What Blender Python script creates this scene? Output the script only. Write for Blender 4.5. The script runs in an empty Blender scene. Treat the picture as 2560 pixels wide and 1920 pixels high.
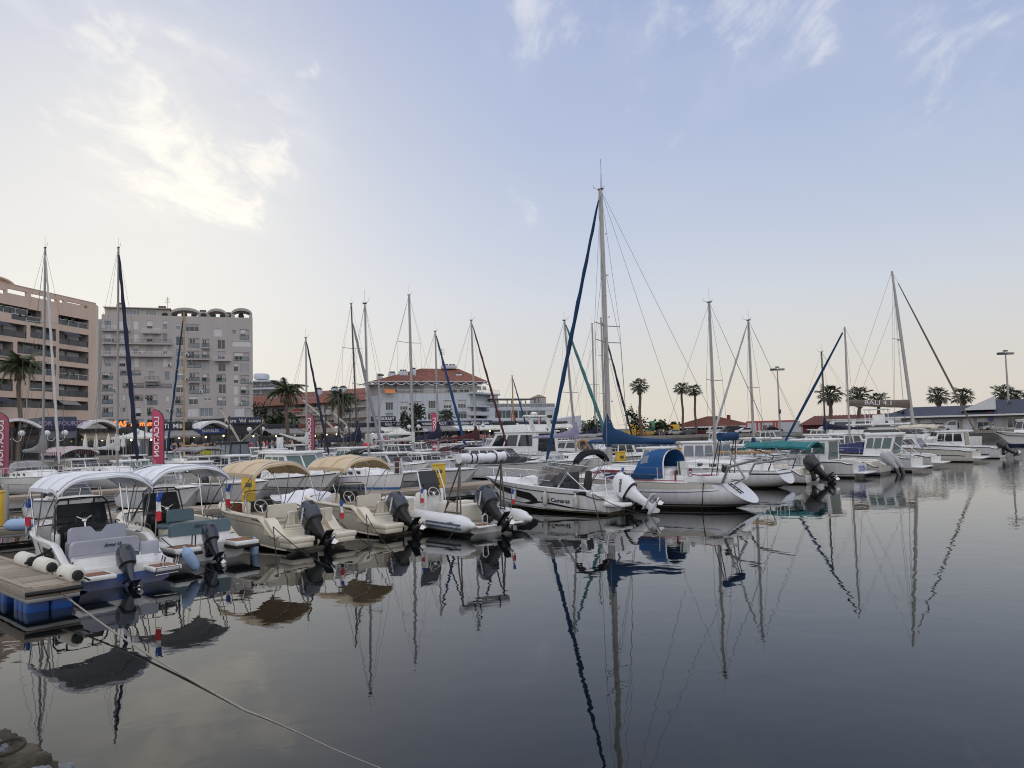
import bpy, bmesh, math, random
from mathutils import Vector, Matrix, Euler
R=random.Random(7); PI=math.pi
SC=bpy.context.scene; COL=SC.collection
# ---------------------------------------------------------------- camera
FOC=1923.; EYE=3.3; PITCH=math.atan(118/FOC); ROLL=-0.026
cam=bpy.data.cameras.new('camera'); camo=bpy.data.objects.new('camera',cam); COL.objects.link(camo)
cam.sensor_width=36; cam.lens=FOC/2560*36; cam.clip_start=.1; cam.clip_end=6000
camo.matrix_world=Matrix.Translation((0,0,EYE))@Matrix.Rotation(PI/2+PITCH,4,'X')@Matrix.Rotation(ROLL,4,'Z')
SC.camera=camo
CM=camo.matrix_world.to_3x3()
def ray(px,py): return CM@Vector(((px-1280)/FOC,-(py-960)/FOC,-1))      # photo pixel -> world direction
def P(px,py,z=0.):                                                       # ... to the point at height z
    d=ray(px,py); t=(z-EYE)/d.z; return Vector((d.x*t,d.y*t,z))
def D(px,py,y):                                                          # ... to the point at distance y
    d=ray(px,py); t=y/d.y; return Vector((d.x*t,y,EYE+d.z*t))
# ---------------------------------------------------------------- sky
SUN_EL=math.radians(16); sd=ray(500,440); SUN_AZ=math.atan2(sd.x,sd.y)
W=bpy.data.worlds.new('World'); SC.world=W; W.use_nodes=True
nt=W.node_tree; N=nt.nodes; LK=nt.links
for n in list(N): N.remove(n)
def nd(t,**k):
    n=N.new(t)
    for a,b in k.items(): setattr(n,a,b)
    return n
def math_(op,a,b=None,clamp=False):
    n=nd('ShaderNodeMath',operation=op,use_clamp=clamp)
    for i,x in enumerate((a,b)):
        if x is None: continue
        if hasattr(x,'links') or hasattr(x,'is_output'): LK.new(x,n.inputs[i])
        else: n.inputs[i].default_value=x
    return n.outputs[0]
out=nd('ShaderNodeOutputWorld'); bg=nd('ShaderNodeBackground'); bg.inputs[1].default_value=.1
LK.new(bg.outputs[0],out.inputs[0])
tc=nd('ShaderNodeTexCoord'); dirv=tc.outputs['Generated']
sky=nd('ShaderNodeTexSky',sky_type='NISHITA'); sky.sun_disc=False; sky.sun_elevation=SUN_EL; sky.sun_rotation=SUN_AZ
sky.dust_density=2.5; sky.air_density=1.2
sep=nd('ShaderNodeSeparateXYZ'); LK.new(dirv,sep.inputs[0]); zz=sep.outputs[2]
ramp=nd('ShaderNodeValToRGB'); cr=ramp.color_ramp
stops=[(0,(.64,.595,.54)),(.045,(.635,.60,.555)),(.09,(.615,.605,.59)),(.165,(.56,.595,.66)),(.24,(.475,.535,.665)),(.36,(.385,.455,.635)),(.50,(.325,.395,.60)),(.8,(.265,.33,.55))]
cr.elements[0].position=0; cr.elements[0].color=(*stops[0][1],1); cr.elements[1].position=.8; cr.elements[1].color=(*stops[-1][1],1)
for p,c in stops[1:-1]:
    e=cr.elements.new(p); e.color=(*c,1)
LK.new(math_('ABSOLUTE',zz),ramp.inputs[0])
def rgbmix(f,a,b,mode='MIX'):
    n=nd('ShaderNodeMix',data_type='RGBA',blend_type=mode)
    for i,x in ((0,f),(6,a),(7,b)):
        if hasattr(x,'is_output'): LK.new(x,n.inputs[i])
        elif i==0: n.inputs[0].default_value=x
        else: n.inputs[i].default_value=(*x,1)
    return n.outputs[2]
def near(px,py,rad,inner=0.,v=None):                                     # soft patch of sky round one direction
    c=ray(px,py).normalized(); n=nd('ShaderNodeVectorMath',operation='DISTANCE'); LK.new(v or dirv,n.inputs[0]); n.inputs[1].default_value=c
    m=nd('ShaderNodeMapRange',interpolation_type='SMOOTHSTEP'); LK.new(n.outputs['Value'],m.inputs[0])
    m.inputs[1].default_value=rad/FOC; m.inputs[2].default_value=inner/FOC; return m.outputs[0]
# extra brightness added to the unseen sky overhead and behind, to light the boats
fill_over=nd('ShaderNodeMapRange',interpolation_type='SMOOTHSTEP'); LK.new(zz,fill_over.inputs[0]); fill_over.inputs[1].default_value=.5; fill_over.inputs[2].default_value=1.
fill_back=nd('ShaderNodeMapRange',interpolation_type='SMOOTHSTEP'); LK.new(sep.outputs[1],fill_back.inputs[0]); fill_back.inputs[1].default_value=.45; fill_back.inputs[2].default_value=-.6
haz=rgbmix(math_('MULTIPLY',math_('MAXIMUM',fill_over.outputs[0],fill_back.outputs[0]),.85),ramp.outputs[0],(1.08,1.07,1.10))
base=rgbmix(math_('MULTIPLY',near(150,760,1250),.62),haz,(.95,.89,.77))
base=rgbmix(math_('MULTIPLY',near(450,480,520),.30),base,(.88,.85,.77))
sc=nd('ShaderNodeVectorMath',operation='SCALE'); LK.new(base,sc.inputs[0]); sc.inputs['Scale'].default_value=8.1
skc=nd('ShaderNodeVectorMath',operation='MINIMUM'); LK.new(sky.outputs[0],skc.inputs[0]); skc.inputs[1].default_value=(7,7,7)
clear=rgbmix(.06,sc.outputs[0],skc.outputs[0])
# thin cirrus: wisps noise on a flat layer high above, kept to the places where the clouds stand
zc=math_('MAXIMUM',zz,.03)
div=nd('ShaderNodeVectorMath',operation='DIVIDE'); cmb=nd('ShaderNodeCombineXYZ')
for i in range(3): LK.new(zc,cmb.inputs[i])
LK.new(dirv,div.inputs[0]); LK.new(cmb.outputs[0],div.inputs[1])
def wisps(rot,scl,st,dist,det=10,ro=.6,vec=None):
    mp=nd('ShaderNodeMapping'); LK.new(vec or div.outputs[0],mp.inputs[0]); mp.inputs['Rotation'].default_value=(0,0,math.radians(rot)); mp.inputs['Scale'].default_value=st
    n=nd('ShaderNodeTexNoise'); n.inputs['Scale'].default_value=scl; n.inputs['Detail'].default_value=det; n.inputs['Roughness'].default_value=ro; n.inputs['Distortion'].default_value=dist
    LK.new(mp.outputs[0],n.inputs['Vector']); return n.outputs[0]
def mrange(x,a,b,c=0.,d=1.,smooth=True):
    m=nd('ShaderNodeMapRange',interpolation_type='SMOOTHSTEP' if smooth else 'LINEAR'); LK.new(x,m.inputs[0])
    for i,v in enumerate((a,b,c,d)): m.inputs[i+1].default_value=v
    return m.outputs[0]
n1=wisps(-12,1.3,(2.3,.9,1),.9); n2=wisps(-8,3.6,(1.9,.8,1),1.1,12,.64); n3=wisps(0,11,(1,1,1),1.0,10,.66,dirv)
wob=nd('ShaderNodeTexNoise'); wob.inputs['Scale'].default_value=6; wob.inputs['Detail'].default_value=6; wob.inputs['Roughness'].default_value=.62; LK.new(dirv,wob.inputs['Vector'])
ws=nd('ShaderNodeVectorMath',operation='MULTIPLY_ADD'); LK.new(wob.outputs['Color'],ws.inputs[0]); ws.inputs[1].default_value=(.20,.20,.20)
off=nd('ShaderNodeVectorMath',operation='ADD'); LK.new(dirv,off.inputs[0]); off.inputs[1].default_value=(-.10,-.10,-.10); LK.new(off.outputs[0],ws.inputs[2])
wv=ws.outputs[0]
def patches(lst):
    c=None
    for px,py,rad,amp in lst:
        b=math_('MULTIPLY',near(px,py,rad*1.2,rad*.15,wv),amp); c=b if c is None else math_('MAXIMUM',c,b)
    return c
soft=patches([(430,60,360,.55),(600,230,260,.6),(100,120,260,.25),(300,330,230,.6),(480,400,260,.75),(620,440,180,.7),(1340,30,190,.45),(1900,30,260,.5),(1620,20,260,.3),(2330,150,240,.3),(2480,50,220,.35),(560,590,170,.22),(1270,510,80,.15)])
wispy=patches([(430,40,270,.62),(620,200,180,.66),(480,100,200,.45),(310,330,170,.8),(400,380,150,.92),(520,430,150,1.),(650,395,120,1.),(600,490,120,1.),(125,285,95,1.),(205,100,85,1.),(60,60,150,.5),(195,180,70,.6),(790,205,60,.95),(705,60,90,.6),
    (1330,45,140,.95),(1460,70,120,.9),(1660,40,180,.8),(1860,50,170,1.),(2000,30,130,.9),(2330,150,170,.7),(2480,60,170,.7),(1590,285,95,.6),(1660,190,90,.35),(2440,240,120,.4),(1268,500,55,.5),(560,595,110,.35),(330,30,160,.6),(130,210,120,.45),(1560,30,150,.7),(1750,60,140,.7)])
tex=math_('ADD',math_('MULTIPLY',n1,.35),math_('ADD',math_('MULTIPLY',n2,.45),math_('MULTIPLY',n3,.3)))
thin=math_('MULTIPLY',soft,mrange(n1,.3,.7))
thick=math_('MULTIPLY',mrange(wispy,0,.5),mrange(math_('ADD',tex,math_('MULTIPLY',wispy,.26)),.655,.90))
cl=math_('ADD',math_('MULTIPLY',thin,.55),math_('MULTIPLY',thick,.74),True)
ccol=rgbmix(near(525,430,560,60),(5.4,5.6,6.1),(8.1,7.7,6.9))
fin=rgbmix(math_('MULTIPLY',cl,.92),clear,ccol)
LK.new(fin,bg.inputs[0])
# ---------------------------------------------------------------- low sun behind thin cloud
sl=bpy.data.lights.new('sun','SUN'); sl.energy=.8; sl.angle=math.radians(25); sl.color=(1,.88,.72)
so=bpy.data.objects.new('sun',sl); COL.objects.link(so)
so.visible_glossy=False   # the glow behind the cloud already stands in the sky
so.rotation_euler=(PI/2-SUN_EL,0,PI-SUN_AZ)
SC.view_settings.view_transform='Standard'; SC.view_settings.look='None'; SC.view_settings.exposure=.46; SC.view_settings.gamma=1
SC.view_settings.use_curve_mapping=False
SC.cycles.max_bounces=6; SC.cycles.glossy_bounces=3; SC.cycles.transparent_max_bounces=12; SC.cycles.caustics_reflective=False; SC.cycles.caustics_refractive=False
SC.cycles.use_denoising=True; SC.cycles.filter_width=1.1
# ---------------------------------------------------------------- mesh helpers
class MB:
    def __init__(s): s.v=[];s.f=[];s.m=[];s.s=[]
    def add(s,vs,fs,m=0,sm=False):
        o=len(s.v); s.v+=[tuple(p) for p in vs]
        for f in fs: s.f.append([i+o for i in f]); s.m.append(m); s.s.append(sm)
        return s
    def box(s,c,d,m=0,rz=0.,M=None):
        x,y,z=d[0]/2,d[1]/2,d[2]/2
        vs=[Vector((i*x,j*y,k*z)) for i in(-1,1) for j in(-1,1) for k in(-1,1)]
        T=Matrix.Translation(c)@(M if M else Matrix.Rotation(rz,4,'Z'))
        return s.add([T@v for v in vs],[(0,1,3,2),(4,6,7,5),(0,4,5,1),(2,3,7,6),(0,2,6,4),(1,5,7,3)],m)
    def beam(s,a,b,w,h=None,m=0):
        a=Vector(a);b=Vector(b);d=b-a
        return s.box((a+b)/2,(w,h or w,d.length),m,M=d.to_track_quat('Z','Y').to_matrix().to_4x4())
    def ring(s,secs,m=0,closed=True,caps=True,sm=True,mats=None):          # loft through sections of equal length
        n=len(secs[0]); vs=[p for q in secs for p in q]; fs=[];ms=[]
        for i in range(len(secs)-1):
            for j in range(n if closed else n-1):
                k=(j+1)%n; fs.append((i*n+j,i*n+k,(i+1)*n+k,(i+1)*n+j)); ms.append(mats(i,j) if mats else m)
        o=len(s.v); s.v+=[tuple(p) for p in vs]
        for f,mm in zip(fs,ms): s.f.append([i+o for i in f]); s.m.append(mm); s.s.append(sm)
        if caps and closed:
            s.f.append([o+j for j in range(n)][::-1]); s.m.append(m); s.s.append(False)
            s.f.append([o+(len(secs)-1)*n+j for j in range(n)]); s.m.append(m); s.s.append(False)
        return s
    def tube(s,pts,r,n=6,m=0,caps=True):
        pts=[Vector(p) for p in pts]; secs=[]; up=None
        for i,p in enumerate(pts):
            d=(pts[min(i+1,len(pts)-1)]-pts[max(i-1,0)])
            if d.length<1e-6: d=Vector((0,0,1))
            d.normalize()
            if up is None: up=Vector((0,0,1)) if abs(d.z)<.9 else Vector((1,0,0))
            a=d.cross(up).normalized(); b=a.cross(d).normalized(); up=b
            rr=r[i] if isinstance(r,(list,tuple)) else r
            secs.append([p+a*math.cos(2*PI*j/n)*rr+b*math.sin(2*PI*j/n)*rr for j in range(n)])
        return s.ring(secs,m,caps=caps)
    def rbox(s,c,d,r=.03,m=0,rz=0.,tx=1.,M=None):                          # rounded box; tx narrows the top
        x,y,z=d[0]/2,d[1]/2,d[2]/2; r=min(r,x*.95,y*.95,z*.95); T=Matrix.Translation(c)@(M if M else Matrix.Rotation(rz,4,'Z')); secs=[]
        for zz_,inn,k in ((-z,r,1),(-z+r*.3,r*.3,1),(-z+r,0,1),(z-r,0,tx),(z-r*.3,r*.3,tx),(z,r,tx)):
            q=[]
            for cx,cy,a0 in((1,1,0),(-1,1,90),(-1,-1,180),(1,-1,270)):
                for a in(0,45,90):
                    a=math.radians(a0+a); rr=max(r-inn,.001)
                    q.append(T@Vector((cx*(x*k-r)+rr*math.cos(a),cy*(y*k-r)+rr*math.sin(a),zz_)))
            secs.append(q)
        return s.ring(secs,m)
    def lathe(s,prof,n=12,m=0,T=None,caps=True):
        T=T or Matrix.Identity(4)
        return s.ring([[T@Vector((r*math.cos(2*PI*j/n),r*math.sin(2*PI*j/n),z)) for j in range(n)] for r,z in prof],m,caps=caps)
    def ell(s,c,d,n=10,m=0,M=None):
        T=Matrix.Translation(c)@(M or Matrix.Identity(4)); k=max(4,n//2+1)
        return s.lathe([(max(.001,math.sin(PI*i/k)),-math.cos(PI*i/k)) for i in range(k+1)],n,m,T@Matrix.Diagonal((d[0],d[1],d[2],1)))
    def prism(s,poly,vec,m=0,sm=False):                                    # planar polygon pushed along vec
        vec=Vector(vec); a=[Vector(p) for p in poly]; n=len(a)
        return s.add(a+[p+vec for p in a],[tuple(range(n))[::-1],tuple(range(n,2*n))]+[(i,(i+1)%n,n+(i+1)%n,n+i) for i in range(n)],m,sm)
    def grid(s,rows,m=0,sm=True,mats=None): return s.ring(rows,m,closed=False,caps=False,sm=sm,mats=mats)
    def mesh(s,name,mats):
        me=bpy.data.meshes.new(name); me.from_pydata(s.v,[],s.f)
        for x in (mats if isinstance(mats,(list,tuple)) else [mats]): me.materials.append(x)
        me.polygons.foreach_set('material_index',s.m); me.polygons.foreach_set('use_smooth',s.s)
        if any(s.s): me.set_sharp_from_angle(angle=math.radians(42))
        me.update(); return me
    def out(s,name,mats,parent=None,loc=None,kind=None): return ob(name,s.mesh(name,mats),parent,loc,kind)
def ob(name,me,parent=None,loc=None,kind=None,rot=None):
    o=bpy.data.objects.new(name,me); COL.objects.link(o)
    if parent: o.parent=parent
    if loc is not None: o.location=loc
    if rot is not None: o.rotation_euler=rot
    if kind: o['kind']=kind
    return o
def tag(o,label,cat,group=None):
    o['label']=label; o['category']=cat
    if group: o['group']=group
    return o
def thing(name,label,cat,loc=(0,0,0),rz=0.,group=None):
    o=ob(name,None,None,loc,rot=(0,0,rz)); o.empty_display_size=.2; return tag(o,label,cat,group)
def copy_tree(o,parent=None):
    c=o.copy(); COL.objects.link(c); c.parent=parent
    for ch in list(KIDS.get(o.name,[])) or [x for x in o.children]: copy_tree(ch,c)
    return c
KIDS={}
def arc(c,r,a0,a1,n,ax=0,ay=1):
    q=[]
    for i in range(n+1):
        a=math.radians(a0+(a1-a0)*i/n); p=[*c]; p[ax]+=r*math.cos(a); p[ay]+=r*math.sin(a); q.append(tuple(p))
    return q
def lerp(a,b,t): return a+(b-a)*t
# ---------------------------------------------------------------- materials
MC={}
def mk(name,col,rough=.5,metal=0.,var=.10,vs=2.5,bump=0.,bs=30.,spec=.5,emit=0.,streak=False,coat=0.,rnd=0.):
    if name in MC: return MC[name]
    m=bpy.data.materials.new(name); m.use_nodes=True; t=m.node_tree; b=t.nodes['Principled BSDF']; MC[name]=m
    b.inputs['Roughness'].default_value=rough; b.inputs['Metallic'].default_value=metal; b.inputs['Specular IOR Level'].default_value=spec
    if coat: b.inputs['Coat Weight'].default_value=coat; b.inputs['Coat Roughness'].default_value=.08
    tcn=t.nodes.new('ShaderNodeTexCoord'); vec=tcn.outputs['Object']
    if streak:
        mpn=t.nodes.new('ShaderNodeMapping'); mpn.inputs['Scale'].default_value=streak; t.links.new(vec,mpn.inputs[0]); vec=mpn.outputs[0]
    no=t.nodes.new('ShaderNodeTexNoise'); no.inputs['Scale'].default_value=vs; no.inputs['Detail'].default_value=6; no.inputs['Roughness'].default_value=.6; t.links.new(vec,no.inputs['Vector'])
    mr=t.nodes.new('ShaderNodeMapRange'); mr.inputs[1].default_value=.25; mr.inputs[2].default_value=.75; mr.inputs[3].default_value=1-var; mr.inputs[4].default_value=1+var; t.links.new(no.outputs[0],mr.inputs[0])
    mx=t.nodes.new('ShaderNodeVectorMath'); mx.operation='SCALE'; mx.inputs[0].default_value=col[:3]; t.links.new(mr.outputs[0],mx.inputs['Scale'])
    t.links.new(mx.outputs[0],b.inputs['Base Color'])
    if bump:
        n2=t.nodes.new('ShaderNodeTexNoise'); n2.inputs['Scale'].default_value=bs; n2.inputs['Detail'].default_value=4; t.links.new(vec,n2.inputs['Vector'])
        bp=t.nodes.new('ShaderNodeBump'); bp.inputs['Strength'].default_value=bump; bp.inputs['Distance'].default_value=.04 if bs<10 else .02; t.links.new(n2.outputs[0],bp.inputs['Height']); t.links.new(bp.outputs[0],b.inputs['Normal'])
    if rnd:
        oi=t.nodes.new('ShaderNodeObjectInfo'); m2=t.nodes.new('ShaderNodeMapRange'); m2.inputs[3].default_value=1-rnd; m2.inputs[4].default_value=1+rnd; t.links.new(oi.outputs['Random'],m2.inputs[0]); v2=t.nodes.new('ShaderNodeVectorMath'); v2.operation='SCALE'; t.links.new(mx.outputs[0],v2.inputs[0]); t.links.new(m2.outputs[0],v2.inputs['Scale']); t.links.new(v2.outputs[0],b.inputs['Base Color'])
    if emit: b.inputs['Emission Color'].default_value=(*col[:3],1); b.inputs['Emission Strength'].default_value=emit
    return m
def banded(name,bands,rough=.22,axis=2,freq=None,var=.06):
    """paint in flat bands along one object axis: [(upper limit, colour), ...]; freq = repeat length for stripes"""
    if name in MC: return MC[name]
    m=mk(name,(1,1,1),rough,var=max(var,.11),vs=1.5,streak=(4,4,.8),coat=.25 if rough<.3 else 0); t=m.node_tree; tcn=[n for n in t.nodes if n.type=='TEX_COORD'][0]
    sp=t.nodes.new('ShaderNodeSeparateXYZ'); t.links.new(tcn.outputs['Object'],sp.inputs[0]); s=sp.outputs[axis]
    rp=t.nodes.new('ShaderNodeValToRGB'); rp.color_ramp.interpolation='CONSTANT'
    if freq:
        q=t.nodes.new('ShaderNodeMath'); q.operation='DIVIDE'; t.links.new(s,q.inputs[0]); q.inputs[1].default_value=freq
        fr=t.nodes.new('ShaderNodeMath'); fr.operation='FRACT'; t.links.new(q.outputs[0],fr.inputs[0]); t.links.new(fr.outputs[0],rp.inputs[0]); lo,hi=0,1
    else:
        lo,hi=-1.,4.; mr=t.nodes.new('ShaderNodeMapRange'); mr.inputs[1].default_value=lo; mr.inputs[2].default_value=hi; t.links.new(s,mr.inputs[0]); t.links.new(mr.outputs[0],rp.inputs[0])
    e=rp.color_ramp.elements; e[0].position=0; e[0].color=(*bands[0][1],1)
    prev=bands[0][0]
    e.remove(e[1])
    for lim,c in bands[1:]:
        x=e.new((prev-lo)/(hi-lo)); x.color=(*c,1); prev=lim
    vm=[n for n in t.nodes if n.type=='VECT_MATH'][0]; src=rp.outputs[0]
    if axis==2:                                                            # brown scum line just above the water, broken up by noise
        sm_=t.nodes.new('ShaderNodeMapRange'); sm_.inputs[1].default_value=.34; sm_.inputs[2].default_value=.06; t.links.new(s,sm_.inputs[0]); nz=t.nodes.new('ShaderNodeTexNoise'); nz.inputs['Scale'].default_value=5; nz.inputs['Detail'].default_value=7; t.links.new(tcn.outputs['Object'],nz.inputs['Vector'])
        ml=t.nodes.new('ShaderNodeMath'); ml.operation='MULTIPLY'; t.links.new(sm_.outputs[0],ml.inputs[0]); t.links.new(nz.outputs[0],ml.inputs[1]); mi=t.nodes.new('ShaderNodeMix'); mi.data_type='RGBA'; t.links.new(ml.outputs[0],mi.inputs[0]); t.links.new(src,mi.inputs[6]); mi.inputs[7].default_value=(.20,.165,.11,1); src=mi.outputs[2]
    t.links.new(src,vm.inputs[0])
    return m
def glassy(name,col,alpha,rough=.03):
    if name in MC: return MC[name]
    m=bpy.data.materials.new(name); m.use_nodes=True; b=m.node_tree.nodes['Principled BSDF']; MC[name]=m
    b.inputs['Base Color'].default_value=(*col,1); b.inputs['Roughness'].default_value=rough; b.inputs['Alpha'].default_value=alpha; b.inputs['IOR'].default_value=1.5
    return m
white=mk('white_gelcoat',(.76,.76,.75),.25,var=.10,coat=.2,vs=1.6,streak=(3,3,1)); cream=mk('cream_gelcoat',(.71,.65,.52),.28,var=.09,coat=.2,vs=1.6,streak=(3,3,1)); grey_white=mk('grey_white_gelcoat',(.62,.62,.61),.3,var=.06)
old_white=mk('weathered_gelcoat',(.62,.60,.56),.4,var=.12)
steel=mk('stainless_steel',(.62,.62,.62),.22,1.,var=.05); alu=mk('mast_aluminium',(.36,.345,.33),.42,.4,var=.08,vs=1.2); dull_alu=mk('dull_aluminium',(.30,.30,.295),.45,.4)
dark_alu=mk('dark_mast_paint',(.045,.035,.032),.4); ochre_mast=mk('varnished_spar',(.40,.25,.09),.4,var=.2)
black=mk('black_plastic',(.009,.009,.010),.4); rubber=mk('black_rubber',(.008,.008,.008),.65); wire=mk('rigging_wire',(.18,.18,.18),.4,.6); rope_dark=mk('black_rope',(.016,.015,.015),.9)
rope_grey=mk('weathered_rope',(.30,.27,.23),.95,var=.25,vs=30,bump=.6,bs=120)
teak=mk('teak_planks',(.24,.115,.06),.55,var=.25,vs=6,streak=(1,14,1)); wood_grey=mk('weathered_decking',(.30,.25,.20),.85,var=.38,vs=7,streak=(5,.8,5),bump=.35,bs=60,rnd=.28)
grey_seat=mk('grey_cushion_vinyl',(.36,.37,.43),.55,bump=.05,bs=25); teal_seat=mk('teal_cushion_vinyl',(.105,.165,.19),.55); cream_seat=mk('cream_cushion_vinyl',(.66,.62,.53),.5,var=.06)
canvas_white=mk('white_canvas',(.74,.76,.80),.75,var=.09,vs=2.2,bump=.35,bs=3.5); canvas_tan=mk('tan_canvas',(.60,.475,.31),.8,var=.10,vs=3,bump=.3,bs=4); canvas_black=mk('black_canvas',(.009,.009,.011),.9,bump=.3,bs=6)
canvas_blue=mk('blue_canvas',(.005,.042,.118),.85,var=.2,bump=.5,bs=5); canvas_sky=mk('bright_blue_canvas',(.008,.075,.23),.85,var=.2,bump=.5,bs=5); canvas_navy=mk('navy_canvas',(.008,.012,.040),.85,var=.15,bump=.5,bs=5); canvas_teal=mk('teal_canvas',(.02,.16,.17),.85,var=.12); canvas_grey=mk('grey_canvas',(.24,.235,.235),.85,bump=.3,bs=5)
canvas_red=mk('dark_red_canvas',(.065,.012,.018),.85,bump=.3,bs=5); canvas_taupe=mk('taupe_canvas',(.14,.11,.09),.85,bump=.3,bs=3); canvas_lilac=mk('lilac_canvas',(.27,.25,.36),.8,var=.2); canvas_light=mk('pale_sailcloth',(.52,.52,.51),.85,bump=.3,bs=4)
eng_blue=mk('engine_navy_paint',(.018,.025,.045),.25,var=.12,coat=.5); eng_white=mk('engine_white_paint',(.76,.77,.79),.22,coat=.4,var=.04); eng_black=mk('engine_black_paint',(.010,.010,.012),.3,coat=.4)
glass=mk('dark_window_glass',(.022,.026,.03),.06,spec=.7,var=.2); glass_mid=mk('grey_window_glass',(.16,.19,.22),.08,spec=.6,var=.35,vs=.7); clear=glassy('clear_windscreen',(.10,.12,.13),.28); smoked=glassy('smoked_windscreen',(.02,.025,.03),.82); green_glass=glassy('green_tinted_glass',(.10,.15,.14),.9)
vinyl_clear=glassy('clear_vinyl',(.35,.36,.38),.55,.12)
yellow=mk('yellow_paint',(.62,.40,.03),.5,var=.14); blue_float=mk('blue_polyethylene',(.012,.075,.30),.35,var=.2); blue_antifoul=mk('blue_antifouling',(.015,.09,.34),.5)
fender_white=mk('fender_vinyl',(.72,.72,.70),.4,var=.1); fender_cream=mk('dock_fender_vinyl',(.68,.66,.58),.5,var=.14); fender_dirty=mk('stained_fender_vinyl',(.50,.50,.45),.5,var=.2,vs=4); fender_blue=mk('blue_fender_vinyl',(.30,.42,.62),.4)
flag_red=mk('flag_red',(.50,.03,.04),.8); flag_blue=mk('flag_blue',(.02,.06,.30),.8); flag_white=mk('flag_white',(.74,.74,.74),.8)
red_brown=mk('dark_mahogany_trim',(.19,.05,.06),.4); red_paint=mk('red_paint',(.45,.03,.03),.5)
# ---------------------------------------------------------------- water, ground, quays
Q=math.sqrt(.5)
def AB(a,b,z=0.): return Vector(((a-b)*Q,(a+b)*Q,z))          # harbour grid: a along the quay, b across the basin
def water():
    m=bpy.data.materials.new('harbour_water'); m.use_nodes=True; t=m.node_tree; b=t.nodes['Principled BSDF']
    b.inputs['Base Color'].default_value=(.004,.0055,.006,1); b.inputs['Roughness'].default_value=.012; b.inputs['IOR'].default_value=1.36
    b.inputs['Specular Tint'].default_value=(1,.955,.83,1)
    tcn=t.nodes.new('ShaderNodeTexCoord')
    def noise(scale,det,st=(1,1,1),dist=0.):
        mpn=t.nodes.new('ShaderNodeMapping'); mpn.inputs['Scale'].default_value=st; t.links.new(tcn.outputs['Object'],mpn.inputs[0])
        n=t.nodes.new('ShaderNodeTexNoise'); n.inputs['Scale'].default_value=scale; n.inputs['Detail'].default_value=det; n.inputs['Roughness'].default_value=.45; n.inputs['Distortion'].default_value=dist
        t.links.new(mpn.outputs[0],n.inputs['Vector']); return n.outputs[0]
    def mm(op,a,c):
        n=t.nodes.new('ShaderNodeMath'); n.operation=op
        for i,x in enumerate((a,c)):
            if hasattr(x,'is_output'): t.links.new(x,n.inputs[i])
            else: n.inputs[i].default_value=x
        return n.outputs[0]
    h1=noise(.75,2,(1,1.25,1),.4); h2=noise(3.2,2,(1,1.3,1)); h3=noise(.12,2)
    # a light breeze ruffles the outer basin (towards +x, far side)
    dt=t.nodes.new('ShaderNodeVectorMath'); dt.operation='DOT_PRODUCT'; t.links.new(tcn.outputs['Object'],dt.inputs[0]); dt.inputs[1].default_value=(.62,.35,0)
    mr=t.nodes.new('ShaderNodeMapRange'); mr.interpolation_type='SMOOTHSTEP'; t.links.new(mm('ADD',dt.outputs['Value'],mm('MULTIPLY',h3,8.)),mr.inputs[0]); mr.inputs[1].default_value=22; mr.inputs[2].default_value=36
    br=mr.outputs[0]; amp=mm('ADD',mm('MULTIPLY',br,1.),.0)
    h=mm('ADD',mm('MULTIPLY',h1,.0050),mm('MULTIPLY',h2,mm('ADD',mm('MULTIPLY',br,.0065),mm('MULTIPLY',h3,.0016))))
    bp=t.nodes.new('ShaderNodeBump'); bp.inputs['Strength'].default_value=1.; bp.inputs['Distance'].default_value=1.; t.links.new(h,bp.inputs['Height']); t.links.new(bp.outputs[0],b.inputs['Normal'])
    return m
w=MB(); S=3500; w.add([(-S,-S,0),(S,-S,0),(S,S,0),(-S,S,0)],[(0,1,2,3)]); w.out('water',water(),kind='structure')
asphalt=mk('quay_asphalt',(.11,.105,.10),.9,var=.2,vs=.4); concrete=mk('quay_concrete',(.27,.25,.22),.9,var=.3,vs=1.2,bump=.4,bs=8); conc_dark=mk('wet_concrete',(.10,.095,.085),.8,var=.35,vs=1.)
paving=mk('promenade_paving',(.26,.235,.21),.85,var=.2,vs=.8)
QA,QB,GZ=148.,90.,1.2
g=MB(); g.add([AB(-900,QB+.5,GZ),AB(QA+.5,QB+.5,GZ),AB(QA+.5,-900,GZ),AB(2600,-900,GZ),AB(2600,2600,GZ),AB(-900,2600,GZ)],[(0,1,2,3,4,5)])
g.out('ground',asphalt,kind='structure')
g=MB(); g.add([AB(-200,QB+.5,GZ+.004),AB(QA+.5,QB+.5,GZ+.004),AB(QA+.5,QB+24,GZ+.004),AB(-200,QB+24,GZ+.004)],[(0,1,2,3)]); g.out('promenade_pavement',paving,kind='structure')
g=MB()
for p,q in((AB(-200,QB),AB(QA,QB)),(AB(QA,QB),AB(QA,-200))):
    d=(q-p).normalized(); n=Vector((-d.y,d.x,0)); 
    g.add([p+Vector((0,0,-2)),q+Vector((0,0,-2)),q+Vector((0,0,GZ-.25)),p+Vector((0,0,GZ-.25))],[(0,1,2,3)])
g.out('quay_wall',conc_dark,kind='structure')
g=MB(); 
for p,q in((AB(-200,QB+.25),AB(QA,QB+.25)),(AB(QA+.25,QB+.5),AB(QA+.25,-200))):
    L=(q-p).length; n=int(L/4)
    for i in range(n):
        a=p.lerp(q,i/n); b=p.lerp(q,(i+.985)/n); a.z=b.z=GZ-.1; g.beam(a,b,.34,.62)
g.out('quay_edge',concrete,kind='structure')
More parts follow.
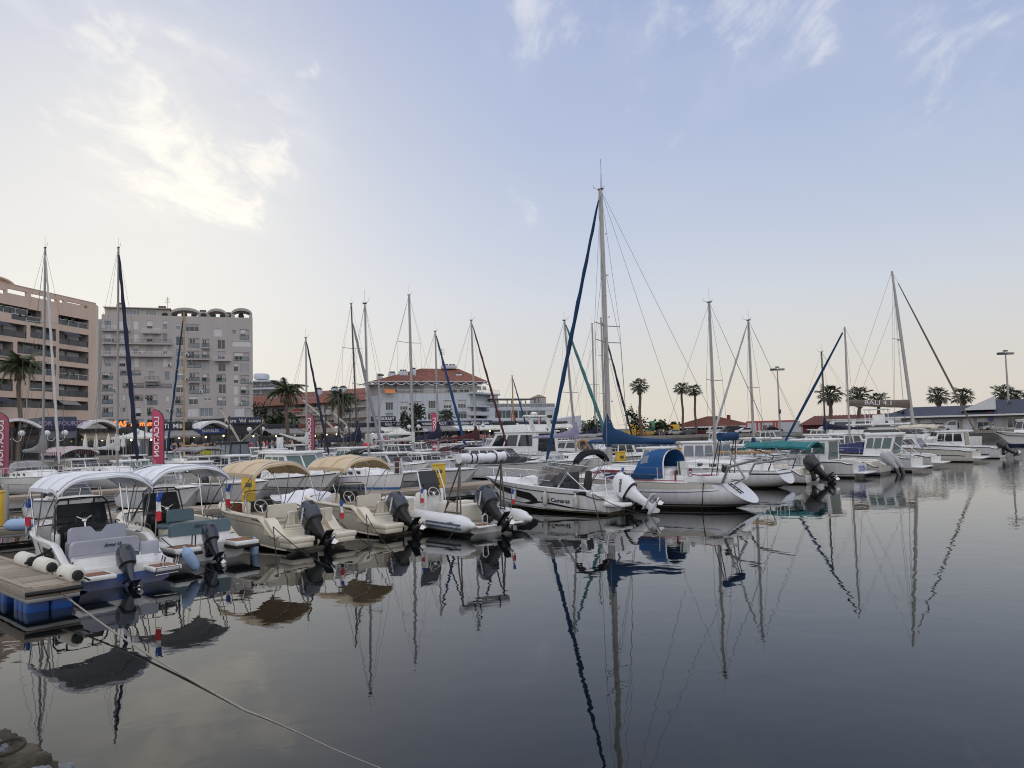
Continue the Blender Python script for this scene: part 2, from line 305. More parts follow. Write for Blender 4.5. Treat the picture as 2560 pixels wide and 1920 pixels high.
# riprap at the photographer's feet
rockm=mk('weedy_rock',(.055,.045,.03),.8,var=.6,vs=3.5,bump=.9,bs=14); rock2=mk('grey_riprap',(.16,.17,.18),.75,var=.4,vs=3,bump=.8,bs=12)
def rock(seed,c,d,m,label,rz=0):
    bm=bmesh.new(); bmesh.ops.create_icosphere(bm,subdivisions=5,radius=1); rr=random.Random(seed)
    ps=[Vector((rr.uniform(-1,1),rr.uniform(-1,1),rr.uniform(-1,1))).normalized() for _ in range(26)]
    from mathutils import noise as nz
    for v in bm.verts:
        p=v.co.normalized(); k=1
        for q in ps:
            x=p.dot(q)-.62
            if x>0: k-=x*.36
        k+=nz.noise(p*2.2+Vector((seed,0,0)))*.16+nz.noise(p*6+Vector((seed,3,0)))*.10+nz.noise(p*15+Vector((seed,3,0)))*.045+nz.noise(p*34+Vector((seed,3,1)))*.02
        v.co=Vector((p.x*d[0],p.y*d[1],p.z*d[2]))*k
    me=bpy.data.meshes.new('rock'); bm.to_mesh(me); bm.free(); me.materials.append(m)
    for p in me.polygons: p.use_smooth=True
    o=ob('riprap_boulder',me,None,c,rot=(0,0,rz)); tag(o,label,'rock','boulders at the water edge'); return o
rock(3,P(-50,1905,.02),(.72,.62,.50),rockm,'dark weedy boulder at the bottom left water edge, with a ring lying on it')
rock(8,P(70,1960,.0),(.42,.42,.30),rockm,'dark brown boulder in the bottom left corner, below the ringed one',.6)
rock(11,P(55,1960,.16),(.30,.22,.16),rock2,'smooth grey boulder at the bottom left corner of the harbour edge',.3)
rock(17,P(130,1955,-.06),(.32,.26,.16),rock2,'low brownish grey boulder barely out of the water beside the smooth grey one',1.1)
rock(23,P(-10,1870,.33),(.17,.16,.11),rock2,'small pale grey stone lying on the dark weedy boulder')
ring=MB(); c=P(22,1866,.40)
ring.ring([[c+Vector(((.12+.016*math.cos(b))*math.cos(a)*1.1,(.12+.016*math.cos(b))*math.sin(a),.03*math.sin(a*1)+.02*math.sin(b))) for b in [2*PI*j/8 for j in range(8)]] for a in [2*PI*i/24 for i in range(25)]],caps=False)
tag(ring.out('mooring_ring',mk('rusty_iron',(.035,.027,.02),.8,var=.4,vs=14,bump=.5,bs=50)),'rusty brown ring lying on the dark boulder at bottom left','ring')
# ---------------------------------------------------------------- buildings
stucco_pink=mk('pink_beige_render',(.64,.49,.39),.9,var=.10,vs=.35,streak=(1,1,.35)); stucco_cream=mk('cream_render',(.68,.60,.49),.9,var=.08,vs=.4); stucco_grey=mk('grey_beige_render',(.43,.395,.38),.9,var=.10,vs=.3,streak=(1,1,.35)); stucco_white=mk('blue_white_render',(.52,.55,.60),.9,var=.07,vs=.4,streak=(1,1,.35))
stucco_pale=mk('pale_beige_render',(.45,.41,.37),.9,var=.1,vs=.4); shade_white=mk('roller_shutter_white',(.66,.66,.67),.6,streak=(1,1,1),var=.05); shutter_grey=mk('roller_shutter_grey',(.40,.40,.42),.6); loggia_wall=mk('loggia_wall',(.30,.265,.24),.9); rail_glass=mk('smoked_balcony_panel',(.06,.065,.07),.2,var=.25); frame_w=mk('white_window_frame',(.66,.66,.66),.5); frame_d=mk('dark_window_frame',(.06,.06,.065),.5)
roof_tile=mk('terracotta_tile',(.215,.085,.06),.85,var=.3,vs=.8); roof_maroon=mk('maroon_tile',(.125,.038,.03),.8,var=.2,vs=.7); roof_navy=mk('navy_sheet_roof',(.022,.027,.05),.55,var=.12,vs=.5); dark_front=mk('dark_shop_front',(.022,.022,.026),.5,var=.3,vs=.7); maroon_wall=mk('maroon_wall',(.17,.04,.04),.8)
awn_grey=mk('grey_awning',(.22,.215,.21),.8); awn_white=mk('pale_parasol_canvas',(.62,.63,.58),.8,var=.08); awn_taupe=mk('taupe_awning',(.24,.20,.15),.85); orange_aw=mk('orange_awning',(.55,.20,.06),.8); red_aw=mk('red_awning',(.42,.07,.05),.8); brick=mk('brick_red_pillar',(.30,.12,.075),.85,var=.25); sign_navy=mk('navy_sign_board',(.022,.03,.065),.5); sign_black=mk('black_sign_board',(.015,.015,.017),.5)
sign_white=mk('white_sign_paint',(.75,.75,.75),.5); lamp_on=mk('lit_lamp',(1.,.66,.30),.5,emit=3.5); lamp_neon=mk('orange_neon',(1.,.20,.03),.5,emit=1.2); lamp_blue=mk('blue_neon',(.10,.12,1.),.5,emit=2.); foliage_d=mk('dark_foliage',(.022,.035,.02),.8,var=.4,vs=2); foliage=mk('green_foliage',(.04,.065,.028),.8,var=.4,vs=2)
TX={}
def textmesh(s,size,mat,mirror=False,ext=.0,bold=0.,sx=1.,shear=0.):
    k=(s,size,mat.name,mirror,ext,bold,sx,shear)
    if k in TX: return TX[k]
    c=bpy.data.curves.new('lettering','FONT'); c.body=s; c.size=size; c.align_x='CENTER'; c.align_y='CENTER'; c.extrude=ext; c.offset=bold; c.resolution_u=2; c.shear=shear
    o=bpy.data.objects.new('lettering',c); COL.objects.link(o); bpy.context.view_layer.update()
    me=bpy.data.meshes.new_from_object(o.evaluated_get(bpy.context.evaluated_depsgraph_get())); bpy.data.objects.remove(o); bpy.data.curves.remove(c)
    me.name='lettering'; me.materials.clear(); me.materials.append(mat)
    for v in me.vertices: v.co.x*=(-sx if mirror else sx)
    TX[k]=me; return me
def txt(s,size,mat,parent,loc,rot=(PI/2,0,0),**k): return ob('lettering',textmesh(s,size,mat,**k),parent,loc,rot=rot)
class Front:                                   # a vertical plane standing at its real distance; uv() measures a photo pixel on it
    def __init__(s,px0,d0,px1,d1,ypx=1095):
        a=D(px0,ypx,d0);b=D(px1,ypx,d1); s.o=Vector((a.x,a.y,GZ)); e=Vector((b.x-a.x,b.y-a.y,0)); s.W=e.length; s.u=e.normalized(); s.rz=math.atan2(e.y,e.x); s.n=Vector((e.y,-e.x,0)).normalized()
    def uv(s,px,py):
        d=ray(px,py); o=Vector((0,0,EYE)); t=(s.o-o).dot(s.n)/d.dot(s.n); p=o+d*t; return (p-s.o).dot(s.u),p.z-GZ
    def rect(s,x0,y0,x1,y1):
        xm,ym=(x0+x1)/2,(y0+y1)/2; return (s.uv(x0,ym)[0],s.uv(x1,ym)[0],s.uv(xm,y1)[1],s.uv(xm,y0)[1])
def wallmesh(mb,x0,x1,z0,z1,ops,dep,m=0,mr=1,y=0.):
    xs=sorted({x0,x1,*[v for o in ops for v in o[:2] if x0<v<x1]}); zs=sorted({z0,z1,*[v for o in ops for v in o[2:4] if z0<v<z1]})
    for i in range(len(xs)-1):
        j=0
        while j<len(zs)-1:
            cx=(xs[i]+xs[i+1])/2
            def hole(k): cz=(zs[k]+zs[k+1])/2; return any(o[0]<cx<o[1] and o[2]<cz<o[3] for o in ops)
            if hole(j): j+=1; continue
            k=j
            while k+1<len(zs)-1 and not hole(k+1): k+=1
            mb.add([(xs[i],y,zs[j]),(xs[i+1],y,zs[j]),(xs[i+1],y,zs[k+1]),(xs[i],y,zs[k+1])],[(0,1,2,3)],m); j=k+1
    for o in ops:
        a,b,c,d=max(o[0],x0),min(o[1],x1),max(o[2],z0),min(o[3],z1); t=y+dep
        mb.add([(a,y,c),(b,y,c),(b,y,d),(a,y,d),(a,t,c),(b,t,c),(b,t,d),(a,t,d)],[(0,4,5,1),(1,5,6,2),(2,6,7,3),(3,7,4,0),(4,7,6,5)],mr)
def window(par,x0,x1,z0,z1,y,cols=2,shut=0.,fr=None,gl=None,fw=.06):
    w,h=x1-x0,z1-z0; mb=MB(); f=fw
    for x in [-w/2+f/2]+[w/2-f/2]+[-w/2+w*i/cols for i in range(1,cols)]: mb.box((x,0,0),(f,.06,h))
    for z in (-h/2+f/2,h/2-f/2): mb.box((0,-.002,z),(w-.002,.06,f))
    o=mb.out('window',fr or frame_w,par,((x0+x1)/2,y,(z0+z1)/2))
    p=MB(); p.box((0,.02,0),(w-.01,.02,h-.01)); p.out('pane',gl or glass,o)
    if shut>0:
        q=MB(); n=max(2,int(h*shut/.09)); 
        for i in range(n): q.box((0,-.035,h/2-h*shut*(i+.5)/n),(w-.03,.03,h*shut/n*.86))
        q.out('roller_shutter',shade_white if R.random()<.7 else shutter_grey,o)
    return o
def railing(par,x0,x1,z0,h,y,m,posts=3,panel=None,name='balcony_railing'):
    mb=MB(); mb.box(((x0+x1)/2,y,z0+h),(x1-x0,.06,.06)); mb.box(((x0+x1)/2,y,z0+.06),(x1-x0,.04,.04))
    for i in range(posts+1): mb.box((lerp(x0+.03,x1-.03,i/posts),y-.005,z0+h/2),(.05,.05,h))
    o=mb.out(name,m,par)
    if panel: p=MB(); p.box(((x0+x1)/2,y+.02,z0+h/2),(x1-x0-.06,.02,h-.12)); p.out('panel',panel,o)
    return o
# --- pink block on the left
F=Front(-60,106,237,129); top=F.uv(-60,672)[1]; t2=F.uv(237,763)[1]
bA=thing('apartment_block','pink beige apartment block with dark loggias at the left edge','building',F.o,F.rz)
def c1(x): return [x[0]/3.456,660+x[1]/3.456,x[2]/3.456,660+x[3]/3.456]
logA=[(505,445,765,545),(512,595,765,705),(510,745,765,850),(512,892,765,1003),(508,1045,762,1148),(488,1183,762,1262),
 (100,385,358,500),(262,545,485,650),(150,690,485,790),(120,850,485,955),(255,1012,482,1100),(235,1165,480,1245),
 (-200,330,240,415),(-200,495,230,615),(-200,655,115,785),(-200,820,110,925),(-200,985,112,1090),(-200,1150,228,1235)]
holeA=[(66,200,232,265),(268,245,420,298),(440,300,485,325),(515,290,553,335),(578,305,712,345),(728,360,767,385),(-200,200,45,235)]
opsA=[F.rect(*c1(x)) for x in logA]; opsH=[F.rect(*c1(x)) for x in holeA]
zb=F.uv(120,1050)[1]; ops2=[(a,b,c,d) for a,b,c,d in opsA]
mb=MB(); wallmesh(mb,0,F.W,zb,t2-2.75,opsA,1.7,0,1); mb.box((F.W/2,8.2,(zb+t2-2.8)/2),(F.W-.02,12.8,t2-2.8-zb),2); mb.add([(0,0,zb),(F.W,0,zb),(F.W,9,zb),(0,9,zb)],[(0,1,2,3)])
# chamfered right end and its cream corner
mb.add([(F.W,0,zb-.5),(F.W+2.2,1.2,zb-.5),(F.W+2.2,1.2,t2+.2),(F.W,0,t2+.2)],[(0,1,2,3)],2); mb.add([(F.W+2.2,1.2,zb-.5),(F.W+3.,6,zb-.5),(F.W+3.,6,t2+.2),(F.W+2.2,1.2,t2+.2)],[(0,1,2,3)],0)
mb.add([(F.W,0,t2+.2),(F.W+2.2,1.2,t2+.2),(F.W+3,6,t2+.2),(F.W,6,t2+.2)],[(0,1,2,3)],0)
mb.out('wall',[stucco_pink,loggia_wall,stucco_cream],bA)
mb=MB(); hp=[(a,b,c,d) for a,b,c,d in opsH]; hp=[(max(a,.3),b,max(c,t2-2.3),min(max(d,t2-1.2),t2-.35)) for a,b,c,d in hp if b>.5]
n0=len(mb.f); wallmesh(mb,0,F.W,t2-2.74,t2+.3,hp,.35,0,0)
keep=[i for i,f in enumerate(mb.f) if not all(abs(mb.v[k][1]-.35)<1e-6 for k in f)]; mb.f=[mb.f[i] for i in keep]; mb.m=[mb.m[i] for i in keep]; mb.s=[mb.s[i] for i in keep]; mb.box((F.W/2,.2,t2+.36),(F.W,.5,.1)); mb.box((F.W*.55,6,t2-1.6),(F.W*.5,4,2.4)); mb.out('parapet',stucco_pink,bA)
mb=MB()
for cx in(F.uv(10,700)[0],): mb.prism([(cx+3.2*math.cos(a),1.,t2+.4+1.0*math.sin(a)) for a in [PI*i/10 for i in range(11)]]+[(cx+2.9*math.cos(a),1.,t2+.4+.75*math.sin(a)) for a in [PI*i/10 for i in range(10,-1,-1)]],(0,5,0))
mb.out('roof_arch',stucco_pink,bA)
for i,(a,b,c,d) in enumerate(opsA):
    a=max(a,0)
    if b-a<1: continue
    railing(bA,a+.02,b-.02,c,.95,.12,frame_w if i%3==0 else frame_d,max(2,int((b-a)/2.)),rail_glass)
    w=b-a; k=max(1,int(w/2.3))
    for j in range(k):
        x0=a+w*(j+.08)/k; x1=a+w*(j+.92)/k
        if R.random()<.8: window(bA,x0,x1,c+.1,min(d-.15,c+2.3),1.6,2,R.choice([0,0,.5,1,1]),frame_w)
mb=MB()
for x in range(5): mb.rbox((F.W*(.12+.2*x),1.8,zb/2),(1.,1.,zb),.03)
mb.out('pillar',brick,bA)
mb=MB(); mb.box((F.W/2,6,zb/2),(F.W,.3,zb)); mb.out('ground_floor_wall',dark_front,bA)
for i,(a,b,c,d) in enumerate(opsA):
    if i%4==1: q=MB(); q.add([(a+.3,-.05,d-.05),(lerp(a,b,.6),-.05,d-.05),(lerp(a,b,.6),-1.1,d-.7),(a+.3,-1.1,d-.7)],[(0,1,2,3)]); q.out('awning',R.choice([awn_grey,sign_navy,awn_taupe]),bA)
    if i%3==0: q=MB(); [q.ell((lerp(max(a,0),b,.3+.2*k),.25,c+.9+.1*k),(.35,.25,.4),6) for k in range(2)]; q.out('balcony_plant',foliage,bA)
# side return windows
for k in range(8):
    z=zb+1+k*2.9
    if z<t2-3: 
        o=window(bA,0,1.1,0,2.1,0,1); o.location=(F.W+2.6,3.4,z+1); o.rotation_euler=(0,0,math.radians(80))
# --- grey block
F=Front(252,176,633,187); top=F.uv(440,790)[1]
bB=thing('apartment_block','grey beige apartment block with arched roof frames behind the shop row','building',F.o,F.rz)
W8=[]
def colw(xs,y0,y1,**k):
    for x0,x1 in xs: W8.append(((x0,y0,x1,y1),k))
LC=[(900,962),(1028,1085),(1150,1197),(1265,1320),(1405,1447)]
for y0,y1,s in((490,565,(1,0)),(600,672,(1,0)),(704,780,(1,0)),(812,888,(1,0))): colw(LC,y0,y1)
for r in [(1287,925,1333,1000),(1420,930,1467,1008),(1060,1130,1085,1175),(1433,1135,1463,1182),(1055,1240,1085,1285),(1170,1240,1218,1320),(1433,1240,1463,1285),(1520,515,1556,568),(1845,560,1920,625),(2008,570,2040,608),
 (1520,628,1600,705),(1878,657,1945,735),(2005,668,2172,712),(1520,735,1600,800),(1880,755,1945,825),(1520,825,1600,890),(1745,838,1808,925),(1885,858,1950,930),(2018,860,2060,930),(2075,862,2152,935),(1520,935,1600,1010),(2018,955,2060,1030),(1520,1040,1600,1110),(1888,1040,1952,1120),(2018,1050,2060,1125),
 (1630,1143,1710,1215),(1760,1143,1825,1180),(2018,1145,2060,1220),(1620,1245,1718,1318),(1727,1245,1840,1318),(1883,1248,1925,1320),(2025,1245,2110,1315),(2120,1245,2170,1285),(1600,520,1718,582)]: W8.append((r,{}))
LG=[(882,940,975,998),(1037,920,1215,962),(882,1040,975,1100),(1060,1032,1240,1070),(1255,1035,1485,1072),(882,1128,975,1208),(1160,1130,1235,1180),(1255,1130,1360,1215),(882,1240,975,1318),(1260,1240,1330,1310),
 (1630,640,1722,720),(1745,648,1808,725),(1615,750,1720,820),(1745,750,1808,825),(1630,938,1722,1015),(1745,948,1808,1020),(1632,1040,1720,1120),(1745,1033,1808,1115),(1510,1140,1595,1215),(1520,1243,1600,1318),
 (2072,565,2150,652),(2018,765,2152,838),(1620,842,1735,895),(2078,958,2152,1035),(2078,1053,2152,1128),(1875,1148,1950,1220),(2078,1145,2152,1222),(1870,950,1950,1020),(885,1340,990,1392),(1010,1340,1115,1392),(1130,1340,1240,1392),(1262,1340,1365,1392),(1385,1340,1490,1392),(1510,1340,1600,1392),(1615,1340,1720,1392),(1740,1340,1840,1392),(1865,1340,1960,1392),(1985,1340,2070,1392),(2090,1340,2165,1392)]
wr=[F.rect(*c1(r)) for r,k in W8]; lr=[F.rect(*c1(r)) for r in LG]
ops=[]
for o in lr+wr:
    a,b,c,d=max(o[0],.1),min(o[1],F.W-.1),o[2],o[3]
    ops.append((a,b,c,d))
mb=MB(); wallmesh(mb,0,F.W,0,top,ops[len(lr):]+ops[:len(lr)],.0,0,1) if 0 else None
allops=ops; wallmesh(mb,0,F.W,0,top,[],0) if 0 else None
# one pass for the wall, then reveals of two depths
wallmesh(mb,0,F.W,0,top,ops,.22,0,0)
mb.box((F.W/2,8,top/2),(F.W-.02,14,top-.02),0); mb.box((-3.4,6,top/2-.5),(6.8,10,top-1.),0); mb.out('wall',[stucco_grey],bB)
# loggias are recessed boxes set into the front
for a,b,c,d in ops[:len(lr)]:
    railing(bB,a+.01,b-.01,c,min(1.,(d-c)*.5),-.06,frame_d,max(2,int((b-a)/1.5)),glass_mid)
    window(bB,a+.15,lerp(a,b,.62),c+.05,d-.1,.18,2,R.choice([0,0,.4]),frame_w)
for a,b,c,d in ops[len(lr):]: window(bB,a,b,c,d,.16,max(1,min(5,round((b-a)/1.1))),R.choice([0,.35,.6,1,1,0]),frame_w,R.choice([glass,glass_mid]))
def slab(x0,x1,y,dep,par=None,front=None,h=.3,rail=True,FF=None,Bd=None,m=None):
    f=FF or F; a,b,c,d=f.rect(x0,y-2,x1,y+2); z=(c+d)/2; mb=MB(); mb.box(((a+b)/2,-dep/2-.002,z),(b-a,dep,h)); o=mb.out('balcony',m or stucco_grey,par or bB)
    if rail: 
        r=MB(); r.box(((a+b)/2,-dep+.05,z+1.05),(b-a,.06,.06)); k=max(3,int((b-a)/1.2))
        for i in range(k+1): r.box((lerp(a+.04,b-.04,i/k),-dep+.05,z+.6),(.05,.05,.9))
        for zz_ in(.35,.6,.85): r.box(((a+b)/2,-dep+.05,z+zz_),(b-a,.03,.04))
        r.out('railing',frame_w if R.random()<.4 else frame_d,o)
    return o
for x0,x1,y in((885,1125,578),(1235,1390,600),(885,1485,692),(885,1485,798),(1855,1990,838),(1255,1378,1012),(1630,1725,1022),(1745,1810,728),(1615,1810,826)): slab(x0/3.456,x1/3.456,660+y/3.456,1.2)
mb=MB()
for x0,x1,y0,y1,dy in((1460,1730,400,440,2),(1780,1960,415,460,2),(1995,2180,440,490,0.3)):
    a,b,c,d=F.rect(*c1((x0,y0,x1,y1))); cx,w=(a+b)/2,(b-a)/2; ho=[(cx+w*math.cos(PI*i/12),dy,top+.9+1.5*math.sin(PI*i/12)) for i in range(13)]; hi=[(cx+(w-.0)*math.cos(PI*i/12),dy,top+.4+1.35*math.sin(PI*i/12)) for i in range(12,-1,-1)]
    mb.prism(ho+hi,(0,5,0)); 
    for s in(-1,1): mb.box((cx+s*(w-.35),dy+2.5,top+.45),(.7,4.9,1.))
mb.out('roof_arch',stucco_grey,bB)
for x0,x1,y0 in((985,1055,330),(1350,1425,360),(1715,1780,395),(1940,1995,415)):
    a,b,c,d=F.rect(*c1((x0,y0,x1,470))); mb=MB(); mb.rbox(((a+b)/2,4,(top+d)/2),(b-a,1.6,d-top),.05)
    ch=mb.out('chimney',stucco_grey,bB)
    q=MB(); [q.box(((a+b)/2+(b-a)*k,4,d+.25),(.5,.9,.5)) for k in(-.3,0,.3)]; q.out('chimney_pot',frame_d,ch)
a,b,c,d=F.rect(*c1((895,375,1460,460))); mb=MB(); mb.box(((a+b)/2,6,top+.9),(b-a,8,1.9)); mb.box(((a+b)/2,5.8,top+1.95),(b-a+.6,9,.2)); pe=mb.out('penthouse',stucco_pale,bB)
for x0,x1 in((1080,1200),(1250,1345)): a,b,c,d=F.rect(*c1((x0,400,x1,440))); window(bB,a,b,top+.3,top+1.6,1.95,4,0,frame_w,glass_mid)
for i,(a,b,c,d) in enumerate(ops):
    if i%7==2: q=MB(); q.rbox((b+.45,-.22,c+.4),(.85,.36,.62),.04); u_=q.out('air_conditioner',shade_white,bB); q=MB(); q.lathe([(.24,0),(.24,.02)],12,0,Matrix.Translation((b+.38,-.415,c+.4))@Matrix.Rotation(PI/2,4,'X')); q.out('fan_grille',frame_d,u_)
    if i<len(lr) and i%3==0: q=MB(); [q.ell((lerp(a,b,.2+.25*k),-.18,c+.75),(.3,.2,.4),6) for k in range(2)]; q.out('balcony_plant',foliage,bB)
for k in range(9): q=MB(); q.ell((F.W*(.4+.065*k),1.5,top+.5),(.7,.5,.5+.2*(k%3)),6); q.out('roof_plant',foliage_d,bB)
q=MB(); u_=F.W*.415; q.tube([(u_,3,top+1.9),(u_,3,top+5.)],.05,5); [q.tube([(u_-.6+.1*k,3,top+3.6+.4*k),(u_+.6-.1*k,3,top+3.6+.4*k)],.04,4) for k in range(4)]; q.out('aerial',wire,bB)

# --- white terrace tower far behind
F=Front(620,300,692,300); top=F.uv(660,938)[1]
bC=thing('apartment_tower','distant white terraced apartment tower right of the grey block','building',F.o,F.rz)
mb=MB(); mb.box((F.W/2-1.2,6,top/2-1),(F.W-3,12,top-2)); mb.out('wall',stucco_white,bC)
for k,y in enumerate((953,972,992,1012,1030)):
    z=F.uv(660,y)[1]; mb=MB(); mb.box((F.W/2,5,z),(F.W,14,.6)); o=mb.out('terrace_slab',stucco_white,bC)
    if k: railing(o,.2,F.W-.3,z+.3,1.,-1.9,frame_w,6,rail_glass,'railing')
    window(bC,1.,4.8,z-2.3,z-.5,-.05,3); window(bC,5.4,9.,z-2.3,z-.5,-.05,3)
mb=MB(); mb.rbox((3.8,5,top-.2),(5,6,2.5),.8); mb.out('roof_drum',stucco_white,bC)
# --- long tiled apartment house
def tileroof(mb,pts,m=0,n=None):
    mb.add(pts,[tuple(range(len(pts)))],m)
def roofplane(name,par,p0,p1,p2,p3,mat,pitch=.9,rib=.12):                    # eave p0-p1, ridge p3-p2, with raised tile ribs
    p0,p1,p2,p3=[Vector(p) for p in(p0,p1,p2,p3)]; mb=MB(); n=max(2,int((p1-p0).length/pitch)); up=(p1-p0).cross(p3-p0).normalized()
    if up.z<0: up=-up
    rows=[[],[]]
    for i in range(n*4+1):
        t=i/(n*4); h=up*(rib*(1,.7,-.2,.7)[i%4]); rows[0].append(p0.lerp(p1,t)+h); rows[1].append(p3.lerp(p2,t)+h)
    mb.grid(rows,sm=True); mb.add([p0-up*.25,p1-up*.25,p2-up*.25,p3-up*.25],[(0,1,2,3)]); return mb.out(name,mat,par)
F=Front(560,214,985,178); e=[F.uv(x,y)[1] for x,y in((690,1016),(940,995))]; top=(e[0]+e[1])/2
bD=thing('apartment_house','long beige house with terracotta roof and balconies behind the palms','building',F.o,F.rz)
ops=[];x=600
bands=[(778,812),(818,868),(905,950)]
def c2(x0,y0,x1,y1): return [600+x0/5.03,860+y0/5.03,600+x1/5.03,860+y1/5.03]
for r in [(700,735,850,800),(910,735,1010,790),(1060,720,1180,780),(700,900,790,930),(900,820,990,900),(1050,805,1190,890),(1290,820,1420,900),(1470,700,1560,760),(1590,690,1640,760),(1290,960,1410,1040),(1440,960,1540,1040),(1570,850,1650,920),(440,780,560,850),(400,800,430,860),(1460,820,1560,890),(1570,960,1640,1040),(920,960,1020,1030),(1060,960,1180,1030),(430,900,560,960)]:
    ops.append(F.rect(*c2(*r)))
mb=MB(); wallmesh(mb,0,F.W,0,top,ops,.9); mb.box((F.W/2,8,top/2),(F.W-.02,14,top-.05)); mb.out('wall',stucco_pale,bD)
for a,b,c,d in ops: window(bD,a+.1,b-.1,c+.05,d-.05,.75,max(2,int((b-a)/1.2)),R.choice([0,0,.5,1]))
for x0,x1,y in((400,570,872),(650,1190,895),(1285,1650,920),(1360,1650,790),(350,560,985),(930,1190,995),(1285,1650,1050)): slab(600+x0/5.03,600+x1/5.03,860+y/5.03,1.5,bD,m=stucco_pale)
hh=F.uv(955,962)[1]-top+3.2
roofplane('roof',bD,(-.5,-1.2,top-.2),(F.W+.3,-1.2,top-.2),(F.W+.3,7,top+3.4),(-.5,7,top+3.4),roof_tile)
for px in(650,763,803,890,935,824): 
    u=F.uv(px,1000)[0]; mb=MB(); mb.rbox((u,4.5,top+2.6),(1.5,1.2,2.2),.04); ch=mb.out('chimney',stucco_white,bD); q=MB(); q.box((u,4.5,top+3.8),(1.7,1.3,.16)); [q.box((u+k,4.5,top+4.02),(.28,.6,.3)) for k in(-.45,.1,.5)]; q.out('chimney_pot',frame_d,ch)
a,b,c,d=F.rect(*c2(680,820,800,850)); mb=MB(); mb.add([(a,-.05,d),(b,-.05,d),(b,-1.6,c-.2),(a,-1.6,c-.2)],[(0,1,2,3)]); mb.out('awning',red_aw,bD)
# gabled end house at its left
F2=Front(628,232,704,222); t2=F2.uv(680,1010)[1]
bD2=thing('gabled_house','small pale gabled house with terracotta roof right of the grey block','building',F2.o,F2.rz)
mb=MB(); mb.box((F2.W/2,5,t2/2),(F2.W,10,t2)); mb.out('wall',stucco_white,bD2)
roofplane('roof',bD2,(-1,-1,t2-.9),(F2.W*.55,-1,t2-.9),(F2.W*.85,3,t2+1.6),(-1,3,t2+1.6),roof_tile)
for r in((210,815,245,880),(295,812,320,850),(298,915,320,955)): a,b,c,d=F2.rect(*c2(*r)); window(bD2,a,b,c,d,-.03,2)
# --- blue white corner house
def c3(x0,y0,x1,y1): return [920+x0/4.608,860+y0/4.608,920+x1/4.608,860+y1/4.608]
F=Front(952,168,1178,176); top=F.uv(1070,984)[1]; zf=F.uv(1070,1044)[1]
bE=thing('corner_house','blue white corner house with terracotta hipped roof and scalloped eaves','building',F.o,F.rz)
ops=[F.rect(*c3(*r)) for r in((205,675,290,762),(372,668,456,760),(532,662,615,752),(698,656,780,745),(872,650,960,742),(1040,645,1128,738),(205,795,290,885),(372,790,460,880),(532,783,618,875),(692,780,782,870),(875,772,962,862),(1040,780,1132,858))]
mb=MB(); wallmesh(mb,0,F.W,0,top,ops,.3); mb.box((F.W/2,9,top/2),(F.W-.02,16.5,top-.05)); mb.box((F.W/2,-.1,zf-1.3),(F.W+.2,.5,1.6)); mb.out('wall',stucco_white,bE)
for i,(a,b,c,d) in enumerate(ops):
    window(bE,a,b,c,d,.22,3,(0,.55,.55,0,.6,.5,.6,0,0,.2,0,.25)[i],frame_w)
    if i>5: railing(bE,a,b,c,1.,-.05,frame_d,5)
    f=MB(); f.box(((a+b)/2,-.03,d+.12),(b-a+.3,.1,.14)); f.box(((a+b)/2,-.04,c-.1),(b-a+.3,.12,.12)); f.out('window_surround',stucco_white,bE)
# set back attic storey with hipped tiles
FA=F; az=top+.02; ah=F.uv(1070,955)[1]-top
mb=MB(); mb.box((F.W/2+1.2,6.5,az+ah/2),(F.W*1.12,9,ah)); mb.out('attic_wall',stucco_pale,bE)
for k in range(7): window(bE,F.W*(.1+.135*k),F.W*(.1+.135*k)+2.3,az+.3,az+ah-.5,1.95,2,R.choice([0,.5,1]),frame_w)
railing(bE,0,F.W,az,.9,.25,frame_w,14)
e0=az+ah; x0,x1=-2.2,F.W*1.22; rg=F.uv(1130,938)[1]+1.4
roofplane('roof',bE,(x0,.2,e0),(x1,.2,e0),(F.W*.98,7,rg+.6),(F.W*.55,7,rg+.6),roof_tile)
roofplane('roof',bE,(x1,.2,e0),(x1,13,e0),(F.W*.98,7,rg+.6),(F.W*.98,7,rg+.6),roof_tile)
roofplane('roof',bE,(x0,13,e0),(x0,.2,e0),(F.W*.55,7,rg+.6),(F.W*.55,7,rg+.6),roof_tile)
mb=MB()
for k in range(12):
    xa=lerp(x0,x1,k/12); xb=lerp(x0,x1,(k+1)/12); mb.tube([(lerp(xa,xb,i/6),-.25,e0-.15-.75*math.sin(PI*i/6)*0+ -.5*abs(math.cos(PI*i/6))) for i in range(7)],.12,5)
mb.box(((x0+x1)/2,-.25,e0+.02),(x1-x0,.3,.2)); mb.out('scalloped_eave',stucco_white,bE)
for u,w in((.04,1.5),(.18,2.),(.3,2.6),(.42,1.),(.93,2.)):
    mb=MB(); zc=lerp(e0+.5,rg,min(1,u*1.5)) if u<.9 else e0+1.; mb.rbox((F.W*u,4,zc+.2),(w*.75,1.2,1.8),.05); ch=mb.out('chimney',stucco_white,bE); q=MB(); [q.box((F.W*u+k*w*.2,4,zc+1.3),(.3,.6,.35)) for k in(-1,0,1)]; q.out('chimney_pot',frame_d,ch)
mb=MB(); mb.rbox((F.W*.86,6.5,rg+1.),(3.6,1.2,.8),.1); ch=mb.out('chimney',stucco_white,bE); q=MB(); [q.box((F.W*.86+k*.8,6.5,rg+1.5),(.5,.7,.4)) for k in(-1.6,-.6,.5,1.5)]; q.out('chimney_pot',frame_d,ch)
an=MB(); u=F.uv(1125,900)[0]; an.tube([(u,6,rg+1),(u,6,rg+5.5)],.06,5); [an.tube([(u-.7,6,rg+4+k*.5),(u+.7,6,rg+4+k*.5)],.05,4) for k in range(3)]; an.out('aerial',wire,bE)
